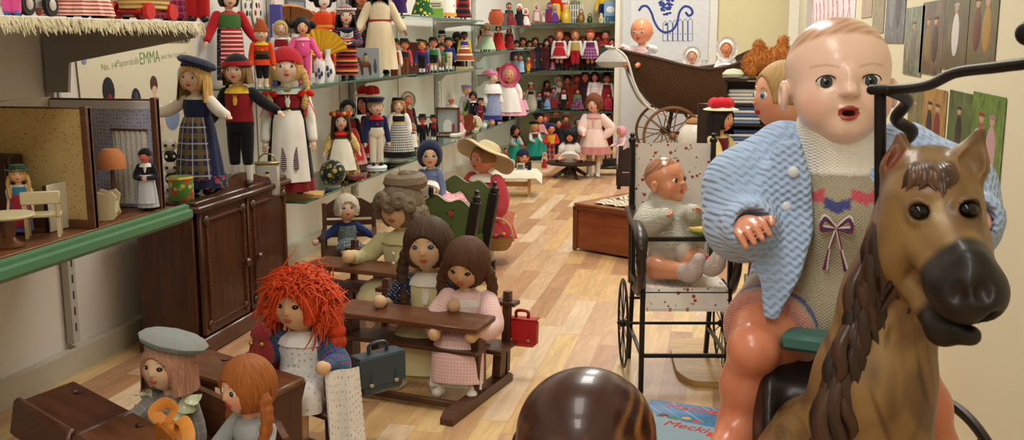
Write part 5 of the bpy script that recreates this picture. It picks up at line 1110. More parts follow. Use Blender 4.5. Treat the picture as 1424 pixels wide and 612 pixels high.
# blue satchel beside the red-haired doll's desk and red satchel on the long desk
def satchel(label, loc, rz, c, w, h, dp, strapc, name='toy_satchel', tilt=0):
    t = thing(name, label, 'satchel', loc, rz); R = rotx(tilt); m = mat(c, .38, vary=.1)
    b = MB().box((0, 0, h/2), (w, dp, h), R, dp*.25); obj('bag', b, m, t); f = MB(); f.box((0, -dp*.53, h*.62), (w*1.02, .005, h*.74), R, .002); f.box((0, -dp*.02, h*1.0), (w*1.02, dp*1.06, .005), R, .002); obj('flap', f, m, t)
    for sx in (-1, 1): s = MB(); s.box((sx*w*.28, -dp*.58, h*.42), (w*.07, .004, h*.42), R, .001); obj('closing_strap', s, mat(strapc, .4), t); s = MB(); s.box((sx*w*.28, -dp*.62, h*.3), (w*.09, .004, h*.09), R, .001); obj('buckle', s, mat('b9b09a', .3, .7), t)
    s = MB(); s.tube([(-w*.2, 0, h), (-w*.17, 0, h*1.25), (w*.17, 0, h*1.25), (w*.2, 0, h)], .005, 8, sub=4); obj('handle', s, mat(strapc, .4), t)
    return t
sl = at_z(512, 512, .12); satchel('blue-black toy school satchel standing on the bench beside the red-haired doll', (-.825, 2.30, .128), .9, '33454f', .13, .10, .045, '2a3a44')
p = at_y(728, 478, 2.86); satchel('shiny red toy satchel hung on the bench back of the long desk', (p.x-.0, 2.84, p.z), -.1, 'b01c1e', .095, .085, .045, '8a1416', tilt=-.1)
# ---------------------------------------------------------------- behind the desks
def small_chair(label, loc, rz, w=.2, zs=.16, h=.34, m=None):
    t = thing('doll_chair', label, 'doll chair', loc, rz); m = m or DWv; x = w/2
    for sx in (-1, 1):
        obj('leg', MB().beam((sx*x, -x, .0), (sx*x, -x, zs+.07), .016), m, t); obj('back_post', MB().beam((sx*x, x, .0), (sx*x, x*1.15, h), .018), m, t); obj('armrest', MB().beam((sx*x, -x*1.1, zs+.075), (sx*x, x, zs+.075), .02, .012), m, t)
    obj('seat', MB().box((0, 0, zs), (w, w, .014), bev=.003), m, t); b = MB(); 
    for z in (zs+.05, zs+.10): b.box((0, x*1.08, z), (w-.01, .01, .022), bev=.002)
    b.prism([(-x, h-.06), (-x, h-.01), (-x*.5, h+.02), (x*.5, h+.02), (x, h-.01), (x, h-.06)], -.005, .005, (np.array(((1, 0, 0), (0, 0, -1), (0, 1, 0))), (0, x*1.13, 0))); obj('backrest', b, m, t); return t
P = at_y(487, 380, 3.75); small_chair('dark wooden doll armchair against the wall holding the white-haired doll', (P.x, 3.75, 0), .35)
doll('old cloth doll with wispy white hair and dark blue sleeves in an armchair', (P.x+.0, 3.73, .17), .36, .5, 'd9b090', 'c9c0aa', 'curly', None, (), 'dots:5a6a6a,a9b0a4:10', 'skirt', 'dots:4f5f62,a9b0a4:10', None, 'long', '1f2f5e', hh=.27, arms='wide', sit=True, cloth=True, name='cloth_doll', rough=.8, nod=-.15, knee=(.07, -.2, .06, .085, -.28, .0), shoe='black')
# painted cradle with a sleeping doll
cr = thing('painted_cradle', 'green painted wooden cradle with flowers and black corner posts', 'cradle', (-1.085, 3.88, 0), -.06)
gm = mat('4c5e33', .45, vary=.15, scale=12); bkm = mat('171310', .4); w0, w1, z0, z1 = .105, .155, .12, .36; L = .125
top = [(-w1, z1)]+[(w1*u, z1+.035*math.cos(u*PI/2)+.012*math.cos(u*9)) for u in np.linspace(-.9, .9, 19)]+[(w1, z1)]
for sy, nm in ((-1, 'footboard'), (1, 'headboard')):
    zz = .0 if sy < 0 else .04; o = obj(nm, MB().prism([(-w0, z0)]+[(a, b+zz) for a, b in top]+[(w0, z0)], -.008, .008, (np.array(((1, 0, 0), (0, 0, -1), (0, 1, 0))), (0, sy*L, 0))), gm, cr, ang=30)
    if sy < 0:
        e = MB(); e.tube([(a, -L-.009, b) for a, b in top], .0025, 5); obj('edge_line', e, mat('d9d2c0', .6), o)
        for (x, z, c, r) in ((.04, .25, 'd9a63a', .020), (-.03, .26, 'c46a6a', .015), (.0, .30, 'b8303a', .012), (.065, .33, 'a82a34', .010), (-.08, .31, 'b04a4a', .011), (-.06, .22, 'd98a8a', .014)):
            f = MB(); [f.ball((x+r*.7*math.cos(k*1.047), -L-.0085, z+r*.7*math.sin(k*1.047)), (r*.55, .0015, r*.45), n=8, m=5, col=c) for k in range(6)]; f.ball((x, -L-.009, z), (r*.4, .002, r*.4), n=8, m=5, col='7a4a1a'); [f.ball((x+r*1.7*math.cos(k*2+1), -L-.0085, z+r*1.6*math.sin(k*2+1)), (r*.6, .001, r*.3), roty(k*1.3), '1a2a16', 8, 5) for k in range(3)]; obj('painted_flower', f, vcol(.5), o)
for sx in (-1, 1):
    for sy in (-1, 1):
        m = MB(); m.beam((sx*(w0+.006), sy*L, .06), (sx*(w1+.012), sy*L, z1+.02), .034, .04, bev=.004); m.lathe([(.001, .05), (.012, .045), (.008, .03), (.018, .022), (.018, .01), (.012, 0)], 12, (sx*(w1+.013), sy*L, z1+.018)); obj('corner_post', m, bkm, cr)
    sgn = sx; o = obj('side', MB().prism([(-L, z0), (L, z0), (L, z0+.09), (-L, z0+.09)], -.006, .006, (np.array(((0, 0, 1.), (1, 0, 0), (0, 1, 0)))@I3, (sx*(w0+.012), 0, 0))), gm, cr)
for sy in (-1, 1): obj('rocker', MB().prism([(x, .002+.05*(x/.17)**2) for x in np.linspace(-.17, .17, 11)]+[(x, .045+.05*(x/.17)**2) for x in np.linspace(.17, -.17, 11)], -.012, .012, (np.array(((1, 0, 0), (0, 0, -1), (0, 1, 0))), (0, sy*L, .02-.018))), bkm, cr)
obj('bottom', MB().box((0, 0, z0+.006), (2*w0, 2*L-.02, .01)), gm, cr)
t = thing('cradle_bedding', 'pink gingham bedding heaped in the green cradle', 'bedding', (-1.10, 3.88, z0+.012), -.06); m = MB(); m.grid([[(u*.088*(1+.25*v), y, .20+.05*math.cos(u*1.4)+.012*math.sin(u*7+y*40)-(.0)) for u in np.linspace(-1, 1, 12)] for y, v in zip(np.linspace(-.105, .105, 12), np.zeros(12))], False); m.box((0, 0, .1), (.17, .21, .19), bev=.03); obj('quilt', m, fab('check:d8405a,ecd8dc:14'), t)
doll('small cloth doll in a navy hood lying on the gingham bedding', (-1.15, 3.88, .39), .34, .1, 'd9b490', 'hairdark', None, 'hood', ('1a2340', '1a2340'), '6a7aa0', 'skirt', 'dots:e6e2da,c04a5a:10', None, 'long', hh=.3, sit=True, name='cloth_doll', cloth=True, rough=.8, lod=1, nod=.1, look=.2)
# doll with the straw hat
P, H, rz = on(674, 362, 202, 0, 0); rz = face(P)-.7
d = doll('doll in rose-red dress and wide cream straw hat holding a basket', P, H, rz, 'd98a6c', '9a6a44', 'short', 'sunhat', ('straw:e2d6b4,cdbd92:9', 'd9cba0'), 'b8414c', 'skirt', 'b8414c', None, 'puff', hh=.235, arms='fwd', armr='down', collar='eyelet:e9e4da,c9c4ba:10', hem=.2, flare=.22, shoe='ded8cc', sock='e6e0d6', look=-.15, name='straw_hat_doll', eye='3a2a22', fat=1.3, lod=2, fold=.07)
w_r = d['J'][-1][2]*H; h3 = P+Matrix.Rotation(rz, 3, 'Z')@Vector(d['J'][1][2]*H)
t = thing('flower_basket', 'small wicker basket of bright ribbons hung on the straw-hat doll arm', 'basket', (h3.x+.005, h3.y-.03, h3.z-.13)); obj('basket', MB().lathe([(.002, 0), (.04, .002), (.055, .02), (.066, .06), (.069, .064), (.062, .06), (.05, .02), (.002, .008)], 28, ell=(1.1, .8)), fab('straw:c9a66a,8a6434:5'), t); obj('handle', MB().tube([(-.07*math.cos(a), 0, .06+.085*math.sin(a)) for a in np.linspace(0, PI, 18)], .0045, 8), mat('c9a66a', .7), t)
m = MB(); rr = np.random.RandomState(2); [m.ball((rr.uniform(-.04, .04), rr.uniform(-.025, .025), .06+rr.uniform(0, .015)), rr.uniform(.009, .016), n=8, m=6, col=c) for c in ('c8303a', 'e6e2d8', '2f6b3a', '1f2a4a', 'e08a2a', '3a3a3a', 'c8303a', 'dedad0', '2f5a3a')]; obj('ribbon', m, vcol(.6), t)
t = thing('paper_tag', 'pink paper tag hanging at the straw-hat doll back', 'tag', P+Vector((.12, -.05, .2)), rz+1.2); obj('tag', MB().box((0, 0, 0), (.06, .0016, .085), roty(.25), .0005), mat('d98a78', .6), t); obj('string', MB().tube([(0, 0, .04), (-.01, .01, .1)], .001, 5), mat('cfc4a8', .7), t)
# little bench with a cloth and small jars
P = at_z(722, 272, 0); b = thing('small_wooden_bench', 'little pale wooden bench with shaped legs and a cream cloth', 'bench', (P.x-.02, P.y, 0), .15); pw = wood('a8783c', 'c99a5a', .45, 0, 6)
obj('top', MB().box((0, 0, .16), (.26, .13, .014), bev=.003), pw, b)
for sx in (-1, 1): obj('leg', MB().prism([(-.06, 0), (-.035, 0), (0, .02), (.035, 0), (.06, 0), (.045, .05), (.035, .09), (.05, .153), (-.05, .153), (-.035, .09), (-.045, .05)], -.009, .009, (np.array(((0, 0, 1), (1, 0, 0), (0, 1, 0))), (sx*.085, 0, 0))), pw, b)
obj('rail', MB().box((0, 0, .075), (.18, .014, .03), bev=.002), pw, b)
t = thing('table_cloth', 'cream lace cloth draped over the little wooden bench', 'cloth', (P.x-.02, P.y, .168), .15); m = MB(); g = [[(x, y, (.001 if abs(y) < .068 else .001-(abs(y)-.068)*.9)-(0 if abs(x) < .132 else (abs(x)-.132)*.9)+.0015*math.sin(x*60)) for x in np.linspace(-.17, .17, 18)] for y in np.linspace(-.115, .115, 12)]; m.grid(g, False); m.grid(np.array(g)+np.array((0, 0, .0018)), False, flip=True); obj('cloth', m, fab('dedac8'), t)
for x, c, l in ((-.075, '2a2622', 'black'), (-.03, '5a2420', 'dark red')): 
    t = thing('toy_canister', 'small %s toy canister with pale handle on the little bench' % l, 'canister', loc_on((P.x-.02, P.y), .15, x, -.02, .172)); obj('canister', MB().lathe([(.001, 0), (.018, 0), (.019, .04), (.016, .05), (.001, .052)], 18), mat(c, .3), t); obj('handle', MB().tube([(.019*math.cos(a), 0, .04+.024*math.sin(a)) for a in np.linspace(0, PI, 12)], .004, 8), mat('e6e2da', .4), t)
t = thing('toy_box', 'small pale printed toy box on the little bench', 'box', loc_on((P.x-.02, P.y), .15, .03, -.01, .172)); obj('box', MB().box((0, 0, .02), (.05, .03, .04), bev=.002), mat('b9bdb0', .5), t); obj('label', MB().box((0, -.0155, .02), (.036, .001, .026), bev=.0003), mat('5a6a5a', .5), t)
t = thing('toy_canister', 'slim black toy bottle at the end of the little bench', 'canister', loc_on((P.x-.02, P.y), .15, .085, -.01, .172)); obj('canister', MB().lathe([(.001, 0), (.014, 0), (.015, .042), (.012, .05), (.001, .052)], 16), mat('1c1a1c', .3), t)
# ---------------------------------------------------------------- wall sheets and the dollhouse
WL, WR_, WB = (PI/2, 0, PI/2), (PI/2, 0, -PI/2), (PI/2, 0, 0)
def sheet(name, label, cat, loc, rot, w, h, m, t=.0015, group=None):
    e = thing(name, label, cat, loc, 0, group); e.rotation_euler = rot; obj('paper', MB().box((0, 0, t/2), (w, h, t), bev=t*.2), m, e); return e
e = sheet('paper_doll_sheet', 'cream paper doll sheet with green title on the wall behind the dollhouse', 'poster', (XW+.005, 3.11, .80), (Matrix.Rotation(PI/2, 3, 'Z')@Matrix.Rotation(PI/2, 3, 'X')@Matrix.Rotation(.06, 3, 'Z')).to_euler(), .70, .38, mat('d9d2ba', .6, vary=.03))
gt = mat('5f8a4a', .6); text('EMMA', .058, (.05, .118, .0016), (0, 0, 0), gt, e, width=.125); text('No. 14', .03, (-.19, .118, .0016), (0, 0, 0), mat('8a9a4a', .6), e); text('Paperdolls', .032, (-.085, .122, .0016), (0, 0, 0), mat('9a9680', .6), e, al='CENTER', shear=.3); text('and her bonnets', .026, (.205, .126, .0016), (0, 0, 0), mat('9a9680', .6), e, shear=.3)
pk = dict(k='17171f', r='9a1c1c', b='7f93b8', w='f0ece2', s='d9b69a', n='4a3020', d='3c4a70')
def flat(parent, nm, parts):
    m = MB()
    for (x, y, rx, ry, c) in parts: m.ball((x, y, .0018), (rx, ry, .0012), col=pk[c], n=14, m=6)
    obj(nm, m, vcol(.6), parent)
flat(e, 'paper_bonnet', [(-.205, .05, .034, .046, 'k'), (-.203, .035, .02, .03, 'r'), (-.2, -.0, .024, .008, 'w')]); flat(e, 'paper_dress', [(-.205, -.06, .05, .045, 'k'), (-.205, -.05, .022, .04, 'w')])
flat(e, 'paper_bonnet', [(-.055, .0, .03, .045, 'k'), (-.053, .01, .02, .03, 'd')]); flat(e, 'paper_dress', [(-.055, -.09, .03, .03, 'w'), (-.055, -.08, .045, .02, 'k')])
flat(e, 'paper_figure', [(.06, .045, .024, .03, 'n'), (.06, .035, .019, .027, 's'), (.06, -.01, .012, .03, 's'), (.06, -.06, .038, .05, 'w'), (.03, -.08, .01, .05, 's'), (.09, -.08, .01, .05, 's')])
flat(e, 'paper_bonnet', [(.24, .045, .024, .045, 'b'), (.243, .045, .015, .03, 'w'), (.245, -.03, .015, .03, 'k')]); flat(e, 'paper_jacket', [(.16, -.08, .05, .05, 'b'), (.16, -.07, .02, .05, 'w')]); flat(e, 'paper_dress', [(.29, -.07, .035, .06, 'd')]); flat(e, 'green_emblem', [(-.315, .155, .014, .012, 'b')])
p = at_x(246, 36, XW+.01); e = sheet('wall_photo', 'small colourful photo of dolls above the cream paper doll sheet', 'photo', (XW+.012, p.y, p.z), WL, .16, .11, fab('floral:3a2a22,b8862e,a02a2a,d9c9a9:26', .4))
ZD = .541; HX0, HX1 = -1.80, -1.478
dh = thing('dollhouse', 'open wooden dollhouse with two papered rooms on the green-edged shelf', 'dollhouse', (0, 0, 0)); DHW = wood('4a2c1c', '6b4228', .45, 0, 8); bei = fab('sprig:b59c66,7a5c2e,957c45:9', .9); blu = fab('dots:aeb3cc,5f6a9c:10', .9)
def dbox(name, lo, hi, m, par=None): lo, hi = np.array(lo), np.array(hi); return obj(name, MB().box((lo+hi)/2, hi-lo, bev=.0015), m, par or dh)
dbox('house_floor', (HX0, 1.6, ZD), (HX1, 2.452, ZD+.008), wood('5a3620', '80502c', .4, 1, 8))
dbox('back_panel', (HX0-.012, 1.6, ZD), (HX0, 2.452, ZD+.305), mat('c9c2b0', .6))
dbox('partition', (HX0, 2.14, ZD+.008), (HX1, 2.152, ZD+.30), DHW); dbox('wallpaper', (HX0+.002, 2.138, ZD+.01), (HX1-.018, 2.140, ZD+.296), bei); dbox('door_edge', (HX1-.018, 2.134, ZD+.008), (HX1, 2.156, ZD+.303), DHW)
dbox('end_wall', (HX0, 2.44, ZD+.008), (HX1, 2.452, ZD+.303), DHW); dbox('wallpaper', (HX0+.002, 2.438, ZD+.01), (HX1-.016, 2.440, ZD+.275), blu); dbox('picture_rail', (HX0+.002, 2.4365, ZD+.275), (HX1-.016, 2.440, ZD+.298), mat('cfd0d6', .6)); dbox('wall_edge', (HX1-.016, 2.434, ZD+.008), (HX1, 2.456, ZD+.307), DHW)
dbox('skirting', (HX0+.002, 2.1355, ZD+.008), (HX1-.018, 2.1385, ZD+.03), DHW)
m = MB(); g = [[(HX1-.13+.1*u, 2.430+.004*math.sin(u*40), ZD+.02+.2*v) for u in np.linspace(0, 1, 30)] for v in np.linspace(0, 1, 8)]; m.grid(g, False, flip=True); m.grid(np.array(g)+np.array((0, .002, 0)), False); obj('lace_curtain', m, fab('dots:cfcdc6,b0aea6:7'), dh); dbox('window', (HX1-.12, 2.4345, ZD+.05), (HX1-.04, 2.437, ZD+.2), mat('9aa4b4', .2)); dbox('curtain_rail', (HX1-.135, 2.426, ZD+.218), (HX1-.025, 2.432, ZD+.224), DHW)
dbox('open_door', (-1.565, 2.07, ZD+.009), (-1.553, 2.137, ZD+.12), mat('2e1a14', .4)); dbox('door_trim', (-1.553, 2.068, ZD+.009), (-1.549, 2.139, ZD+.122), mat('cfc8b6', .5))
zf = ZD+.0085
def wp(px, py): p = at_z(px, py, zf); return p
crm = mat('c9bd96', .5, vary=.05)
p = spot(62, -1.535, zf); c = thing('toy_bench', 'cream painted toy chair with straight back in the beige papered room', 'toy chair', (p.x, p.y, zf), .55)
for sx in (-1, 1):
    for sy in (-1, 1): obj('leg', MB().beam((sx*.034, sy*.02, 0), (sx*.034, sy*.02, .05), .008), crm, c)
    obj('back_post', MB().beam((sx*.034, -.024, .05), (sx*.036, -.03, .105), .008), crm, c)
obj('seat', MB().box((0, 0, .052), (.08, .052, .008), bev=.002), crm, c); obj('backrest', MB().box((0, -.03, .095), (.084, .007, .03), bev=.002), crm, c)
p = spot(14, -1.53, zf); c = thing('toy_table', 'round cream toy table on a turned brown foot in the dollhouse', 'toy table', (p.x, p.y, zf)); obj('tabletop', MB().lathe([(.001, .066), (.052, .066), (.056, .070), (.054, .075), (.001, .075)], 32), crm, c); obj('pedestal', MB().lathe([(.001, 0), (.032, .0), (.034, .005), (.02, .012), (.012, .022), (.016, .04), (.012, .06), (.02, .066)], 24), wood('4a2c1a', '6b4326', .3, 2, 8), c)
p = spot(32, -1.60, zf); doll('small doll with blonde braids and dark green hat in the beige papered room', p, tall(p, 230), .6, 'skin', 'blond', 'braids', 'brim', ('2a4a36', '1d3a2a'), 'c9b9a9', 'skirt', '5a6a9a', '9a2a3a', 'short', vest='3a7a9a', hh=.25, name='dollhouse_doll', flare=.15, lod=1)
p = Vector((-1.499, 2.405, zf)); doll('small doll with black cap, grey lace dress and white collar in the dollhouse', p, tall(p, 207), .35, 'salmon', 'hairgrey', 'short', 'cap', ('black',), '1c1c20', 'skirt', 'dots:9fa6b0,d9d9d9:6', 'c9ced4', 'long', collar='d9d9d4', arms='hold', hh=.22, name='dollhouse_doll', lod=1, flare=.17, fold=.03, tilt=.1)
p = spot(160, -1.56, zf); l = thing('toy_floor_lamp', 'toy floor lamp with a fringed orange shade in the blue papered room', 'lamp', (p.x, p.y, zf)); obj('base', MB().lathe([(.001, 0), (.022, 0), (.02, .006), (.005, .01), (.004, .13), (.001, .13)], 18), DHW, l); obj('lamp_shade', MB().lathe([(.001, .172), (.02, .17), (.033, .154), (.037, .128), (.036, .119), (.033, .121), (.029, .15), (.001, .166)], 24, folds=(12, .03)), fab('c07a4a'), l)
p = spot(150, -1.525, zf); c = thing('toy_cradle', 'cream toy rocking cradle with painted ends in the blue papered room', 'toy cradle', (p.x, p.y, zf), .4)
cs = [(-.028, .012), (-.02, .003), (0, 0), (.02, .003), (.028, .012), (.024, .03), (.03, .06), (.018, .074), (0, .068), (-.018, .074), (-.03, .06), (-.024, .03)]
for sy in (-1, 1): obj('end_board', MB().prism(cs, -.003, .003, (np.array(((1, 0, 0), (0, 0, -1), (0, 1, 0))), (0, sy*.028, .0005))), crm, c)
for sx in (-1, 1): obj('side', MB().box((sx*.022, 0, .03), (.004, .054, .028), bev=.001), crm, c)
# low dark wardrobe piece at the picture edge inside the dollhouse
p = wp(8, 290); c = thing('toy_cupboard', 'dark toy cupboard against the beige papered wall', 'toy cupboard', (-1.70, 2.10, zf)); obj('body', MB().box((0, 0, .09), (.1, .05, .18), bev=.003), wood('24150f', '3a2418', .4, 2, 8), c); obj('door', MB().box((0, -.027, .1), (.08, .005, .13), bev=.002), wood('2a1810', '40281a', .4, 2, 8), c)
# ---------------------------------------------------------------- wardrobe
W0, W1, WX0, WX1, WZ = 2.83, 3.49, -1.82, -1.6, .505
wr = thing('doll_wardrobe', 'dark brown wooden doll wardrobe with two doors and carved borders', 'wardrobe', ((WX0+WX1)/2, (W0+W1)/2, 0)); WD = wood('2e180e', '5a321c', .3, 2, 5, .2); w_, d_ = W1-W0, WX1-WX0
obj('carcass', MB().box((-.01, 0, .25), (d_-.02, w_-.02, .49), bev=.004), WD, wr)
m = MB(); m.box((.005, 0, WZ-.028), (d_+.03, w_+.03, .02), bev=.006); m.box((.0, 0, WZ-.012), (d_+.01, w_+.01, .016), bev=.004); obj('cornice', m, WD, wr)
obj('plinth', MB().box((.004, 0, .03), (d_+.02, w_+.02, .058), bev=.006), WD, wr)
arch = [(-w_/2+.0, 0)]+[(x*w_/2, .04*math.exp(-(x*2.6)**2)+.012*math.cos(x*PI/2)) for x in np.linspace(-1, 1, 31)]+[(w_/2, 0)]; obj('crest', MB().prism(arch, -.008, .008, (np.array(((0, 0, 1.), (1, 0, 0), (0, 1, 0))), (d_/2-.012, 0, WZ-.005))), WD, wr, ang=30)
for sy in (-1, 1):
    y = sy*w_/4.05; dw = w_/2-.02; o = obj('door', MB().box((d_/2-.002, y, .265), (.016, dw, .405), bev=.004), WD, wr)
    b = MB(); x = d_/2+.008
    for (ya, za, yb, zb) in ((-1, -1, -1, 1), (-1, 1, 1, 1), (1, 1, 1, -1), (1, -1, -1, -1)):
        a = np.array((x, y+ya*(dw/2-.03), .265+za*.17)); c = np.array((x, y+yb*(dw/2-.03), .265+zb*.17)); L = np.linalg.norm(c-a); n = int(L/.011)
        b.beam(a, c, .009, .006)
        for i in range(n): b.ball(a+(c-a)*(i+.5)/n+np.array((.004, 0, 0)), .0042, n=6, m=4)
    obj('carved_border', b, wood('3a2010', '6a3e22', .35, 2, 6), o)
    for za in (-1, 1):
        for ya in (-1, 1): r = MB(); r.lathe([(.001, .01), (.008, .008), (.014, .006), (.017, .002), (.017, 0)], 14, (x, y+ya*(dw/2-.03), .265+za*.17), R=roty(PI/2)); obj('rosette', r, WD, o)
    obj('knob', MB().lathe([(.006, 0), (.006, .008), (.013, .014), (.014, .02), (.009, .027), (.001, .029)], 18, (d_/2+.006, sy*.045, .25), R=roty(PI/2)), WD, o)
# things on top of the wardrobe
ZW = WZ-.003
p = spot(281, -1.665, ZW); G = 'porcelain dolls on the wardrobe'
d = doll('porcelain doll in navy beret, plaid apron and white sleeves standing on the wardrobe', p, tall(p, 84), face(p)-.5, 'porcelain', 'blond', 'long', 'beret', ('1c2340', '1c2340'), 'e2ddd2', 'skirt', '1f2748', 'plaid:2a3560,7a6a3a,b9b0a8:52', 'long', vest='1f2748', arms='reach', armr='reach', hh=.235, hl=.75, hemband='floral:1f2748,a83a4a,5a6a4a:30', flare=.19, name='porcelain_doll', group=G, tilt=.08, nod=.08)
p = spot(338, -1.625, ZW)
d = doll('porcelain boy doll in black cap and suit with yellow neckerchief on the wardrobe', p, tall(p, 77), face(p)-.35, 'porcelain', '8a6a44', 'bob', 'cap', ('15161c', 'a02028'), '16171d', 'breeches', '15161c', None, 'long', vest='8a1c22', collar='d9b53a', arms='out', armr='wide', hh=.22, sock='cfcdc8', shoe='3a2a24', name='porcelain_doll', group=G, tilt=-.05)
hd = d['head']; obj('hat_band', MB().lathe([(.52*hd.hh, .14*hd.hh), (.535*hd.hh, .24*hd.hh), (.50*hd.hh, .30*hd.hh)], 30, hd.c, R=hd.R), fab('a02028'), d['root'])
p = spot(300, -1.69, ZW+.014); t = thing('paper_card', 'white folded paper card lying on the wardrobe behind the boy doll', 'card', (-1.74, p.y+.03, ZW+.001), .2); obj('card', MB().box((0, 0, .0015), (.1, .16, .003), bev=.0005), mat('d9d8d6', .6), t)
p = spot(253, -1.665, ZW); t = thing('tin_pot', 'round green tin pot painted with a red flower on the wardrobe', 'tin', p, .4); obj('tin', MB().lathe([(.001, 0), (.036, 0), (.038, .004), (.038, .072), (.035, .076), (.001, .074)], 32), fab('floral:4a7a34,b8372a,7fa04a,c9b04a:34', .35), t); obj('rim', MB().lathe([(.0385, .066), (.0405, .07), (.0385, .075)], 32), mat('c9b04a', .35, .5), t)
p = spot(240, -1.74, ZW); t = thing('wooden_ornament', 'tall black and white painted ornament behind the tin pot', 'ornament', p, .5); m = MB(); [m.ball((0, 0, .02+.036*i), (.022-.002*(i % 2), .012, .022), n=14, m=10, col='e2ddd0' if i % 2 == 0 else '17171a') for i in range(5)]; [m.ball((sx*.012, -.012, .02+.036*i), (.005, .003, .005), n=8, m=6, col='17171a' if i % 2 == 0 else 'e2ddd0') for i in range(5) for sx in (-1, 1)]; obj('ornament', m, vcol(.4), t)
# ---------------------------------------------------------------- toys on the high fur-edged board (their lower parts show)
ZB = ZTOP+.0; XS = -1.52
p = spot(31, XS, ZB); t = thing('toy_car', 'white toy car with a black wheel on the fur-edged shelf', 'toy car', p, PI/2+.1); obj('car_body', MB().box((0, 0, .05), (.16, .08, .06), bev=.022), mat('e4e2dc', .3), t); obj('cab', MB().box((-.01, 0, .095), (.08, .07, .05), bev=.018), mat('e4e2dc', .3), t)
for sx in (-1, 1):
    for sy in (-1, 1): o = obj('wheel', MB().tube([(sx*.045, sy*.036, .026), (sx*.045, sy*.046, .026)], .025, 20, cap=None), mat('17171a', .6), t); obj('wheel_cap', MB().ball((sx*.045, sy*.047, .026), (.013, .004, .013), n=14, m=8), mat('c9c6bd', .3), o)
G = 'dolls on the fur-edged shelf'
def hs_(label, px, hgt, *a, x=XS, **k): p = spot(px, x, ZB); return doll(label, p, hgt, face(p)+k.pop('off', 0), *a, name='costume_doll', group=G, lod=1, **k)
hs_('toy figure in pink with blue shoes beside the white toy car', 17, .16, 'skin', 'yellow', 'short', None, (), 'hotpink', 'trousers', 'hotpink', shoe='3a6aa8', hh=.3, fat=1.5, x=-1.47)
hs_('doll with bare legs sitting beside the white toy car', 62, .22, 'salmon', 'blond', 'bob', None, (), 'yellow', 'shorts', 'yellow', shoe=None, fat=1.2)
hs_('doll in a wide red and white striped skirt on the fur-edged shelf', 108, .3, 'skin', 'hairbrown', 'bob', None, (), 'white', 'skirt', 'stripe:c8504a,e6dcd0:9', flare=.27, hem=.02, fold=.1)
p = spot(143, -1.50, ZB); t = thing('wooden_block', 'plain tan wooden figure block between the two striped skirts', 'wooden figure', p, .5); obj('block', MB().lathe([(.001, 0), (.026, 0), (.028, .01), (.024, .1), (.014, .12), (.02, .15), (.001, .17)], 20), wood('8a5a2c', 'a8743c', .45, 2, 6), t)
hs_('doll in a red and white striped dress beside the wooden block', 166, .3, 'skin', 'blond', 'bob', None, (), 'white', 'skirt', 'stripe:c8504a,e6dcd0:10', flare=.2, hem=.03, fold=.1, x=-1.6)
p = spot(202, -1.49, ZB); t = thing('basket_cart', 'woven straw doll cart on red wheels on the fur-edged shelf', 'cart', p, PI/2); obj('basket', MB().lathe([(.001, .03), (.075, .032), (.09, .1), (.094, .1), (.08, .028), (.001, .024)], 28, ell=(1.1, .6)), fab('straw:d9bc78,a8823c:12'), t); obj('undercarriage', MB().box((0, 0, .022), (.15, .07, .012), bev=.004), mat('b01c20', .4), t)
for sx in (-1, 1):
    for sy in (-1, 1): obj('wheel', MB().tube([(sx*.055, sy*.04, .022), (sx*.055, sy*.052, .022)], .021, 20, cap=None), mat('c81c24', .35), t)
hs_('doll in a pink plaid skirt between the straw cart and the red shoes doll', 241, .3, 'skin', 'hairdark', 'long', None, (), 'white', 'skirt', 'plaid:b03a6a,8a2a4a,d98aa8:18', flare=.18, hem=.03, x=-1.55)
hs_('doll in red trousers and big black shoes at the end of the fur-edged shelf', 276, .3, 'skin', 'hairdark', 'short', None, (), 'red', 'trousers', 'b01c22', shoe='15151a', fat=1.35, x=-1.465)
# ---------------------------------------------------------------- dolls and things on the long wall's shelves
def sd(label, px, top, z, x, skin='skin', hair='blond', hs='bob', hatk=None, hatc=('red',), top_='white', bottom='skirt', bc='red', apron=None, off=0., sc=1., **k):
    p = spot(px, x, z)
    if p.y > 9.0: zb = {.40: .35, .73: .72, 1.10: 1.15}.get(z, z); p = at_y(px, top+10, 9.36+(.12 if x < -1.75 else 0)); p.z = zb
    H = tall(p, top)*sc
    if k.get('sit'): H = H/(1-.47+.075*k.get('fat', 1.))
    k.setdefault('name', 'costume_doll'); k['hh'] = k.get('hh', .22)*1.12; k.setdefault('fat', 1.14); k.setdefault('group', GRP)
    return doll(label, p, H, face(p)+off, skin, hair, hs, hatk, hatc, top_, bottom, bc, apron, **k)
GRP = 'costume dolls on the low glass shelf'; z = Z1L
p = spot(418, -1.66, z); t = thing('wooden_stand', 'pale wooden wedge stand under the red-capped girl doll', 'stand', p, .3); obj('wedge', MB().prism([(-.09, 0), (.09, 0), (.09, .012), (-.09, .022)], -.06, .06, (np.array(((1, 0, 0), (0, 0, -1), (0, 1, 0))), (0, 0, 0))), wood('b88a4a', 'd9b070', .5, 0, 6), t)
d = sd('tall porcelain girl doll with red cap, blonde braids and white apron', 405, 68, z+.022, -1.66, 'porcelain', 'blond', 'braids', 'cap', ('a8202a', '5a1a1e'), 'e4e0d8', 'skirt', '17151a', 'e6e3dc', .0, sleeve='long', vest='8a1c26', arms='down', hh=.212, fat=1.0, hl=1.15, sash='241a1c', hem=.03, flare=.165, name='porcelain_doll', collar='e4e0d8', hemband='7a1820', eye='5a6f86', blush=.25)
hd = d['head']; H = d['H']; R0 = d['root']
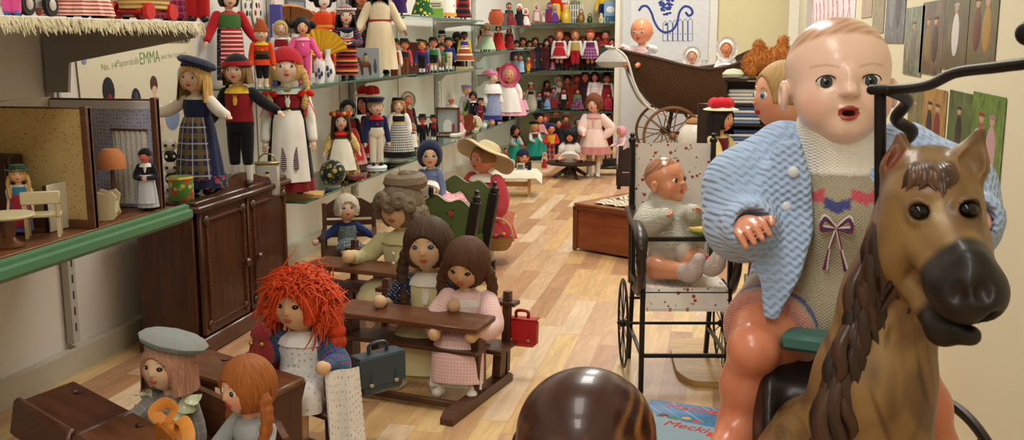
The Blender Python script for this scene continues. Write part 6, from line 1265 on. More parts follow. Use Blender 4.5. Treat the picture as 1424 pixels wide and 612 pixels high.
for sx in (-1, 1):
    b = MB(); c = hd.loc((sx*.52, -.2, -.78)); [b.ball(c+np.array((q*.016, -.008, .003)), (.017, .006, .012), roty(q*.5), n=10, m=6) for q in (-1, 1)]; [b.tube([c, c+np.array((q*.012+sx*.01, -.006, -.05)), c+np.array((q*.02+sx*.016, -.0, -.085))], (.005, .006, .004), 5, asp=(1, .3)) for q in (-1, 1)]; obj('ribbon_bow', b, fab('d2221e'), R0)
obj('brooch', MB().ball((0, -.078*H, (d['zs']-.005)*H), (.016, .005, .016), n=14, m=8), mat('c9a24a', .3, .8), R0); obj('belt_buckle', MB().ball((0, -.088*H, d['zw']*H-.005), (.014, .004, .009), n=10, m=6), mat('d0b050', .3, .8), R0)
for sx in (-1, 1): obj('apron_ribbon', MB().tube([(sx*.012, -.088*H, d['zw']*H-.02), (sx*.018, -.115*H, .4*H), (sx*.024, -.155*H, .2*H)], (.008, .009, .01), 6, asp=(1, .15), up=(0, 1, 0)), fab('stripe:5a1c2a,2a2a3a,b9a9a9:8'), R0)
p = spot(379, -1.62, z); t = thing('cloth_purse', 'grey-blue cloth purse with an embroidered figure held by the red-capped girl', 'purse', (p.x+.01, p.y-.05, z+.06), .4); obj('bag', MB().box((0, 0, .06), (.085, .02, .12), bev=.009), fab('b0aca2'), t); obj('frame', MB().box((0, 0, .122), (.09, .022, .012), bev=.004), mat('9a8a5a', .35, .7), t); m = MB(); m.ball((0, -.011, .05), (.012, .002, .022), col='2a3a6a', n=10, m=6); m.ball((0, -.011, .078), (.008, .002, .008), col='d9b08a', n=8, m=5); m.ball((0, -.0112, .088), (.008, .002, .004), col='17171a', n=8, m=5); m.ball((0, -.0112, .028), (.018, .002, .005), col='c8503a', n=8, m=5); obj('embroidery', m, vcol(.8), t); obj('handle', MB().tube([(-.03*math.cos(a), 0, .127+.03*math.sin(a)) for a in np.linspace(0, PI, 12)], .003, 6), mat('9a8a5a', .35, .7), t)
p = spot(463, -1.625, z); t = thing('painted_ball', 'shiny dark painted ball with gold landscape on a glass ring', 'ball', p); obj('ball', MB().ball((0, 0, .062), .056, n=40, m=28), fab('floral:1b2a26,b59a4a,3f5a44,8a6a2a:30', .08), t); obj('glass_ring', MB().lathe([(.02, 0), (.034, 0), (.036, .006), (.026, .014), (.02, .010), (.02, 0)], 24), mat('b9c4bc', .05, trans=.6), t)
sd('doll with flower wreath, dark red bodice and yellow and white apron', 476, 154, z, -1.70, 'porcelain', '4a2c1a', 'long', 'wreath', ('c8282e', 'e6c030', 'c8282e'), '7a1420', 'skirt', 'floral:6a4a24,c9a24a,8a2a2a,3a5a2a:14', 'e6e0d0', .05, sl='dots:c9a860,e6e0d0:14', arms='out', hl=.95, hair_open=.85, hh=.26, flare=.24, sash='1f6a44', collar='d9301e', sleeve='puff')
d = sd('doll in dark pointed hood and red-white striped skirt behind the wreath doll', 497, 140, z, -1.80, 'porcelain', 'brown', 'short', 'hood', ('1c1e24', '9a9a9c'), '2a1a20', 'skirt', 'vstripe:c22a34,e0c8c4:10', 'c8303a', .1, vest='8a1a26', hatc=None) if 0 else sd('doll in dark hood and red-white striped skirt behind the wreath doll', 486, 140, z, -1.80, 'porcelain', 'brown', 'short', 'hood', ('1c1e24', '9a9a9c'), '2a1a20', 'skirt', 'vstripe:c22a34,e0c8c4:10', 'c8303a', .1, vest='8a1a26', flare=.24)
sd('dark-haired doll in a hat of red woollen pompoms', 515, 128, z, -1.80, 'salmon', 'hairdark', 'bob', 'pompom', ('ddd5c2', 'b0151c'), '2a2630', 'skirt', 'vstripe:c22a34,e0c8c4:10', '9a1a24', -.9, vest='6a141c', hh=.30)
sd('sailor boy doll in navy jacket, cap and long cream trousers', 524, 135, z+.012, -1.665, 'porcelain', 'tan', 'short', 'peaked', ('1a2450', '17171c'), '1c2450', 'trousers', 'ded6c2', None, .25, collar='b01c24', arms='down', hh=.23, fat=1.15)
p = spot(524, -1.665, z); t = thing('doll_stand', 'round white stand under the sailor boy doll', 'stand', p, 0, 'doll stands'); obj('disc', MB().lathe([(.001, 0), (.05, 0), (.052, .005), (.046, .0115), (.001, .0115)], 28), mat('e0dfe2', .4), t)
d = sd('doll in black bodice and black-white checked skirt with black cap', 555, 136, z+.012, -1.665, 'paleskin', 'b08050', 'bob', 'fez', ('16161a', '16161a'), 'e8e5df', 'skirt', 'check:17171b,dad8d4:13', None, .1, vest='17171c', sash='c9a83a', hemband='141418', hh=.22, flare=.25, sleeve='puff', hem=.02)
p = spot(555, -1.665, z); t = thing('doll_stand', 'round white stand under the checked skirt doll', 'stand', p, 0, 'doll stands'); obj('disc', MB().lathe([(.001, 0), (.05, 0), (.052, .005), (.046, .0115), (.001, .0115)], 28), mat('e0dfe2', .4), t)
sd('doll in a pale bonnet half hidden behind the checked skirt doll', 566, 130, z, -1.82, 'salmon', 'brown', 'short', 'bonnet', ('b9ae98', 'b9ae98'), '3a1a20', 'skirt', '6a2a30', None, .4, vest='8a2430')
z = .40; GRP = 'costume dolls on the long low glass shelf'
sd('tiny doll in white apron and green bodice beside the checked skirt doll', 574, 172, z, -1.70, 'salmon', 'hairdark', 'short', 'scarf', ('7a8a6a', 'c9c0b0'), '3a5a3a', 'skirt', 'e2ded6', None, .1, hh=.26, sl='d9c9b9')
sd('small doll in black suit and very wide black hat', 588, 160, z, -1.67, 'salmon', 'hairdark', 'short', 'sombrero', ('141417', '141417'), '17171b', 'trousers', '17171b', None, .0, collar='8a1a22', hh=.25, fat=1.1)
sd('small doll in black suit and flat black hat by the picture frame', 603, 160, z, -1.70, 'salmon', 'hairdark', 'short', 'brim', ('141417', '141417'), '17171b', 'breeches', '17171b', None, .0, vest='8a1a22', hh=.25, sock='e0e0e0', fat=1.1)
p = spot(623, -1.72, z); t = thing('framed_mirror', 'small brown framed mirror with a house scene inside', 'picture frame', p, .15); fr = wood('4a2a1a', '6b4028', .4, 2, 8); m = MB(); [m.box(c, s_) for c, s_ in (((-.07, 0, .09), (.012, .02, .17)), ((.07, 0, .09), (.012, .02, .17)), ((0, 0, .169), (.15, .02, .012)), ((0, 0, .011), (.15, .02, .012)))]; obj('frame', m, fr, t); obj('picture', MB().box((0, .004, .09), (.13, .004, .15)), mat('9aa0a2', .15), t); m = MB(); m.prism([(-.03, .02), (.03, .02), (.03, .07), (.02, .09), (0, .1), (-.02, .09), (-.03, .07)], -.002, .001, (np.array(((1, 0, 0), (0, 0, -1), (0, 1, 0))), (0, .0, 0)), 'c9c9c4'); m.box((.035, -.001, .045), (.02, .003, .05), col='8a3a44'); obj('house_relief', m, vcol(.5), t)
sd('doll in a tall white lace headdress above the picture frame', 628, 134, z, -1.78, 'salmon', 'paleblond', None, 'tall', ('e6e2da',), 'e2ded8', 'skirt', 'dedad2', None, .1, shawl='e2ded8', hh=.2)
sd('small doll in crocheted pink-red dress and hood', 640, 160, z, -1.68, 'salmon', 'blond', 'short', 'hood', ('c83a5a', 'e2c9c9'), 'c02a4a', 'skirt', 'c8304e', 'e0a9b4', .0, hh=.3, flare=.3, hem=.02)
sd('doll in a large lilac turban hat at the back of the low shelf', 649, 118, z, -1.80, 'skin', 'blond', 'short', 'turban', ('a58ac4',), 'c9c0cc', 'skirt', '8fae6a', None, .5, hh=.24)
sd('musician doll with curly black hair behind the red cello', 658, 128, z, -1.74, 'salmon', 'black', 'curly', None, (), '18181c', 'trousers', '18181c', None, .0, collar='e2e0dc', arms='out', hh=.22)
p = spot(652, -1.655, z); t = thing('toy_cello', 'red-brown toy cello leaning in front of the musician doll', 'cello', p, .2); cm = wood('6a2416', '8a3a20', .3, 2, 8); oc = [(.0, .0), (.035, .006), (.042, .03), (.03, .05), (.028, .062), (.036, .085), (.026, .105), (0, .112)]; m = MB(); m.prism(oc+[(-x, y) for x, y in oc[::-1][1:-1]], -.01, .01, (np.array(((1, 0, 0), (0, 0, -1), (0, 1, 0)))@rotx(.1), (0, 0, .004))); obj('cello_body', m, cm, t); obj('neck', MB().beam((0, -.008, .1), (0, .01, .19), .009), mat('1c1210', .4), t)
d = sd('doll in navy cap holding a pale round plaque', 668, 136, z, -1.68, 'salmon', 'black', 'short', 'peaked', ('17203a', '17171c'), '1a2440', 'trousers', '8a1c24', None, .0, arms='hold', hh=.22, vest='8a1c24')
p = spot(661, -1.625, z); t = thing('painted_plaque', 'small cream plaque painted with a brown bottle', 'plaque', p, .25); m = MB().lathe([(.001, -.004), (.042, -.004), (.046, 0), (.042, .004), (.001, .004)], 26, (0, 0, .05), (1, 1.08), R=rotx(PI/2)); obj('plaque', m, mat('d9d2b4', .4), t); m = MB(); m.lathe([(.009, 0), (.009, .03), (.004, .042), (.004, .055), (.001, .055)], 10, (0, -.006, .025), (1, .2), col='7a5a2a'); m.ball((0, -.006, .028), (.026, .002, .005), col='5a6a3a', n=10, m=5); obj('bottle_picture', m, vcol(.5), t); obj('plaque_foot', MB().box((0, .004, .004), (.05, .02, .008), bev=.002), mat('d9d2b4', .4), t)
d = sd('doll in pink pointed cap, white blouse and long lilac lace skirt', 685, 100, z, -1.66, 'porcelain', '9a7a52', 'short', 'turban', ('e08ab4',), 'e6e2de', 'skirt', 'dots:8a96c0,c9d0e2:8', None, .45, shawl='e9e4e2', hh=.2, flare=.16, hemband='3a3a8a', tilt=-.12)
obj('cap_tail', MB().tube([d['head'].loc((-.2, 0, .5)), d['head'].loc((-.6, .05, .55)), d['head'].loc((-1.0, .1, .42))], np.array((.3, .22, .05))*d['head'].hh, 10, sub=4), fab('e08ab4'), d['root'])
sd('doll in an orange round cap beside the pink cap doll', 697, 94, z, -1.70, 'tanskin', 'brown', 'short', 'fez', ('d8462a',), '8a5a4a', 'skirt', 'b98a6a', None, .5)
d = sd('big blonde doll in a pink and white bonnet and pink neckerchief', 709, 92, z, -1.625, 'e09a72', 'dcb878', 'short', 'bonnet', ('d8688a', 'f0e6e4'), 'ece8e4', 'skirt', 'e6a8bc', 'ece8e4', -.1, collar='d8688a', hh=.29, fat=1.3, flare=.25, sleeve='puff', bg=1.1)
sd('small blonde doll in white apron before the big bonnet doll', 692, 142, z, -1.66, 'salmon', 'blond', 'short', None, (), '5a3a6a', 'skirt', 'e2dad6', 'e8e4e0', .0, hh=.25)
sd('small blonde boy doll in blue tunic with gold cap', 703, 132, z, -1.68, 'salmon', 'd9a83a', 'short', 'cap', ('d9b040',), '2f3a9a', 'breeches', '7a1c3a', None, .0, hh=.25, sock='e2e2e2')
sd('small man doll in black hat and black jacket with red buttons', 715, 132, z, -1.68, 'salmon', 'black', 'short', 'brim', ('141416', '141416'), '17171b', 'breeches', '17171b', None, .0, vest='a8201e', hh=.25)
sd('small doll in wide pale pink skirt with red ribbon', 728, 128, z, -1.68, 'salmon', 'tan', 'short', None, (), '6a7a6a', 'skirt', 'e6a9bc', None, .2, hh=.22, flare=.27, sash='b83a4a')
sd('doll with cream crown hat, dark dress and pale flowered apron', 738, 116, z, -1.74, 'salmon', 'hairdark', 'short', 'crown', ('e2d9b4',), 'd9c4b4', 'skirt', '22222a', 'd9c9b9', .2, hh=.22, flare=.25, vest='2a2a30')
sd('small doll in grey jacket and dark trousers by the crown hat doll', 750, 128, z, -1.68, 'salmon', 'hairdark', 'short', 'flat', ('1c1c22',), '8a9298', 'trousers', '22242c', None, .1, hh=.24)
sd('small doll in light blue skirt near the shelf end', 762, 128, z, -1.70, 'salmon', 'tan', 'short', None, (), '9a4a52', 'skirt', '7aa4d4', None, .2, hh=.24, flare=.27)
sd('small doll in black jacket, red vest and black hat near the corner', 771, 122, z, -1.76, 'salmon', 'black', 'short', 'bowler', ('141417', '141417'), '17171b', 'breeches', '17171b', None, .2, vest='a8241e', hh=.23, sock='dddddd')
sd('pale blond doll in white blouse behind the black hat dolls', 778, 112, z, -1.85, 'skin', 'paleblond', 'short', None, (), 'e2ded6', 'skirt', '7a3a3a', None, .3)
sd('doll in dark red cap at the back near the corner', 760, 112, z, -1.86, 'tanskin', 'hairdark', 'bob', 'flat', ('5a1a1e',), '4a1a20', 'skirt', '2a2228', None, .3)
# glass odds and ends along the shelf front
for i, (px, c, l, prof) in enumerate(((636, 'd8d2c2', 'small white china shoe in front of the crocheted doll', 0), (673, 'c9d4cc', 'small clear glass jar at the front of the low shelf', 1), (684, 'b98a6a', 'small tan pot at the front of the low shelf', 1))):
    p = spot(px, -1.62, z); t = thing('china_shoe' if not prof else 'small_jar', l, 'ornament', p, .6)
    if prof: obj('jar', MB().lathe([(.001, 0), (.018, 0), (.024, .012), (.02, .026), (.014, .03), (.016, .036), (.001, .034)], 18), mat(c, .15), t)
    else: m = MB(); m.tube([(-.04, 0, .014), (0, 0, .014), (.03, 0, .02), (.045, 0, .036)], (.012, .013, .014, .012), 10, sub=3); obj('shoe', m, mat(c, .25), t)
# ---- upper glass shelf
z = Z1U; GRP = 'costume dolls on the upper glass shelf'
sd('doll with flower hair comb, green bodice and embroidered panel skirt by the wall', 323, -18, z, -1.84, 'porcelain', 'black', 'bun', None, (), '3f7a3a', 'skirt', 'dots:22202a,c9c0b4:12', 'stripe:8a1a2a,e0d4c4,c0303a:16', .2, sl='b01c26', vest='3f6a34', hh=.2, flare=.13, arms='out', blush=.3)
d = sd('doll in orange tunic and tall brown felt cap', 366, 36, z, -1.66, 'porcelain', 'tan', None, 'cone', ('9a4a20', '9a4a20'), 'd9441a', 'breeches', '17151a', None, .1, sash='5a3a1c', collar='d9a82a', hh=.22, fat=1.2, shoe='c9c4b4')
obj('tunic_skirt', MB().lathe([(.105*d['H'], d['zw']*d['H']), (.125*d['H'], d['zh']*d['H']), (.14*d['H'], (d['zh']-.1)*d['H'])], 24, ell=(1, .8), folds=(8, .04)), fab('d9441a'), d['root'])
sd('doll in white sleeves and red pinafore behind the orange tunic doll', 393, 30, z, -1.76, 'porcelain', 'b9935a', 'short', 'scarf', ('b59a5a', 'b59a5a'), 'dedad2', 'skirt', 'd9a9a9', 'dcd8d0', .1, vest='8a1c26', hh=.21)
p = spot(404, -1.84, z); t = thing('paper_parasol', 'small orange paper parasol behind the white-sleeved doll', 'parasol', p, .3); m = MB(); th = np.arange(24)/24*2*PI; m.grid(np.array([np.stack((r*np.cos(th)*(1-.03*(np.arange(24) % 2)), r*np.sin(th)*(1-.03*(np.arange(24) % 2)), np.full(24, q)), 1) for r, q in ((.004, .375), (.05, .362), (.1, .335), (.1, .331), (.05, .356), (.004, .369))])@rotx(-.35).T*np.array((1, 1, 1))+np.array((0, .0, -.03)), True); obj('canopy', m, mat('c98a52', .6), t); obj('stick', MB().tube([(0, 0, .001), (0, .11, .32)], .003, 6), mat('6a4a2a', .5), t)
sd('black-haired doll in bright pink jacket and trousers', 423, 24, z, -1.64, 'e2b08c', 'black', 'puffs', None, (), 'ea5fa0', 'trousers', 'e05596', None, .05, collar='f0a0c4', hh=.25, fat=1.15, shoe='c8506a', arms='out')
d = sd('pale-faced doll with black upswept hair in an orange-red kimono holding a gold fan', 452, -14, z, -1.80, 'f0e6de', 'black', 'puffs', None, (), 'd9481a', 'skirt', 'floral:d9441a,e08a2a,b8201a:40', None, .2, hh=.2, flare=.13, fold=.02, sash='c9a23a', sleeve='long', arms='hold', blush=.1)
hd = d['head']; obj('hair_roll', MB().ball(hd.loc((0, .05, .5)), np.array((.45, .3, .28))*hd.hh, n=16, m=10), hairmat('black'), d['root'])
p = spot(447, -1.70, z); t = thing('gold_fan', 'open pleated gold paper fan in front of the kimono doll', 'fan', (p.x, p.y, z), .45); m = MB(); g = [[(r*math.cos(a), -.004*(i % 2), .10+r*math.sin(a)) for i, a in enumerate(np.linspace(.25, PI-.25, 25))] for r in (.02, .075, .12)]; m.grid(g, False, flip=True); m.grid(np.array(g)+np.array((0, .003, 0)), False); obj('fan_leaf', m, mat('d9a82a', .3, .5), t); obj('fan_stand', MB().beam((0, .004, .0), (0, .004, .12), .01), mat('3a2418', .5), t)
def vase(label, px, x, h, r): p = spot(px, x, z); t = thing('china_vase', label, 'vase', p, .3, None); pr = [(.001, 0), (r*.7, 0), (r, h*.25), (r*.85, h*.5), (r*.4, h*.72), (r*.35, h*.85), (r*.5, h), (r*.4, h), (r*.3, h*.86)] if x < -1.64 else [(.001, 0), (r*.75, 0), (r*.8, h*.05), (r, h*.55), (r*.9, h*.68), (r*.45, h*.8), (r*.45, h*.92), (r*.6, h), (r*.5, h), (r*.35, h*.9)]; obj('vase', MB().lathe(pr, 28), mat('e6e4e4', .12, vary=.02), t); m = MB(); [m.ball((r*.97*math.cos(a)*1.0, r*.97*math.sin(a), h*q), (r*.22, r*.22, h*.09), n=8, m=6, col='3a4a6a') for a, q in ((-1.6, .4), (-1.1, .3), (-2.1, .27), (-1.5, .2))]; obj('painted_motif', m, vcol(.3), t)
vase('slim white china vase with blue painted motif on the glass shelf edge', 445, -1.63, .125, .024); vase('gourd-shaped white china vase behind the slim one', 457, -1.67, .135, .03)
d = sd('doll with silver bead headdress and black dress striped red at the hem', 483, 8, z, -1.66, 'porcelain', 'black', 'long', 'cap', ('stripe:2a2228,8a1a2a,d9d4c9:9', '17171b'), '16161c', 'skirt', 'stripe:17151a,b01c22,17151a,c8a040,b01c22:44', None, .1, hh=.24, sl='stripe:16161c,3a6aa0,16161c,9a2a3a:24', arms='hold', flare=.14, fold=.02, hl=.6)
hd = d['head']; m = MB(); [m.ball(hd.loc((.5*math.cos(a), .5*math.sin(a), .3)), .05*hd.hh, n=8, m=6) for a in np.linspace(-2.9, -.25, 12)]; obj('bead_headband', m, mat('d0cfcf', .25, .7), d['root']); m = MB(); [m.ball((.09*d['H']*math.cos(a), -.075*d['H']+.09*d['H']*.3*math.sin(a), (d['zs']-.03-.05*math.sin(-a)-.02*k)*d['H']), .008*d['H']*1.3, n=6, m=5) for k in range(4) for a in np.linspace(-2.7, -.45, 10)]; obj('bead_necklace', m, mat('d0cfcf', .25, .7), d['root'])
d = sd('doll in fringed cream buckskin dress standing before the rider picture', 530, -24, z, -1.70, '7a4a30', 'black', 'long', None, (), 'd9ccae', 'skirt', 'd9ccae', None, .1, hh=.17, flare=.17, arms='out', vest='d9ccae', sash='9a2a2a', hl=1.2)
m = MB(); rr = np.random.RandomState(8); HH = d['H']; [m.tube([(.13*HH*math.cos(a), .1*HH*math.sin(a), .42*HH), (.16*HH*math.cos(a)+rr.normal()*.004, .125*HH*math.sin(a), .27*HH)], (.004, .002), 4, cap=None) for a in np.linspace(-PI, 0, 30)]; [m.tube([(sx*(.16+.015*q)*HH, -.04*HH, (.66-.02*q)*HH), (sx*(.17+.015*q)*HH, -.03*HH, (.5-.02*q)*HH)], (.004, .002), 4, cap=None) for sx in (-1, 1) for q in range(6)]; obj('fringe', m, fab('d2c4a2'), d['root'])
p = spot(511, -1.66, z); t = thing('rider_picture', 'stand-up picture card of a brown horse with a rider', 'picture card', p, .45); obj('card', MB().box((0, 0, .068), (.115, .003, .136), rotx(-.08), .0006), mat('8a929a', .5), t); m = MB(); y = -.006
m.ball((-.01, y, .06), (.028, .003, .014), col='6a4426', n=14, m=8); m.ball((-.036, y, .078), (.008, .003, .014), roty(-.5), '6a4426', 10, 6); m.ball((-.044, y, .088), (.010, .003, .005), col='5a3820', n=8, m=6); [m.tube([(x, y, .055), (x+.003, y, .01)], (.004, .0025), 5, '5a3820') for x in (-.03, -.024, .008, .014)]; m.ball((-.006, y, .085), (.011, .003, .018), col='a89a6a', n=10, m=6); m.ball((-.006, y, .107), (.007, .003, .008), col='5a3a2a', n=8, m=6); m.ball((.038, y, .045), (.008, .003, .03), col='3a4a5a', n=8, m=6); m.ball((.038, y, .08), (.005, .003, .006), col='7a5a3a', n=8, m=6); obj('horse_picture', m, vcol(.5), t); obj('card_foot', MB().box((0, .02, .002), (.1, .04, .004)), mat('c9c4bc', .5), t)
sd('dark doll in embroidered black coat behind the silver bead doll', 503, -20, z, -1.84, 'tanskin', 'black', 'bob', 'cap', ('3a1a22', '8a2a2a'), 'floral:221a20,7a2a2a,4a3a2a:16', 'skirt', 'floral:221a20,7a2a2a,4a3a2a:16', None, .2, flare=.15)
# ---- second section, row of small dolls
z = Z2U; GRP = 'small costume dolls in a row on the upper glass shelf'
for a in (('small doll in red vest and black jacket first in the boy doll row', 549, 54, -1.66, '17171c', '8a3a22', 'brim', ('17171c', '17171c'), 'a82024', 'trousers', 'e6d9c4'), ('small doll in dark vest and brown trousers beside the red vest doll', 563, 54, -1.64, '1c1c26', '7a4426', 'brim', ('1a1a1e', '1a1a1e'), '2a2a3a', 'trousers', 'c04a4a'),
          ('small doll in navy smock with red neckerchief and golden beret', 587, 56, -1.64, '3a3f8a', '17171c', 'beret', ('2a2a2c', 'c9a23a'), None, 'breeches', None), ('small doll in green waistcoat and black shorts in the boy row', 603, 52, -1.66, '9aa09a', '17171b', 'brim', ('1c1c20', '1c1c20'), '2f7a44', 'shorts', None),
          ('shorter doll in green jacket with buttons beside the green waistcoat doll', 614, 60, -1.64, '1f6a3f', '7a5a3a', 'brim', ('2a2422', '2a2422'), None, 'breeches', None), ('small doll in blue jacket and cream breeches with black hat', 624, 52, -1.64, '23357a', 'd6c9a4', 'bowler', ('1a1a1c', '1a1a1c'), None, 'breeches', None)):
    sd(a[0], a[1], a[2], z, a[3], 'e0946c', 'hairbrown', 'short', a[6], a[7], a[4], a[9], a[5], None, .05, vest=a[8], sl=a[10], hh=.265, fat=1.25, sock='e4e2de', shoe='222224', collar='b8201e' if 'neckerchief' in a[0] else None)
sd('tiny doll in plum dress behind the green waistcoat doll', 594, 60, z, -1.76, 'e0946c', 'hairbrown', 'bob', 'brim', ('1c1c20', '1c1c20'), '5a3a4a', 'skirt', '8a4a6a', None, .1)
sd('doll in a black top hat behind the row of boy dolls', 615, 46, z, -1.78, 'skin', 'hairdark', 'short', 'tophat', ('17171a', 'e2e0dc'), '2a2a30', 'trousers', '2a2a30', None, .1)
sd('dark doll in a broad black cape hat behind the yellow shawl doll', 636, 46, z, -1.73, 'brownskin', 'black', 'afro', None, (), '1a1a1e', 'skirt', '1a1a1e', None, .1)
p = spot(646, -1.66, z); t = thing('wooden_stand', 'flat pale wooden stand under the yellow shawl doll', 'stand', p, .2); obj('board', MB().box((0, 0, .006), (.11, .09, .012), bev=.002), wood('a88a5a', 'cdb080', .5, 0, 6), t)
sd('dark-skinned doll in yellow shawl and tiered rust skirt with white bands', 646, 44, z+.012, -1.66, 'darkskin', 'black', 'short', 'flat', ('2a1a16',), 'd9b030', 'skirt', 'stripe:a04a26,a04a26,a04a26,e6dcc8:44', None, .0, hh=.2, flare=.26, hem=.17, vest='3a3a9a', shoe='17120f', sash='e6dcc8', sl='d9b030')
for i, (px, c, l) in enumerate(((574, '6a2a2a', 'dark red book standing behind the navy smock doll'), (580, '5a5a44', 'olive book standing behind the navy smock doll'))): p = spot(px, -1.80, z); t = thing('book', l, 'book', p, .3, None); obj('cover', MB().box((0, 0, .085), (.1, .02, .17), bev=.002), mat(c, .5), t); obj('pages', MB().box((.001, 0, .1705), (.094, .015, .002), bev=.0005), mat('d9d0b4', .7), t)
# ---- third section shelves
z = Z3B; GRP = 'ball gown dolls on the short glass shelf'
sd('doll with cream veil and pale dress by the shelf bracket', 671, 36, z, -1.74, 'skin', 'hairbrown', 'long', 'veil', ('c9b9a9',), 'b03a44', 'skirt', 'c9b4ae', None, .1, flare=.25)
sd('doll in pale green gown with pink flowers and red-gold cap', 678, 32, z, -1.66, 'skin', 'c9a83a', 'bob', 'flat', ('b83a2a',), 'c9949a', 'skirt', 'b9d0b0', None, .0, flare=.26, shawl='c9a8a4')
sd('doll in dark bonnet and ruffled bright red dress', 693, 36, z, -1.68, 'skin', 'hairdark', 'short', 'hood', ('1c2420', '1c2420'), 'c02a2a', 'skirt', 'dots:c8281e,8a1414:8', None, .0, flare=.27, fold=.12)
sd('doll in wide dark red hat and wine red gown', 708, 38, z, -1.68, 'e0946c', 'hairdark', 'bob', 'sombrero', ('6a161c', '3a1014'), '6a1a20', 'skirt', '8a1c22', None, .0, flare=.22)
for px, l, c in ((722, 'white saucer with dark ring lying on the short glass shelf', '2a3a2a'), (737, 'white saucer with black ring beside the other saucer', '17171a')): p = spot(px, -1.66, z); t = thing('saucer', l, 'saucer', p, 0, None); obj('dish', MB().lathe([(.001, 0), (.03, 0), (.05, .012), (.052, .015), (.03, .005), (.001, .004)], 26), mat('e2e0da', .2), t); obj('ring', MB().lathe([(.034, .0075), (.044, .0125), (.043, .0135), (.033, .0085)], 26), mat(c, .3), t)
z = Z3A; GRP = 'small festival dolls on the glass shelf near the corner'
fest = [('grey dress doll at the start of the festival row', 717, 76, -1.68, '8a8f9a', '7a86a0', 'hairdark', None), ('pale blue dress doll in the festival row', 724, 78, -1.64, '9ab4cf', '8fb0d0', 'tan', None), ('red dress doll in the festival row', 731, 76, -1.74, 'b8282e', 'b0242a', 'tan', 'scarf'), ('doll in red top and yellow trousers in the festival row', 735, 80, -1.64, 'd0402a', 'e0b82a', 'tan', None),
        ('clown doll in yellow hat and purple skirt', 747, 76, -1.66, 'd9b82a', '4a2f6a', 'blond', 'cone'), ('doll in navy coat with white socks', 757, 78, -1.65, '1f2a5a', '1c244a', 'redhair', 'flat'), ('doll in pink gown at the end of the festival row', 768, 78, -1.68, '8a1c34', 'd98aa8', 'hairdark', None), ('doll in white blouse and dark bodice standing tall in the festival row', 752, 60, -1.80, 'e2ded6', '2a2228', 'hairbrown', None)]
for l, px, tp, x, c1, c2, hr_, hk in fest: sd(l, px, tp, z, x, 'e0946c', hr_, 'short', hk, (c1, 'e2e0da'), c1, 'trousers' if 'trousers' in l or 'coat' in l else 'skirt', c2, None, .1, hh=.25, flare=.22, sock='e0e0e0')
for i, (px, tp, c, h_, l) in enumerate(((718, 56, '3a2430', '17171a', 'dark-haired doll in plum at the back of the festival shelf'), (727, 52, '2a3a2a', '2c1a12', 'doll in dark green at the back of the festival shelf'), (736, 56, '5a2a26', '2c1a12', 'doll in brown red at the back of the festival shelf'), (744, 52, '2a2a3a', '17171a', 'doll in dark navy at the back of the festival shelf'), (760, 54, '4a1a22', '17171a', 'doll in wine red behind the navy coat doll'))): sd(l, px, tp, z, -1.72, 'tanskin', h_, 'bob', 'flat' if i % 2 else None, ('5a1a1e',), c, 'skirt', c, None, .1)
z = ZT2; GRP = 'dolls on the highest glass shelf'
for l, px, tp, x, c1, c2, kw in (('purple dress doll on the highest shelf', 556, -30, -1.66, '4a2a6a', '3a2060', {}), ('white and pink skirt doll on the highest shelf', 549, -34, -1.78, 'b83a6a', 'e0d4d4', {}), ('doll with a wide green skirt and yellow flowers on the highest shelf', 588, -26, -1.64, '22603a', 'floral:1f5a34,d9c02a,1f5a34:30', dict(flare=.3)), ('white blouse doll with pale orange skirt on the highest shelf', 622, -26, -1.64, 'ece8e0', 'ece6e0', dict(flare=.22, hemband='e6a04a')), ('red sash doll with a black embroidered skirt on the highest shelf', 644, -20, -1.64, 'c8281e', 'stripe:1c1a20,1c1a20,8a1c22:40', dict(flare=.23))): sd(l, px, tp, z, x, 'salmon', 'hairbrown', 'bob', None, (), c1, 'skirt', c2, None, .0, **kw)
p = spot(606, -1.66, z); t = thing('tissue_box', 'small pale green printed box between the two skirts on the highest shelf', 'box', p, .3); obj('box', MB().box((0, 0, .05), (.09, .06, .1), bev=.003), mat('dcd9c4', .5), t); obj('printed_panel', MB().box((0, -.031, .028), (.086, .001, .05), bev=.0003), mat('7aa83a', .5), t); [obj('printed_line', MB().box((0, -.031, q), (.06, .001, .008), bev=.0002), mat('6a7a5a', .5), t) for q in (.066, .08)]
z = ZT3; GRP = 'dolls in veils and red skirts on the high corner shelf'
for l, px, tp, x, c1, c2, hk, kw in (('nun doll in wide white veil and black dress', 722, 6, -1.66, '1a1a1e', '1c1c20', 'veil', {}), ('doll in green and red wide skirt at the shelf start', 708, 4, -1.68, '2a4a3a', '7a1c24', 'scarf', dict(flare=.3)), ('white-capped doll in red dotted skirt', 731, 12, -1.63, 'b0242c', 'dots:c0303a,e0b0b4:9', 'bonnet', dict(flare=.27)), ('pink dress doll in white cap in the high corner row', 746, 6, -1.67, 'd89aa4', 'c8606a', 'bonnet', {}), ('small pink-grey dress doll with white bonnet', 756, 16, -1.63, 'd0a8b0', 'c08a94', 'bonnet', {}), ('doll in purple cape and hood', 764, 4, -1.70, '5a3a8a', '8a2a44', 'scarf', {}), ('doll in blue and white cape beside the purple hood doll', 772, 8, -1.74, '8a94c0', '6a3a8a', 'scarf', dict(flare=.25))): sd(l, px, tp, z, x, 'salmon', 'hairbrown', 'short', hk, ('e6e2dc' if hk in ('veil', 'bonnet') else c1, 'e6e2dc'), c1, 'skirt', c2, 'e2d4d0' if 'dotted' in l or 'pink' in l else None, .1, hh=.24, **kw)
p = spot(690, -1.68, z); t = thing('clay_pot', 'round orange-red clay pot on the high shelf beside the bracket', 'pot', p); obj('pot', MB().lathe([(.001, 0), (.04, 0), (.06, .05), (.05, .1), (.035, .11), (.04, .12), (.001, .118)], 24), mat('b8502a', .5), t)
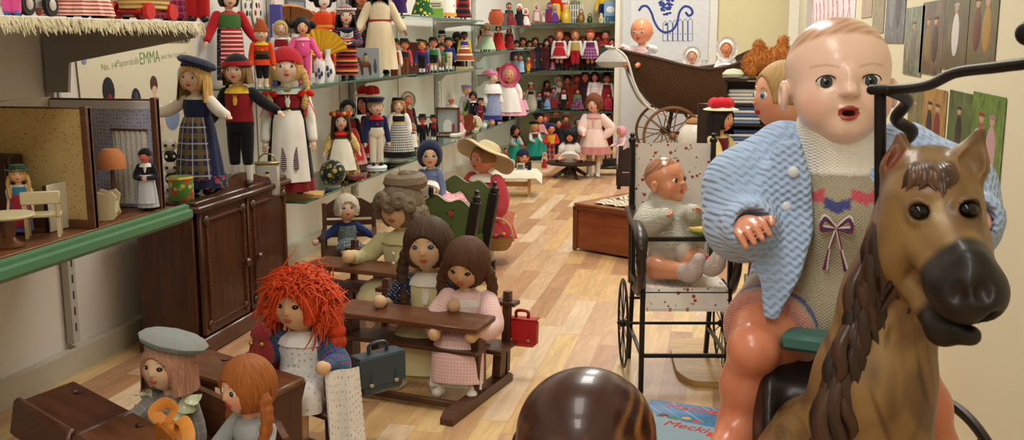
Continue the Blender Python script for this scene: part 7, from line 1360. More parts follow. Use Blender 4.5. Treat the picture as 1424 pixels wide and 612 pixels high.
p = spot(700, -1.70, z); t = thing('metal_cup', 'grey metal cup beside the orange-red clay pot', 'cup', p); obj('cup', MB().lathe([(.001, 0), (.03, 0), (.034, .1), (.03, .1), (.026, .01), (.001, .008)], 22), mat('6a6a6c', .35, .6), t); obj('handle', MB().tube([(.033, 0, .08), (.055, 0, .07), (.055, 0, .035), (.032, 0, .02)], .004, 6, sub=4), mat('6a6a6c', .35, .6), t)
p = at_x(381, 20, -1.88); t = thing('purple_folder', 'tall narrow purple folder standing by the wall behind the parasol', 'folder', (-1.87, p.y, Z1U), .2); obj('cover', MB().box((0, 0, .16), (.05, .03, .32), bev=.002), mat('4a4a9a', .5), t); obj('spine_label', MB().box((.0, -.0155, .2), (.03, .001, .08), bev=.0003), mat('b9b4d0', .5), t)
p = at_x(413, 20, XW+.01); e = sheet('grey_card', 'small dark grey picture card on the wall behind the parasol', 'card', (XW+.006, p.y, p.z), WL, .22, .16, mat('5a6470', .5)); obj('card_print', MB().box((0, 0, .002), (.17, .11, .001), bev=.0002), mat('8a929a', .5), e)
for px, py, c, l in ((343, 8, '4a6a8a', 'embroidered oval wall ornament with blue figures by the flower-comb doll'), (357, 18, 'a83a4a', 'round red and white embroidered wall ornament above the orange tunic doll')):
    p = at_x(px, py, XW+.01); e = sheet('wall_ornament', l, 'ornament', (XW+.004, p.y, p.z), WL, .01, .01, mat('d9d4c4', .6)); m = MB().ball((0, 0, .006), (.04, .06, .008), n=20, m=10, col='d9d4c4'); [m.ball((.022*math.cos(a), .034*math.sin(a), .011), (.01, .014, .004), n=8, m=6, col=c if i % 2 else '2a2a3a') for i, a in enumerate(np.arange(6)*1.047)]; obj('embroidery', m, vcol(.8), e)
# ---------------------------------------------------------------- end wall shelves
GRP = 'dolls on the end wall shelves'
def bd(label, px, top, z, y=9.36, skin='salmon', hair='hairdark', hs='short', hatk=None, hatc=('red',), top_='white', bottom='skirt', bc='red', apron=None, off=0., **k):
    p = at_y(px, top+10, y); p.z = z; H = tall(p, top)
    if k.get('sit'): H = H/(1-.47+.075*k.get('fat', 1.)-k.get('seat', 0))
    k.setdefault('fat', 1.12); k.setdefault('name', 'costume_doll'); k.setdefault('hh', .245); k.setdefault('group', GRP)
    return doll(label, p, H, face(p)+off, skin, hair, hs, hatk, hatc, top_, bottom, bc, apron, **k)
z = .72
for l, px, c, hk, kw in (('big doll in red ribboned dress and white skirt, first of three on the end wall', 778, 'e2ded8', 'bow', dict(bc='dots:e0d4d0,b02a34:16', vest='b0202c', apron='b0202c')), ('big boy doll in red breeches and green braces, middle of three on the end wall', 800, 'e6e2dc', None, dict(bottom='breeches', bc='b0182a', vest='b9a05a')), ('big red-haired doll in plum skirt and white sleeves, last of three on the end wall', 821, 'e6e2dc', 'flat', dict(bc='plaid:8a2a5a,5a3a7a,d9b0b8:30', vest='6a2a5a'))):
    bd(l, px, 42, z, 9.33, 'e0906c', 'c8783a' if px > 810 else '8a5a3a', 'short', hk, ('b02a22', 'b02a22'), c, shoe='17171b', sock='17171b', hem=.3, flare=.2, fat=1.15, **{'bottom': 'skirt', **kw})
GRP = 'dolls crowded on the end wall shelves'
for i, (px, tp, c1, c2, hk, hc, h_) in enumerate(((788, 46, '7a1420', '7a1420', 'sombrero', '6a1018', 'hairdark'), (811, 50, '5a3a22', '4a2a1a', 'brim', '6a4a2a', 'hairdark'), (832, 46, '8a1a22', '7a1a22', 'sombrero', '7a1418', 'black'), (842, 42, 'a02028', '2a4a3a', 'fez', '22402a', 'black'), (766, 50, '7a5a3a', '8a2a2a', 'scarf', '8a2a2a', 'hairdark'), (851, 54, '9aa0b4', '7a2a30', None, 'red', 'hairdark'))):
    bd(['doll in wide wine-red hat between the first two big dolls', 'doll in brown hat between the boy doll and red-haired doll', 'doll in wide red hat behind the red-haired doll', 'doll in dark green cap and red dress near the white post', 'doll in red scarf half hidden behind the big ribboned dress doll', 'doll in pale grey top beside the white post'][i], px, tp, z, 9.48 if px < 840 else 9.38, hair=h_, hatk=hk, hatc=(hc, hc), top_=c1, bc=c2, flare=.22)
z = .35
row = [('seated doll in green top and patterned wide skirt on the low end wall shelf', 803, 124, 9.34, '5a8a5a', 'floral:4a2a5a,b8403a,d9d0c4:14', None, '', dict(flare=.3)), ('man doll in black hat, black jacket and white shirt on the low end wall shelf', 784, 122, 9.33, '17171b', '17171b', 'brim', '15151a', dict(bottom='trousers', vest='e2ded8')),
       ('doll in russet dress with dark plumed hat', 789, 106, 9.47, '9a3a22', '8a2a1c', 'beret', '2a2a22', {}), ('doll in rust red shawl in the low crowded row', 803, 104, 9.48, 'a8442a', '7a2a1c', 'scarf', 'a03020', {}), ('doll in dark wine dress in the low crowded row', 814, 100, 9.42, '3a1420', '3a1420', 'flat', '2a1016', {}), ('dark-haired doll in white and pink blouse in the low crowded row', 827, 100, 9.40, 'dots:e6dcdc,d05a7a:12', 'e0c9cc', None, '', dict(hair='black', hs='bob')),
       ('doll in black bodice with white sleeves beside the white post', 844, 102, 9.40, 'e6e2de', '8a1c24', 'sombrero', '17171a', dict(vest='6a1820')), ('doll in red skirt low beside the white post', 846, 130, 9.33, 'b8404a', 'a82030', None, '', {}), ('small doll in grey and red by the corner', 770, 122, 9.36, '6a6a74', '8a2a30', 'flat', '2a2a2e', {}), ('small doll in dark coat in the corner', 758, 126, 9.36, '2a2a33', '2a2a33', 'bowler', '1a1a1e', dict(bottom='trousers')), ('doll in white headscarf at the back of the corner', 776, 106, 9.5, 'c9c0b4', '5a2a2a', 'scarf', 'ded8cc', {})]
for l, px, tp, y, c1, c2, hk, hc, kw in row: bd(l, px, tp, z, y, hatk=hk, hatc=(hc or 'red', hc or 'red'), top_=c1, bc=c2, **kw)
z = 1.15
def matr(label, px, top, cols, y=9.36):
    p = at_y(px, top+8, y); p.z = z; h = tall(p, top); r = h*.27; t = thing('nesting_doll', label, 'nesting doll', p, face(p)); obj('body', MB().lathe([(.001, 0), (r*.8, 0), (r, h*.25), (r*.95, h*.45), (r*.62, h*.62), (r*.66, h*.78), (r*.45, h*.93), (.001, h)], 24), mat(cols[0], .3), t); m = MB(); m.ball((0, -r*.52, h*.78), (r*.42, r*.16, h*.1), col='e0b090', n=14, m=8); [m.ball((sx*r*.15, -r*.68, h*.79), (r*.05, r*.03, h*.014), col='17171b', n=6, m=4) for sx in (-1, 1)]; obj('painted_face', m, vcol(.3), t); m = MB(); m.ball((0, -r*.8, h*.32), (r*.5, r*.22, h*.2), col=cols[1], n=14, m=8); obj('painted_apron', m, vcol(.3), t)
matr('yellow painted wooden nesting doll on the highest end wall shelf', 787, 5, ('d9b030', 'e6cf6a')); matr('brown painted wooden nesting doll on the highest end wall shelf', 808, 12, ('7a5a2a', 'a8843c')); matr('small dark green nesting doll beside the brown one', 820, 18, ('2a3a22', '3f5a2a')); matr('tiny cream nesting doll with yellow band near the white post', 836, 18, ('d9cfa4', 'c9a23a')); matr('tiny green nesting doll beside the blue box', 845, 24, ('3f5a2a', '7a8a3a'))
GRP = 'dolls on the highest end wall shelf'
bd('doll in yellow dress with red top on the highest end wall shelf', 773, -14, z, 9.4, 'skin', 'blond', 'bob', None, (), 'c8281e', bc='e6c02a', apron=None, hem=.1); bd('doll in yellow shirt and blue trousers near the blue box', 838, -16, z, 9.45, 'skin', 'hairdark', 'short', None, (), 'd9b52a', 'trousers', '22306a'); bd('doll in pale green jacket behind the nesting dolls', 800, -10, z, 9.5, 'skin', 'hairdark', 'short', None, (), '7a8a7a', bc='4a5a4a'); bd('doll in white and red behind the yellow nesting doll', 784, -16, z, 9.5, 'skin', 'hairdark', 'bob', None, (), 'e6e2da', bc='c8403a')
p = at_y(852, 18, 9.4); t = thing('blue_box', 'blue printed toy box beside the white post on the highest shelf', 'box', (p.x-.02, p.y, z), .1); obj('box', MB().box((0, 0, .1), (.12, .06, .2), bev=.003), mat('7fa0c4', .5), t); m = MB(); m.ball((0, -.031, .12), (.04, .002, .03), col='dfe6ec', n=14, m=6); m.box((0, -.031, .04), (.09, .002, .05), col='3a5a8a'); obj('printed_panel', m, vcol(.5), t)
p = at_y(797, 10, 9.44); t = thing('toy_fence', 'white toy picket fence behind the nesting dolls', 'toy fence', (p.x, p.y, z), .05); m = MB(); [m.box((q*.022, 0, .085), (.013, .005, .17), bev=.001) for q in range(-4, 5)]; m.box((0, .004, .05), (.2, .004, .012)); m.box((0, .004, .12), (.2, .004, .012)); obj('fence', m, mat('dcdad4', .5), t)
# ---------------------------------------------------------------- dolls on the floor at the end of the room
GRP = 'dolls sitting on the floor below the corner shelves'; TEAL = '1f9080'
def fd(label, px, py, crown, **k):
    p = at_z(px, py, 0); off = k.pop("off", 0); H = tall(p, crown)
    if k.get('sit'): H = H/(1-.47+.075*k.get('fat', 1.)-k.get('seat', 0))
    k.setdefault('name', 'costume_doll'); k.setdefault('group', GRP); k.setdefault('hh', .23)
    return doll(label, p, H, face(p)+off, **k)
fd('dark-haired doll in grey blouse, black neckerchief and teal skirt sitting under the shelf', 716, 226, 174, skin='e09068', hair='2a1a14', hs='bob', top='b9b4ae', collar='17171b', bottom='skirt', bc=TEAL, sleeve='puff', off=.5, hh=.27, flare=.27, hem=.02, arms='fwd')
fd('blonde doll in black cap and teal skirt beside the grey blouse doll', 743, 222, 170, skin='e09068', hair='c9a060', hs='bob', hatk='beret', hatc=('17171b', '17171b'), top='e2ded8', vest='6a1c22', bottom='skirt', bc=TEAL, hemband='17302c', off=.4, hh=.25, flare=.27, hem=.02, arms='fwd')
fd('dark-capped doll with pink shawl and teal skirt behind the blonde one', 749, 218, 158, skin='e09068', hair='2a1a14', hs='short', hatk='beret', hatc=('141418', '141418'), top='e0a0a0', shawl='d08a8a', bottom='skirt', bc=TEAL, off=.5, flare=.24, hem=.02, arms='fwd')
fd('harlequin doll in red, blue and yellow suit near the piano stool', 766, 226, 172, skin='e09a72', hair='black', hs='short', hatk='fez', hatc=('22306a',), top='c8302a', vest='d9b02a', bottom='trousers', bc='plaid:b8202a,22409a,d9b02a:40', off=.2, hh=.24, fat=1.1, arms='hold')
fd('doll in a bright red hood by the end wall behind the teal skirt dolls', 758, 206, 160, skin='e0a07a', hair='hairdark', hs='short', hatk='hood', hatc=('b01c22', 'b01c22'), top='2a3a6a', bottom='skirt', bc='4a2a3a')
fd('small seated doll with navy cap and long brown hair under the shelf edge', 727, 238, 208, skin='e09a72', hair='8a5a2a', hs='long', hatk='cap', hatc=('1c2440', '1c2440'), top='8a3a34', bottom='skirt', bc='6a2a2a', hh=.42, sit=True, hl=.7, knee=(.07, -.14, .07, .085, -.24, .04), off=.3)
for i, (px, py, tp, c1, c2, hk, l) in enumerate(((776, 214, 166, '17171b', '17171b', None, 'dark doll in black standing by the end wall'), (786, 208, 160, '6a1420', '5a1018', 'flat', 'doll in wine red standing by the end wall behind the stool'), (803, 210, 164, '2a3a4a', '4a2a2a', 'scarf', 'doll in dark blue behind the black-haired seated doll'), (845, 206, 158, '8a1c24', '7a1c20', None, 'doll in crimson beside the white post base'), (772, 205, 150, '3a2a22', '3a2a22', 'brim', 'brown-coated doll in shadow by the end wall'), (836, 208, 162, '4a2028', '3a1a22', 'scarf', 'doll in dark plum beside the white post base'), (703, 232, 206, 'a82a2a', '8a1c20', None, 'small red dress doll on the floor by the wall'), (757, 234, 212, 'd9c4b4', 'b02a30', 'bonnet', 'tiny white bonnet doll on the floor before the harlequin'))):
    fd(l, px, py, tp, skin='tanskin', hair=('black', 'hairdark')[i % 2], hs='short', hatk=hk, hatc=(c1, c1), top=c1, bottom='skirt', bc=c2, off=.2)
# piano stool with the black-haired doll
P = at_z(794, 247, 0); st = thing('piano_stool', 'little round dark wooden stool on splayed feet', 'stool', (P.x, P.y, 0)); dkw = wood('1c110c', '3a2418', .35, 0, 6)
ZS = 1-(1-proj((P.x, P.y, .1))[0]*0)+0 if False else .118
obj('seat', MB().lathe([(.001, ZS-.02), (.14, ZS-.02), (.15, ZS-.012), (.15, ZS-.004), (.14, ZS), (.001, ZS)], 36, ell=(1.25, 1)), dkw, st); obj('column', MB().lathe([(.035, .02), (.03, .05), (.04, ZS-.02)], 16), dkw, st)
for i in range(4): a = i*PI/2+.5; obj('foot', MB().tube([(.02*math.cos(a), .02*math.sin(a), .075), (.07*math.cos(a), .07*math.sin(a), .045), (.13*math.cos(a), .13*math.sin(a), .012)], (.016, .015, .012), 8, sub=3), dkw, st)
p = Vector((P.x-.01, P.y-.0, ZS+.012)); H = tall(p, 180)/(1-.47+.075*1.25)
doll('doll with wild black hair in white dress sitting on the round dark stool', p, H, face(p)-.05, 'e0906a', '0e0c0d', 'afro', None, (), 'e9e6e2', 'skirt', 'e9e6e2', None, 'short', sit=True, hh=.26, fat=1.25, arms='out', shoe='141417', sock='dcc0b0', knee=(.10, -.15, .06, .24, -.24, .04), name='play_doll', flare=.22, lod=2)
P, H, rz = on(825, 246, 132, 0, -.1)
d = doll('tall doll with auburn curls in pale pink checked dress and white shoes', P, H, rz, 'e6b496', '7a4020', 'curly', None, (), 'check:e6c4bc,efdcd4:16', 'skirt', 'check:e6c4bc,efdcd4:16', None, 'puff', hh=.21, hem=.29, flare=.2, shoe='e6e2dc', sock='e6e0da', hemband='d08a8a', arms='fwd', armr='hip', name='play_doll', lod=2, collar='d9a4a0', look=-.2)
P = at_z(864, 232, 0); doll('small doll in pink headscarf and pale pink dress beside the flat iron', (P.x, P.y, 0), tall(P, 176), face(P)-.9, 'e0a07a', '9a7a52', 'short', 'scarf', ('e09aac', 'e09aac'), 'e2c0c8', 'skirt', 'dots:dcc0cc,b98a9a:12', None, hh=.24, name='play_doll', flare=.2, arms='fwd')
P = at_z(846, 243, 0); t = thing('flat_iron_stand', 'low dark stand under the old flat iron', 'stand', (P.x, P.y, 0), .2); obj('stand_top', MB().box((0, 0, .06), (.2, .16, .02), bev=.004), dkw, t)
for sx in (-1, 1):
    for sy in (-1, 1): obj('leg', MB().box((sx*.085, sy*.065, .025), (.022, .022, .05), bev=.002), dkw, t)
t = thing('flat_iron', 'old black flat iron with pale wooden handle on the low dark stand', 'iron', (P.x, P.y, .0705), -.4); ip = [(-.035, .06), (-.035, -.02), (-.02, -.06), (0, -.08), (.02, -.06), (.035, -.02), (.035, .06)]; im = mat('2a2a2c', .4, .6); obj('body', MB().prism(ip, 0, .05), im, t); obj('handle', MB().tube([(0, .05, .09), (0, -.05, .09)], .013, 12), wood('a8783c', 'c99a5a', .4, 1, 8), t)
for y in (-.045, .045): obj('handle_post', MB().beam((0, y, .048), (0, y, .088), .01), im, t)
# ---------------------------------------------------------------- chest with a woven rug
A, B = at_z(797, 348, 0), at_z(882, 363, 0); rz = math.atan2(B.y-A.y, B.x-A.x); ZH = .232; t = thing('wooden_chest', 'long reddish brown wooden chest beside the wheeled doll chair', 'chest', (A.x, A.y, 0), rz); cw = wood('6e3418', '95522a', .35, 0, 4, .1); LX, LY = .50, .62
obj('carcass', MB().box((LX/2, LY/2, ZH/2), (LX-.004, LY-.004, ZH-.024), bev=.003), cw, t); obj('lid', MB().box((LX/2, LY/2, ZH-.007), (LX, LY, .014), bev=.003), wood('7a4222', 'a8683a', .35, 1, 4), t)
for x in (.012, LX-.012): obj('corner_stile', MB().box((x, -.003, ZH/2-.006), (.024, .008, ZH-.016), bev=.002), wood('5a2a14', '7a4020', .4, 2, 4), t)
obj('top_rail', MB().box((LX/2, -.003, ZH-.024), (LX, .008, .018), bev=.002), wood('5a2a14', '7a4020', .4, 0, 4), t)
def rugmat():
    m, nt, b = _new('woven_rug'); L = nt.links; uv = nt.nodes.new('ShaderNodeTexCoord').outputs['UV']; sp = nt.nodes.new('ShaderNodeSeparateXYZ'); L.new(uv, sp.inputs[0]); zig = _math(nt, 'MULTIPLY', _math(nt, 'ABSOLUTE', _math(nt, 'SUBTRACT', _math(nt, 'FRACT', _math(nt, 'MULTIPLY', sp.outputs[0], 14)), .5)), .09)
    f = _math(nt, 'FRACT', _math(nt, 'MULTIPLY', _math(nt, 'ADD', sp.outputs[1], zig), 5.2)); rp = nt.nodes.new('ShaderNodeValToRGB'); rp.color_ramp.interpolation = 'CONSTANT'; el = rp.color_ramp.elements; cs = [(0, '4a2418'), (.12, 'd9cfb8'), (.24, 'a8502e'), (.32, 'd9cfb8'), (.44, '5f7a5a'), (.52, 'c9b48a'), (.62, 'dcd2bc'), (.74, '8a2f22'), (.82, 'd9cfb8'), (.92, '6a7a6a')]
    el[0].color = (*hexlin(cs[0][1]), 1); el[1].position = cs[1][0]; el[1].color = (*hexlin(cs[1][1]), 1)
    for q, c in cs[2:]: e = el.new(q); e.color = (*hexlin(c), 1)
    L.new(f, rp.inputs[0]); L.new(rp.outputs[0], b.inputs['Base Color']); b.inputs['Roughness'].default_value = .95; n2 = _n(nt, 'ShaderNodeTexNoise', _Scale=260.0); L.new(uv, n2.inputs['Vector']); _bump(nt, b, n2.outputs[0], .5, .003); return m
rt = thing('woven_rug', 'patterned woven wool rug spread over the wooden chest', 'rug', (A.x, A.y, 0), rz); m = MB(); x0 = .10
g = [[(x0+.38*u-(.16*v if v < .25 else .04), y, ZH+.002+.002*math.sin(u*31+y*17)) for u in np.linspace(0, 1, 22)] for y, v in zip(np.linspace(.03, LY-.02, 24), np.linspace(0, 1, 24))]
m.grid(g, False); m.grid(np.array(g)+np.array((0, 0, .005)), False); obj('rug', m, rugmat(), rt)
P = at_z(872, 263, ZH+.012); t = thing('dark_doll_chair', 'small dark wooden doll chair standing on the woven rug', 'doll chair', (P.x+.02, P.y+.05, ZH+.0105), .15)
for sx in (-1, 1):
    obj('back_post', MB().beam((sx*.07, -.04, 0), (sx*.062, -.05, .225), .016), dkw, t); obj('front_leg', MB().beam((sx*.07, .1, 0), (sx*.07, .1, .1), .014), dkw, t)
obj('backrest', MB().prism([(-.06, .09), (.06, .09), (.055, .2), (.03, .215), (-.03, .215), (-.055, .2)], -.006, .006, (np.array(((1, 0, 0), (0, 0, -1), (0, 1, 0))), (0, -.045, 0))), dkw, t); obj('seat', MB().box((0, .03, .095), (.15, .15, .012), bev=.002), dkw, t); obj('apron_board', MB().box((0, -.042, .05), (.13, .008, .07), bev=.002), dkw, t)
# ---------------------------------------------------------------- wicker pram with three babies
PY = 8.35; pram = thing('wicker_pram', 'big brown wicker pram with wooden spoked wheels', 'pram', (at_y(945, 120, PY).x, PY, 0), .2); PO = np.array(pram.location)
st_ = [(860, 69, 74, .03), (872, 72, 96, .12), (890, 76, 126, .18), (912, 81, 149, .22), (945, 90, 158, .24), (980, 95, 160, .24), (1012, 90, 154, .23), (1034, 80, 130, .19), (1048, 72, 92, .10)]
rows = []; rim = []
for px, yt, yb, w in st_:
    a, b = np.array(at_y(px, yt, PY))-PO, np.array(at_y(px, yb, PY))-PO; r = []
    for q in np.linspace(-1, 1, 17): s = abs(q); r.append((a[0], math.copysign(w*(1-(1-s)**1.7)**.8 if s > 0 else 0, q), b[2]+(a[2]-b[2])*s**2.2))
    rows.append(r)
R_ = np.array(rows); S_ = []
for k in range(17): pp, _ = spline(R_[:, k], np.ones(len(R_)), 4); S_.append(pp)
S_ = np.array(S_); wk = fab('wicker:5a3a22,2e1c10:26', .55); m = MB(); m.grid(S_, False); m.grid(S_*np.array((.985, .96, 1))+np.array((0, 0, .006)), False, flip=True); obj('basket', m, wk, pram)
m = MB(); [m.tube(S_[k], .013, 8, sub=0) for k in (0, 16)]; obj('rim', m, mat('3a2416', .5, bump=.4), pram)
ww = wood('5a3a1e', '8a5f34', .45, 0, 8); wh = mat('d9d6cc', .35)
c1 = np.array(at_y(926, 187, PY-.26))-PO; c1[2] = .245
for sx in (-1, 1):
    y = -.26 if sx < 0 else .26
    wheel('wheel', (c1[0]+(.0 if sx < 0 else -.0), y, .243), .24, (0, 1, 0), pram, ww, 12, .012, .03); wheel('wheel', (c1[0]+.42, y, .243), .24, (0, 1, 0), pram, ww, 12, .012, .03)
ax = MB(); [ax.tube([(c1[0]+q, -.26, .243), (c1[0]+q, .26, .243)], .012, 8) for q in (0, .42)]; ax.beam((c1[0], 0, .243), (c1[0]+.42, 0, .243), .03); [ax.beam((c1[0]+q, 0, .25), (c1[0]+q*.8+.04, 0, .5), .03) for q in (0, .42)]; obj('undercarriage', ax, mat('2a1c14', .5), pram)
for sy in (-1, 1):
    pts = [np.array(at_y(px, py, PY))-PO+np.array((0, sy*.17, 0)) for px, py in ((838, 64), (852, 67), (868, 80), (878, 112), (892, 140), (908, 152), (925, 158))]; obj('handle_rod', MB().tube(pts, .010, 8, sub=5), wh, pram)
pts = [np.array(at_y(838, 64, PY))-PO+np.array((0, s_*.17, 0)) for s_ in (-1, 1)]; obj('handle_grip', MB().tube(pts, .014, 8), mat('5a3a24', .5), pram)
p = at_y(850, 84, PY-.36); t = thing('cloth_bag', 'grey-white cloth bag hanging from the pram handle', 'bag', p); obj('bag', MB().lathe([(.001, -.06), (.07, -.05), (.1, -.01), (.06, .05), (.02, .085), (.03, .10), (.001, .1)], 22, ell=(1.3, .6), folds=(7, .05)), fab('a9a6a0'), t); obj('drawstring', MB().tube([(0, 0, .09), (0, .06, .12)], .004, 5), mat('cfccc4', .7), t)
ARMS['rim'] = ((.07, -.07, .0), (.05, -.22, .03))
def pbaby(label, px, py, r, off, body, skin='d9906a', bon=None, hairc='b0703f', y=PY, arms='out', lod=2):
    hc_ = np.array(at_y(px, py, y)); H = r*2/.32; zs = 1-.32-.035; base = Vector((hc_[0], hc_[1], hc_[2]-(zs+.03+.32*.52-.395)*H))
    return doll(label, base, H, face(base)+off, skin, hairc, 'bald' if not bon else 'short', 'bonnet' if bon else None, (bon, bon) if bon else (), body, 'skirt', body, None, 'long', hh=.32, sit=True, arms=arms, fat=1.1, name='baby_doll', shoe=None, lod=lod, rough=.3, look=0, nod=.15)
d = pbaby('bald baby doll in white and pink dress leaning out over the pram rim', 893, 44, .105, -.35, 'e9e2e4', arms='rim'); obj('pinafore', MB().lathe([(.09*d['H'], (d['zh']+.02)*d['H']), (.11*d['H'], (d['zs']-.05)*d['H']), (.1*d['H'], (d['zs']-.02)*d['H'])], 26, ell=(1, .85)), fab('e8b4bc'), d['root'])
pbaby('small baby doll in frilly white bonnet in the middle of the pram', 963, 78, .06, -.1, 'ece8e4', 'e0a080', 'ece9e4'); pbaby('small baby doll in white hood at the far end of the pram', 1011, 67, .068, -.1, 'e9e4e4', 'd9885c', 'ebe8e4')
p = at_y(955, 112, PY); t = thing('pram_bedding', 'white pram bedding around the baby dolls', 'bedding', (p.x, p.y, p.z)); g = [[(x, y*(1-.25*abs(x)/.5), .05*math.cos(y*6)+.04*math.sin(x*9+y*5)+.14*x*x-.01) for y in np.linspace(-.19, .19, 12)] for x in np.linspace(-.4, .42, 22)]; m = MB(); m.grid(g, False); m.grid(np.array(g)-np.array((0, 0, .03)), False, flip=True); obj('blanket', m, fab('e4e2de'), t)
# ---------------------------------------------------------------- dark bookcase, bear and neighbours
BY = 6.1; b0, b1 = at_y(1008, 108, BY), at_y(1085, 108, BY); BZ_ = b0.z; bk = thing('dark_bookcase', 'dark wooden doll bookcase holding folded linen', 'bookcase', ((b0.x+b1.x)/2, BY+.13, 0)); bw, h = b1.x-b0.x, BZ_; dk2 = wood('1a0f0b', '382217', .35, 2, 6)
for sx in (-1, 1): obj('side_panel', MB().box((sx*(bw/2-.009), 0, h/2-.01), (.018, .25, h-.02), bev=.002), dk2, bk)
obj('top', MB().box((0, -.005, h-.008), (bw+.03, .28, .016), bev=.003), dk2, bk); obj('back_panel', MB().box((0, .12, h/2-.01), (bw-.03, .008, h-.04)), dk2, bk)
SZ = [.02, .22, .36, .50, .62]; SZ = [q for q in SZ if q < h-.08]
for q in SZ: obj('shelf', MB().box((0, 0, q), (bw-.036, .235, .012)), dk2, bk)
rr = np.random.RandomState(4)
for q, cs in zip(SZ[::-1], (('d9d6d0', 'cfd2d6', 'e0ddd6', 'd2cfc8'), ('7a8fb0', 'c9cdd4', '5a6f98', 'dcdcd8', '4a5f8a'), ('3f5288', 'c9cdd6', '50679a', 'd0d0d0', '33467a'), ('c9c4b8', '8a94a8', 'd4d0c8'))):
    zz = q+.0065; sh = {2: 'lowest', 22: 'fourth', 36: 'third', 50: 'second', 62: 'top'}[round(q*100)]
    for i, c in enumerate(cs): hgt = .020; t = thing('folded_linen', '%s folded cloth, %s on the %s shelf of the dark bookcase' % ({'d': 'white', 'c': 'pale grey', 'e': 'cream', '7': 'light blue', '5': 'mid blue', '4': 'slate blue', '3': 'dark blue', '8': 'grey-blue'}[c[0]], ('lowest', 'second lowest', 'third lowest', 'fourth lowest', 'fifth lowest')[i], sh), 'folded cloth', (bk.location.x-bw*.12+rr.normal()*.003, BY+.10, zz), 0, 'folded linen on the %s bookcase shelf' % sh); o = MB(); o.box((0, 0, hgt/2), (bw*.62, .16, hgt-.001), bev=.008); obj('cloth', o, fab(c if i % 2 == 0 else 'stripe:%s,dcdcdc:7' % c), t); zz += hgt+.0008
P = Vector((at_y(1066, 100, BY-.0).x, BY+.09, BZ_+.001)); tb = thing('teddy_bear', 'furry orange-brown teddy bear lying face down on the dark bookcase', 'teddy bear', P, .2)
def bear(Q):
    d = s_ell(Q, (-.01, 0, .085), (.125, .1, .085)); d = smin(d, s_ell(Q, (.08, -.03, .10), (.075, .075, .075)), .03)
    for x, y, z_ in ((-.055, -.02, .165), (.085, -.01, .19)): d = smin(d, s_cap(Q, (x, y, z_-.02), (x+.005, y, z_+.015), .036, .033), .015)
    for x, y in ((-.1, -.07), (.04, -.11)): d = smin(d, s_cap(Q, (x, y*.5, .06), (x, y, .03), .04, .032), .02)
    return smax(d, -Q[..., 2]+.002, .004)
bm_ = solid(bear, (-.2, -.2, -.01), (.2, .16, .26), .006); fur = MB(); V = bm_.v[0]; fur.add(V, bm_.f, (1, 1, 1), bm_.uv); obj('body', fur, mat('a8662a', .95, vary=.2, scale=60, bump=.8), tb); fm = MB(); N_ = V-np.array((0, 0, .09)); N_ /= np.linalg.norm(N_, axis=1)[:, None]
for i in rr.choice(len(V), 2200, replace=len(V) < 2200): 
    if V[i][2] > .03: fm.tube([V[i], V[i]+N_[i]*.006+rr.normal(size=3)*.003, V[i]+N_[i]*.012+rr.normal(size=3)*.005], (.002, .0016, .0005), 3, cap=None)
o = obj('fur', fm, mat('b06e2e', .9, vary=.2, scale=60), tb); o['kind'] = 'stuff'
P = Vector((at_y(1020, 104, BY).x, BY+.03, BZ_+.001)); t = thing('cloth_bundle', 'small pale green bundle on the corner of the dark bookcase', 'bundle', P); obj('bundle', MB().lathe([(.001, 0), (.05, .002), (.055, .02), (.035, .045), (.001, .052)], 18, ell=(1.2, 1), folds=(6, .06)), fab('b9bda4'), t)
# low table holding bolster, pillow and the pompom hat doll
tx = at_y(1015, 215, 5.4).x; tz = .30; lt = thing('low_table', 'low dark table behind the doll chair under the pillow and bolster', 'table', (.31, 5.45, 0)); obj('tabletop', MB().box((0, 0, tz-.012), (.42, .8, .022), bev=.003), dk2, lt)
for sx in (-1, 1):
    for sy in (-1, 1): obj('leg', MB().box((sx*.18, sy*.36, (tz-.024)/2), (.03, .03, tz-.024), bev=.003), dk2, lt)
t = thing('pillow', 'pale pink pillow lying beside the white-clothed doll chair back', 'pillow', (.19, 5.16, tz+.001), .1); obj('pillow', MB().ball((0, 0, .05), (.16, .09, .05), n=24, m=14, fn=lambda D: 1+.08*np.cos(4*np.arctan2(D[..., 1], D[..., 0])+PI)), fab('d9c4bc'), t)
t = thing('yellow_bolster', 'pale yellow bolster roll above the pink pillow', 'bolster', (.24, 5.36, tz+.001), 0); obj('bolster', MB().tube([(-.15, 0, .06), (-.14, 0, .062), (.16, 0, .07)], (.055, .06, .06), 20), fab('d9c27a'), t); obj('bolster_stand', MB().box((0, 0, .006), (.2, .06, .01)), dk2, t)
p = Vector((at_y(1003, 170, 5.55).x-.01, 5.55, tz+.002)); H = tall(p, 146)/(1-.47+.075)
d = doll('dark-haired doll in a cream hat with red pompoms sitting turned to the bookcase', p, H, face(p)+1.0, 'e09a70', '1a1210', 'long', 'pompom', ('d9cdb0', 'c01c2a'), 'd9c68a', 'skirt', '2a2026', None, 'puff', vest='6a1a2a', sit=True, arms='fwd', hh=.25, name='play_doll', hl=.6)
p = at_y(968, 190, 6.6); t = thing('white_jug', 'rounded white china jug with brown fur-like top behind the doll chair', 'jug', (p.x, 6.6, 0)); m = MB().lathe([(.001, 0), (.08, 0), (.085, .02), (.07, .04), (.07, .24), (.11, .30), (.12, .36), (.10, .43), (.06, .47), (.001, .475)], 26); obj('jug', m, mat('d9d2c4', .35), t); obj('lid', MB().ball((0, 0, .475), (.07, .07, .03), n=18, m=8), mat('9a6a3a', .8), t)
t = thing('dark_screen', 'dark brown wooden panel standing behind the pompom hat doll', 'panel', (at_y(985, 150, 5.9).x, 5.92, 0)); obj('panel', MB().box((0, 0, .32), (.12, .02, .64), bev=.004), dk2, t); obj('foot', MB().box((0, 0, .012), (.14, .14, .022), bev=.003), dk2, t)
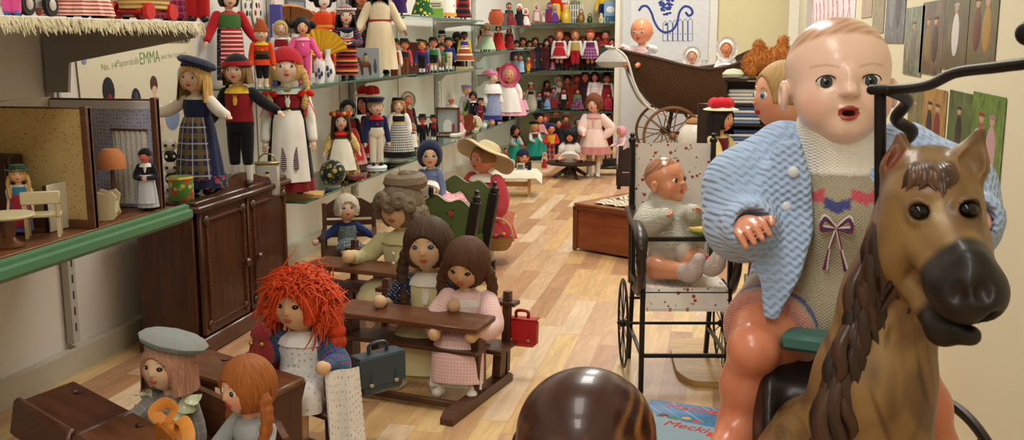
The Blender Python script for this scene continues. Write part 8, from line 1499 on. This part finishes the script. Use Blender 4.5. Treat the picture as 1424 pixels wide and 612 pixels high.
# blonde doll behind the big baby
p = Vector((at_y(1096, 130, 2.72).x, 2.72, .36)); t = thing('display_pedestal', 'grey display pedestal under the blonde profile doll', 'pedestal', (p.x, p.y, 0)); obj('column', MB().box((0, 0, .17), (.16, .16, .338), bev=.004), mat('8a8680', .6), t); obj('top_plate', MB().box((0, 0, .349), (.18, .18, .02), bev=.003), mat('8a8680', .6), t)
doll('blonde doll in plum dress seen in profile behind the big baby doll', p, tall(p, 84)*.99, face(p)-1.15, 'e6ab8c', 'c09a64', 'short', None, (), '5a2238', 'skirt', '5a2238', None, 'long', hh=.30, fat=1.2, name='play_doll', arms='fwd', eye='5a7fae', blush=.3, collar='7a3a4a', hem=.02, flare=.13)
# ---------------------------------------------------------------- wall pictures
def picmat(i, cs):
    key = ('pic', i)
    m, nt, b = _new('photo_print'); L = nt.links; tc = nt.nodes.new('ShaderNodeTexCoord').outputs['Object']; mp = _n(nt, 'ShaderNodeMapping', _Scale=(26, 14, 1), _Location=(i*3.7, i*1.3, 0)); L.new(tc, mp.inputs[0]); nz = _n(nt, 'ShaderNodeTexNoise', _Scale=1.0, _Detail=6.0, _Roughness=.7); L.new(mp.outputs[0], nz.inputs['Vector'])
    rp = nt.nodes.new('ShaderNodeValToRGB'); el = rp.color_ramp.elements; el[0].position = .3; el[1].position = .7; el[0].color = (*hexlin(cs[0]), 1); el[1].color = (*hexlin(cs[-1]), 1)
    for k, c in enumerate(cs[1:-1]): e = el.new(.3+.4*(k+1)/(len(cs)-1)); e.color = (*hexlin(c), 1)
    L.new(nz.outputs[0], rp.inputs[0]); L.new(rp.outputs[0], b.inputs['Base Color']); b.inputs['Roughness'].default_value = .25; return m
pics = [(1201, 1213, -40, 24, ('8a6a5a', 'b9a08a', 'c9b9a4'), 'small faded brown photo beside the red-lettered paper', ()), (1217, 1229, -40, 46, ('6a5a44', '9a8a6a', 'b9b49a'), 'narrow photo of a path second from the red-lettered paper', ()), (1236, 1258, -60, 60, ('2a2e3a', '5a6070', '8a94a0'), 'blue-grey photo of standing people', ('8a9098', '4a4a5a')), (1260, 1282, 10, 105, ('3a4a3a', '7a8a7a', 'a8b48a'), 'pale photo with green grass at its foot', ('7a7a74',)), (1283, 1310, 2, 104, ('3a2e28', '6a5a4a', '8a7a5a'), 'brown photo of a person before a wall', ('8a7a4a', '4a3a34')), (1316, 1345, -20, 98, ('2a3a22', '5a5a3a', '8a6a4a'), 'photo of a figure in white with barrels', ('dcdcd8',)), (1350, 1385, -30, 93, ('3a3a2a', '6a6a44', '7a4a3a'), 'photo of a person in brown leaning on a post', ('6a3a2e', 'b08a3a')),
        (1264, 1282, 124, 192, ('4a4a34', '7a7a4a', '9a8a5a'), 'small photo in the lower row behind the handlebar', ('8a7a5a',)), (1284, 1313, 122, 220, ('5a3a1e', 'b08a4a', 'c9a050'), 'golden photo of a dark-robed figure', ('2a2226', '7a2a2a')), (1320, 1348, 127, 227, ('22301c', '4a6a34', '6a8a4a'), 'green photo of a black-coated person in a garden', ('1c1c22',)), (1352, 1392, 130, 263, ('2e4a1e', '5f8a34', '8aa84a'), 'large green garden photo of a person with red hat and flowers', ('b8303a', 'c9a0a8'))]
for i, (x0_, x1_, y0_, y1_, cs, l, figs) in enumerate(pics):
    A_, B_ = at_x(x0_, y0_, XR-.002), at_x(x1_, y1_, XR-.002); B2, A2 = at_x(x1_, y0_, XR-.002), at_x(x0_, y1_, XR-.002); w_s = abs(A_.y-B_.y); zt, zb = (A_.z+B2.z)/2, (A2.z+B_.z)/2; h_s = zt-zb
    e = sheet('wall_photo', l+' on the cream wall', 'photo', (XR-.002, (A_.y+B_.y)/2, (zt+zb)/2), WR_, w_s*.9, h_s, picmat(i, cs), .001, 'photographs on the cream wall'); m = MB()
    for k, c in enumerate(figs): x_ = (k-.5*(len(figs)-1))*w_s*.3; m.ball((x_, -h_s*.08, .0011), (w_s*.13, h_s*.26, .0008), col=c, n=14, m=6); m.ball((x_, h_s*.22, .0012), (w_s*.075, h_s*.055, .0008), col='c9a080', n=10, m=5); m.ball((x_, h_s*.265, .0013), (w_s*.10, h_s*.03, .0008), col=mixc(c, 'black', .4), n=10, m=5)
    if figs: obj('printed_figure', m, vcol(.3), e)
A_, B_ = at_x(1128, 0, XR-.002), at_x(1188, 40, XR-.002); w_s = abs(A_.y-B_.y); e = sheet('red_lettered_paper', 'white paper with red scrawled lettering on the cream wall', 'paper', (XR-.002, (A_.y+B_.y)/2, B_.z+.17), WR_, w_s, .34, mat('e6e2e4', .6), .001); m = MB(); rr = np.random.RandomState(6)
for k in range(9): x_ = (-.42+.1*k)*w_s; m.tube([(x_, -.14+.02*rr.rand(), .0015), (x_+.03*w_s, -.06+.05*rr.rand(), .0015), (x_-.01*w_s, -.02+.1*rr.rand(), .0015), (x_+.05*w_s, -.12+.02*rr.rand(), .0015)], .006, 5, asp=(1, .2), sub=4)
obj('lettering', m, mat('d8405a', .6), e)
# embroidered white cloth on the end panel
YE = YB-.062; A_, B_ = at_y(878, -20, YE), at_y(984, 84, YE); cx, cz = (A_.x+B_.x)/2, (A_.z+B_.z)/2; e = sheet('embroidered_cloth', 'white wall cloth embroidered with blue scrolls and flowers', 'wall hanging', (cx, YE, cz), WB, B_.x-A_.x, A_.z-B_.z, fab('dfe2e8'), .002); bm = mat('33489a', .8)
def ep(px, py): p = at_y(px, py, YE); return (p.x-cx, p.z-cz, .0025)
m = MB(); C_, _ = spline(np.array([ep(*q) for q in ((889, 14), (893, 9), (900, 9), (906, 18), (910, 30), (917, 41), (926, 45), (936, 41), (942, 30), (945, 17), (952, 9), (960, 11), (963, 18), (958, 22), (954, 18))]), np.ones(15), 5)
for i, q in enumerate(C_): m.ball(q, (.012, .012, .003), n=8, m=4)
obj('scroll_stitching', m, bm, e); m = MB(); rr = np.random.RandomState(9)
for i in range(46): a, r = rr.uniform(0, 2*PI), rr.uniform(0, 1)**.5; m.ball(ep(927+10*r*math.cos(a), 6+15*r*math.sin(a)), (.016, .011, .003), n=8, m=4)
obj('flower_stitching', m, bm, e)
m = MB()
for i in range(6): x_ = 922+7*i; m.tube([ep(x_, 57), ep(x_, 33-(i*.8)), ep(x_+3, 29-i*.8), ep(x_+6, 33-i*.8), ep(x_+6, 57), ep(x_, 57)], .0028, 4); m.ball(ep(x_+3, 47), (.006, .006, .003), n=6, m=4)
m.ball(ep(926, 34), (.012, .012, .003), n=8, m=4); obj('picket_stitching', m, bm, e)
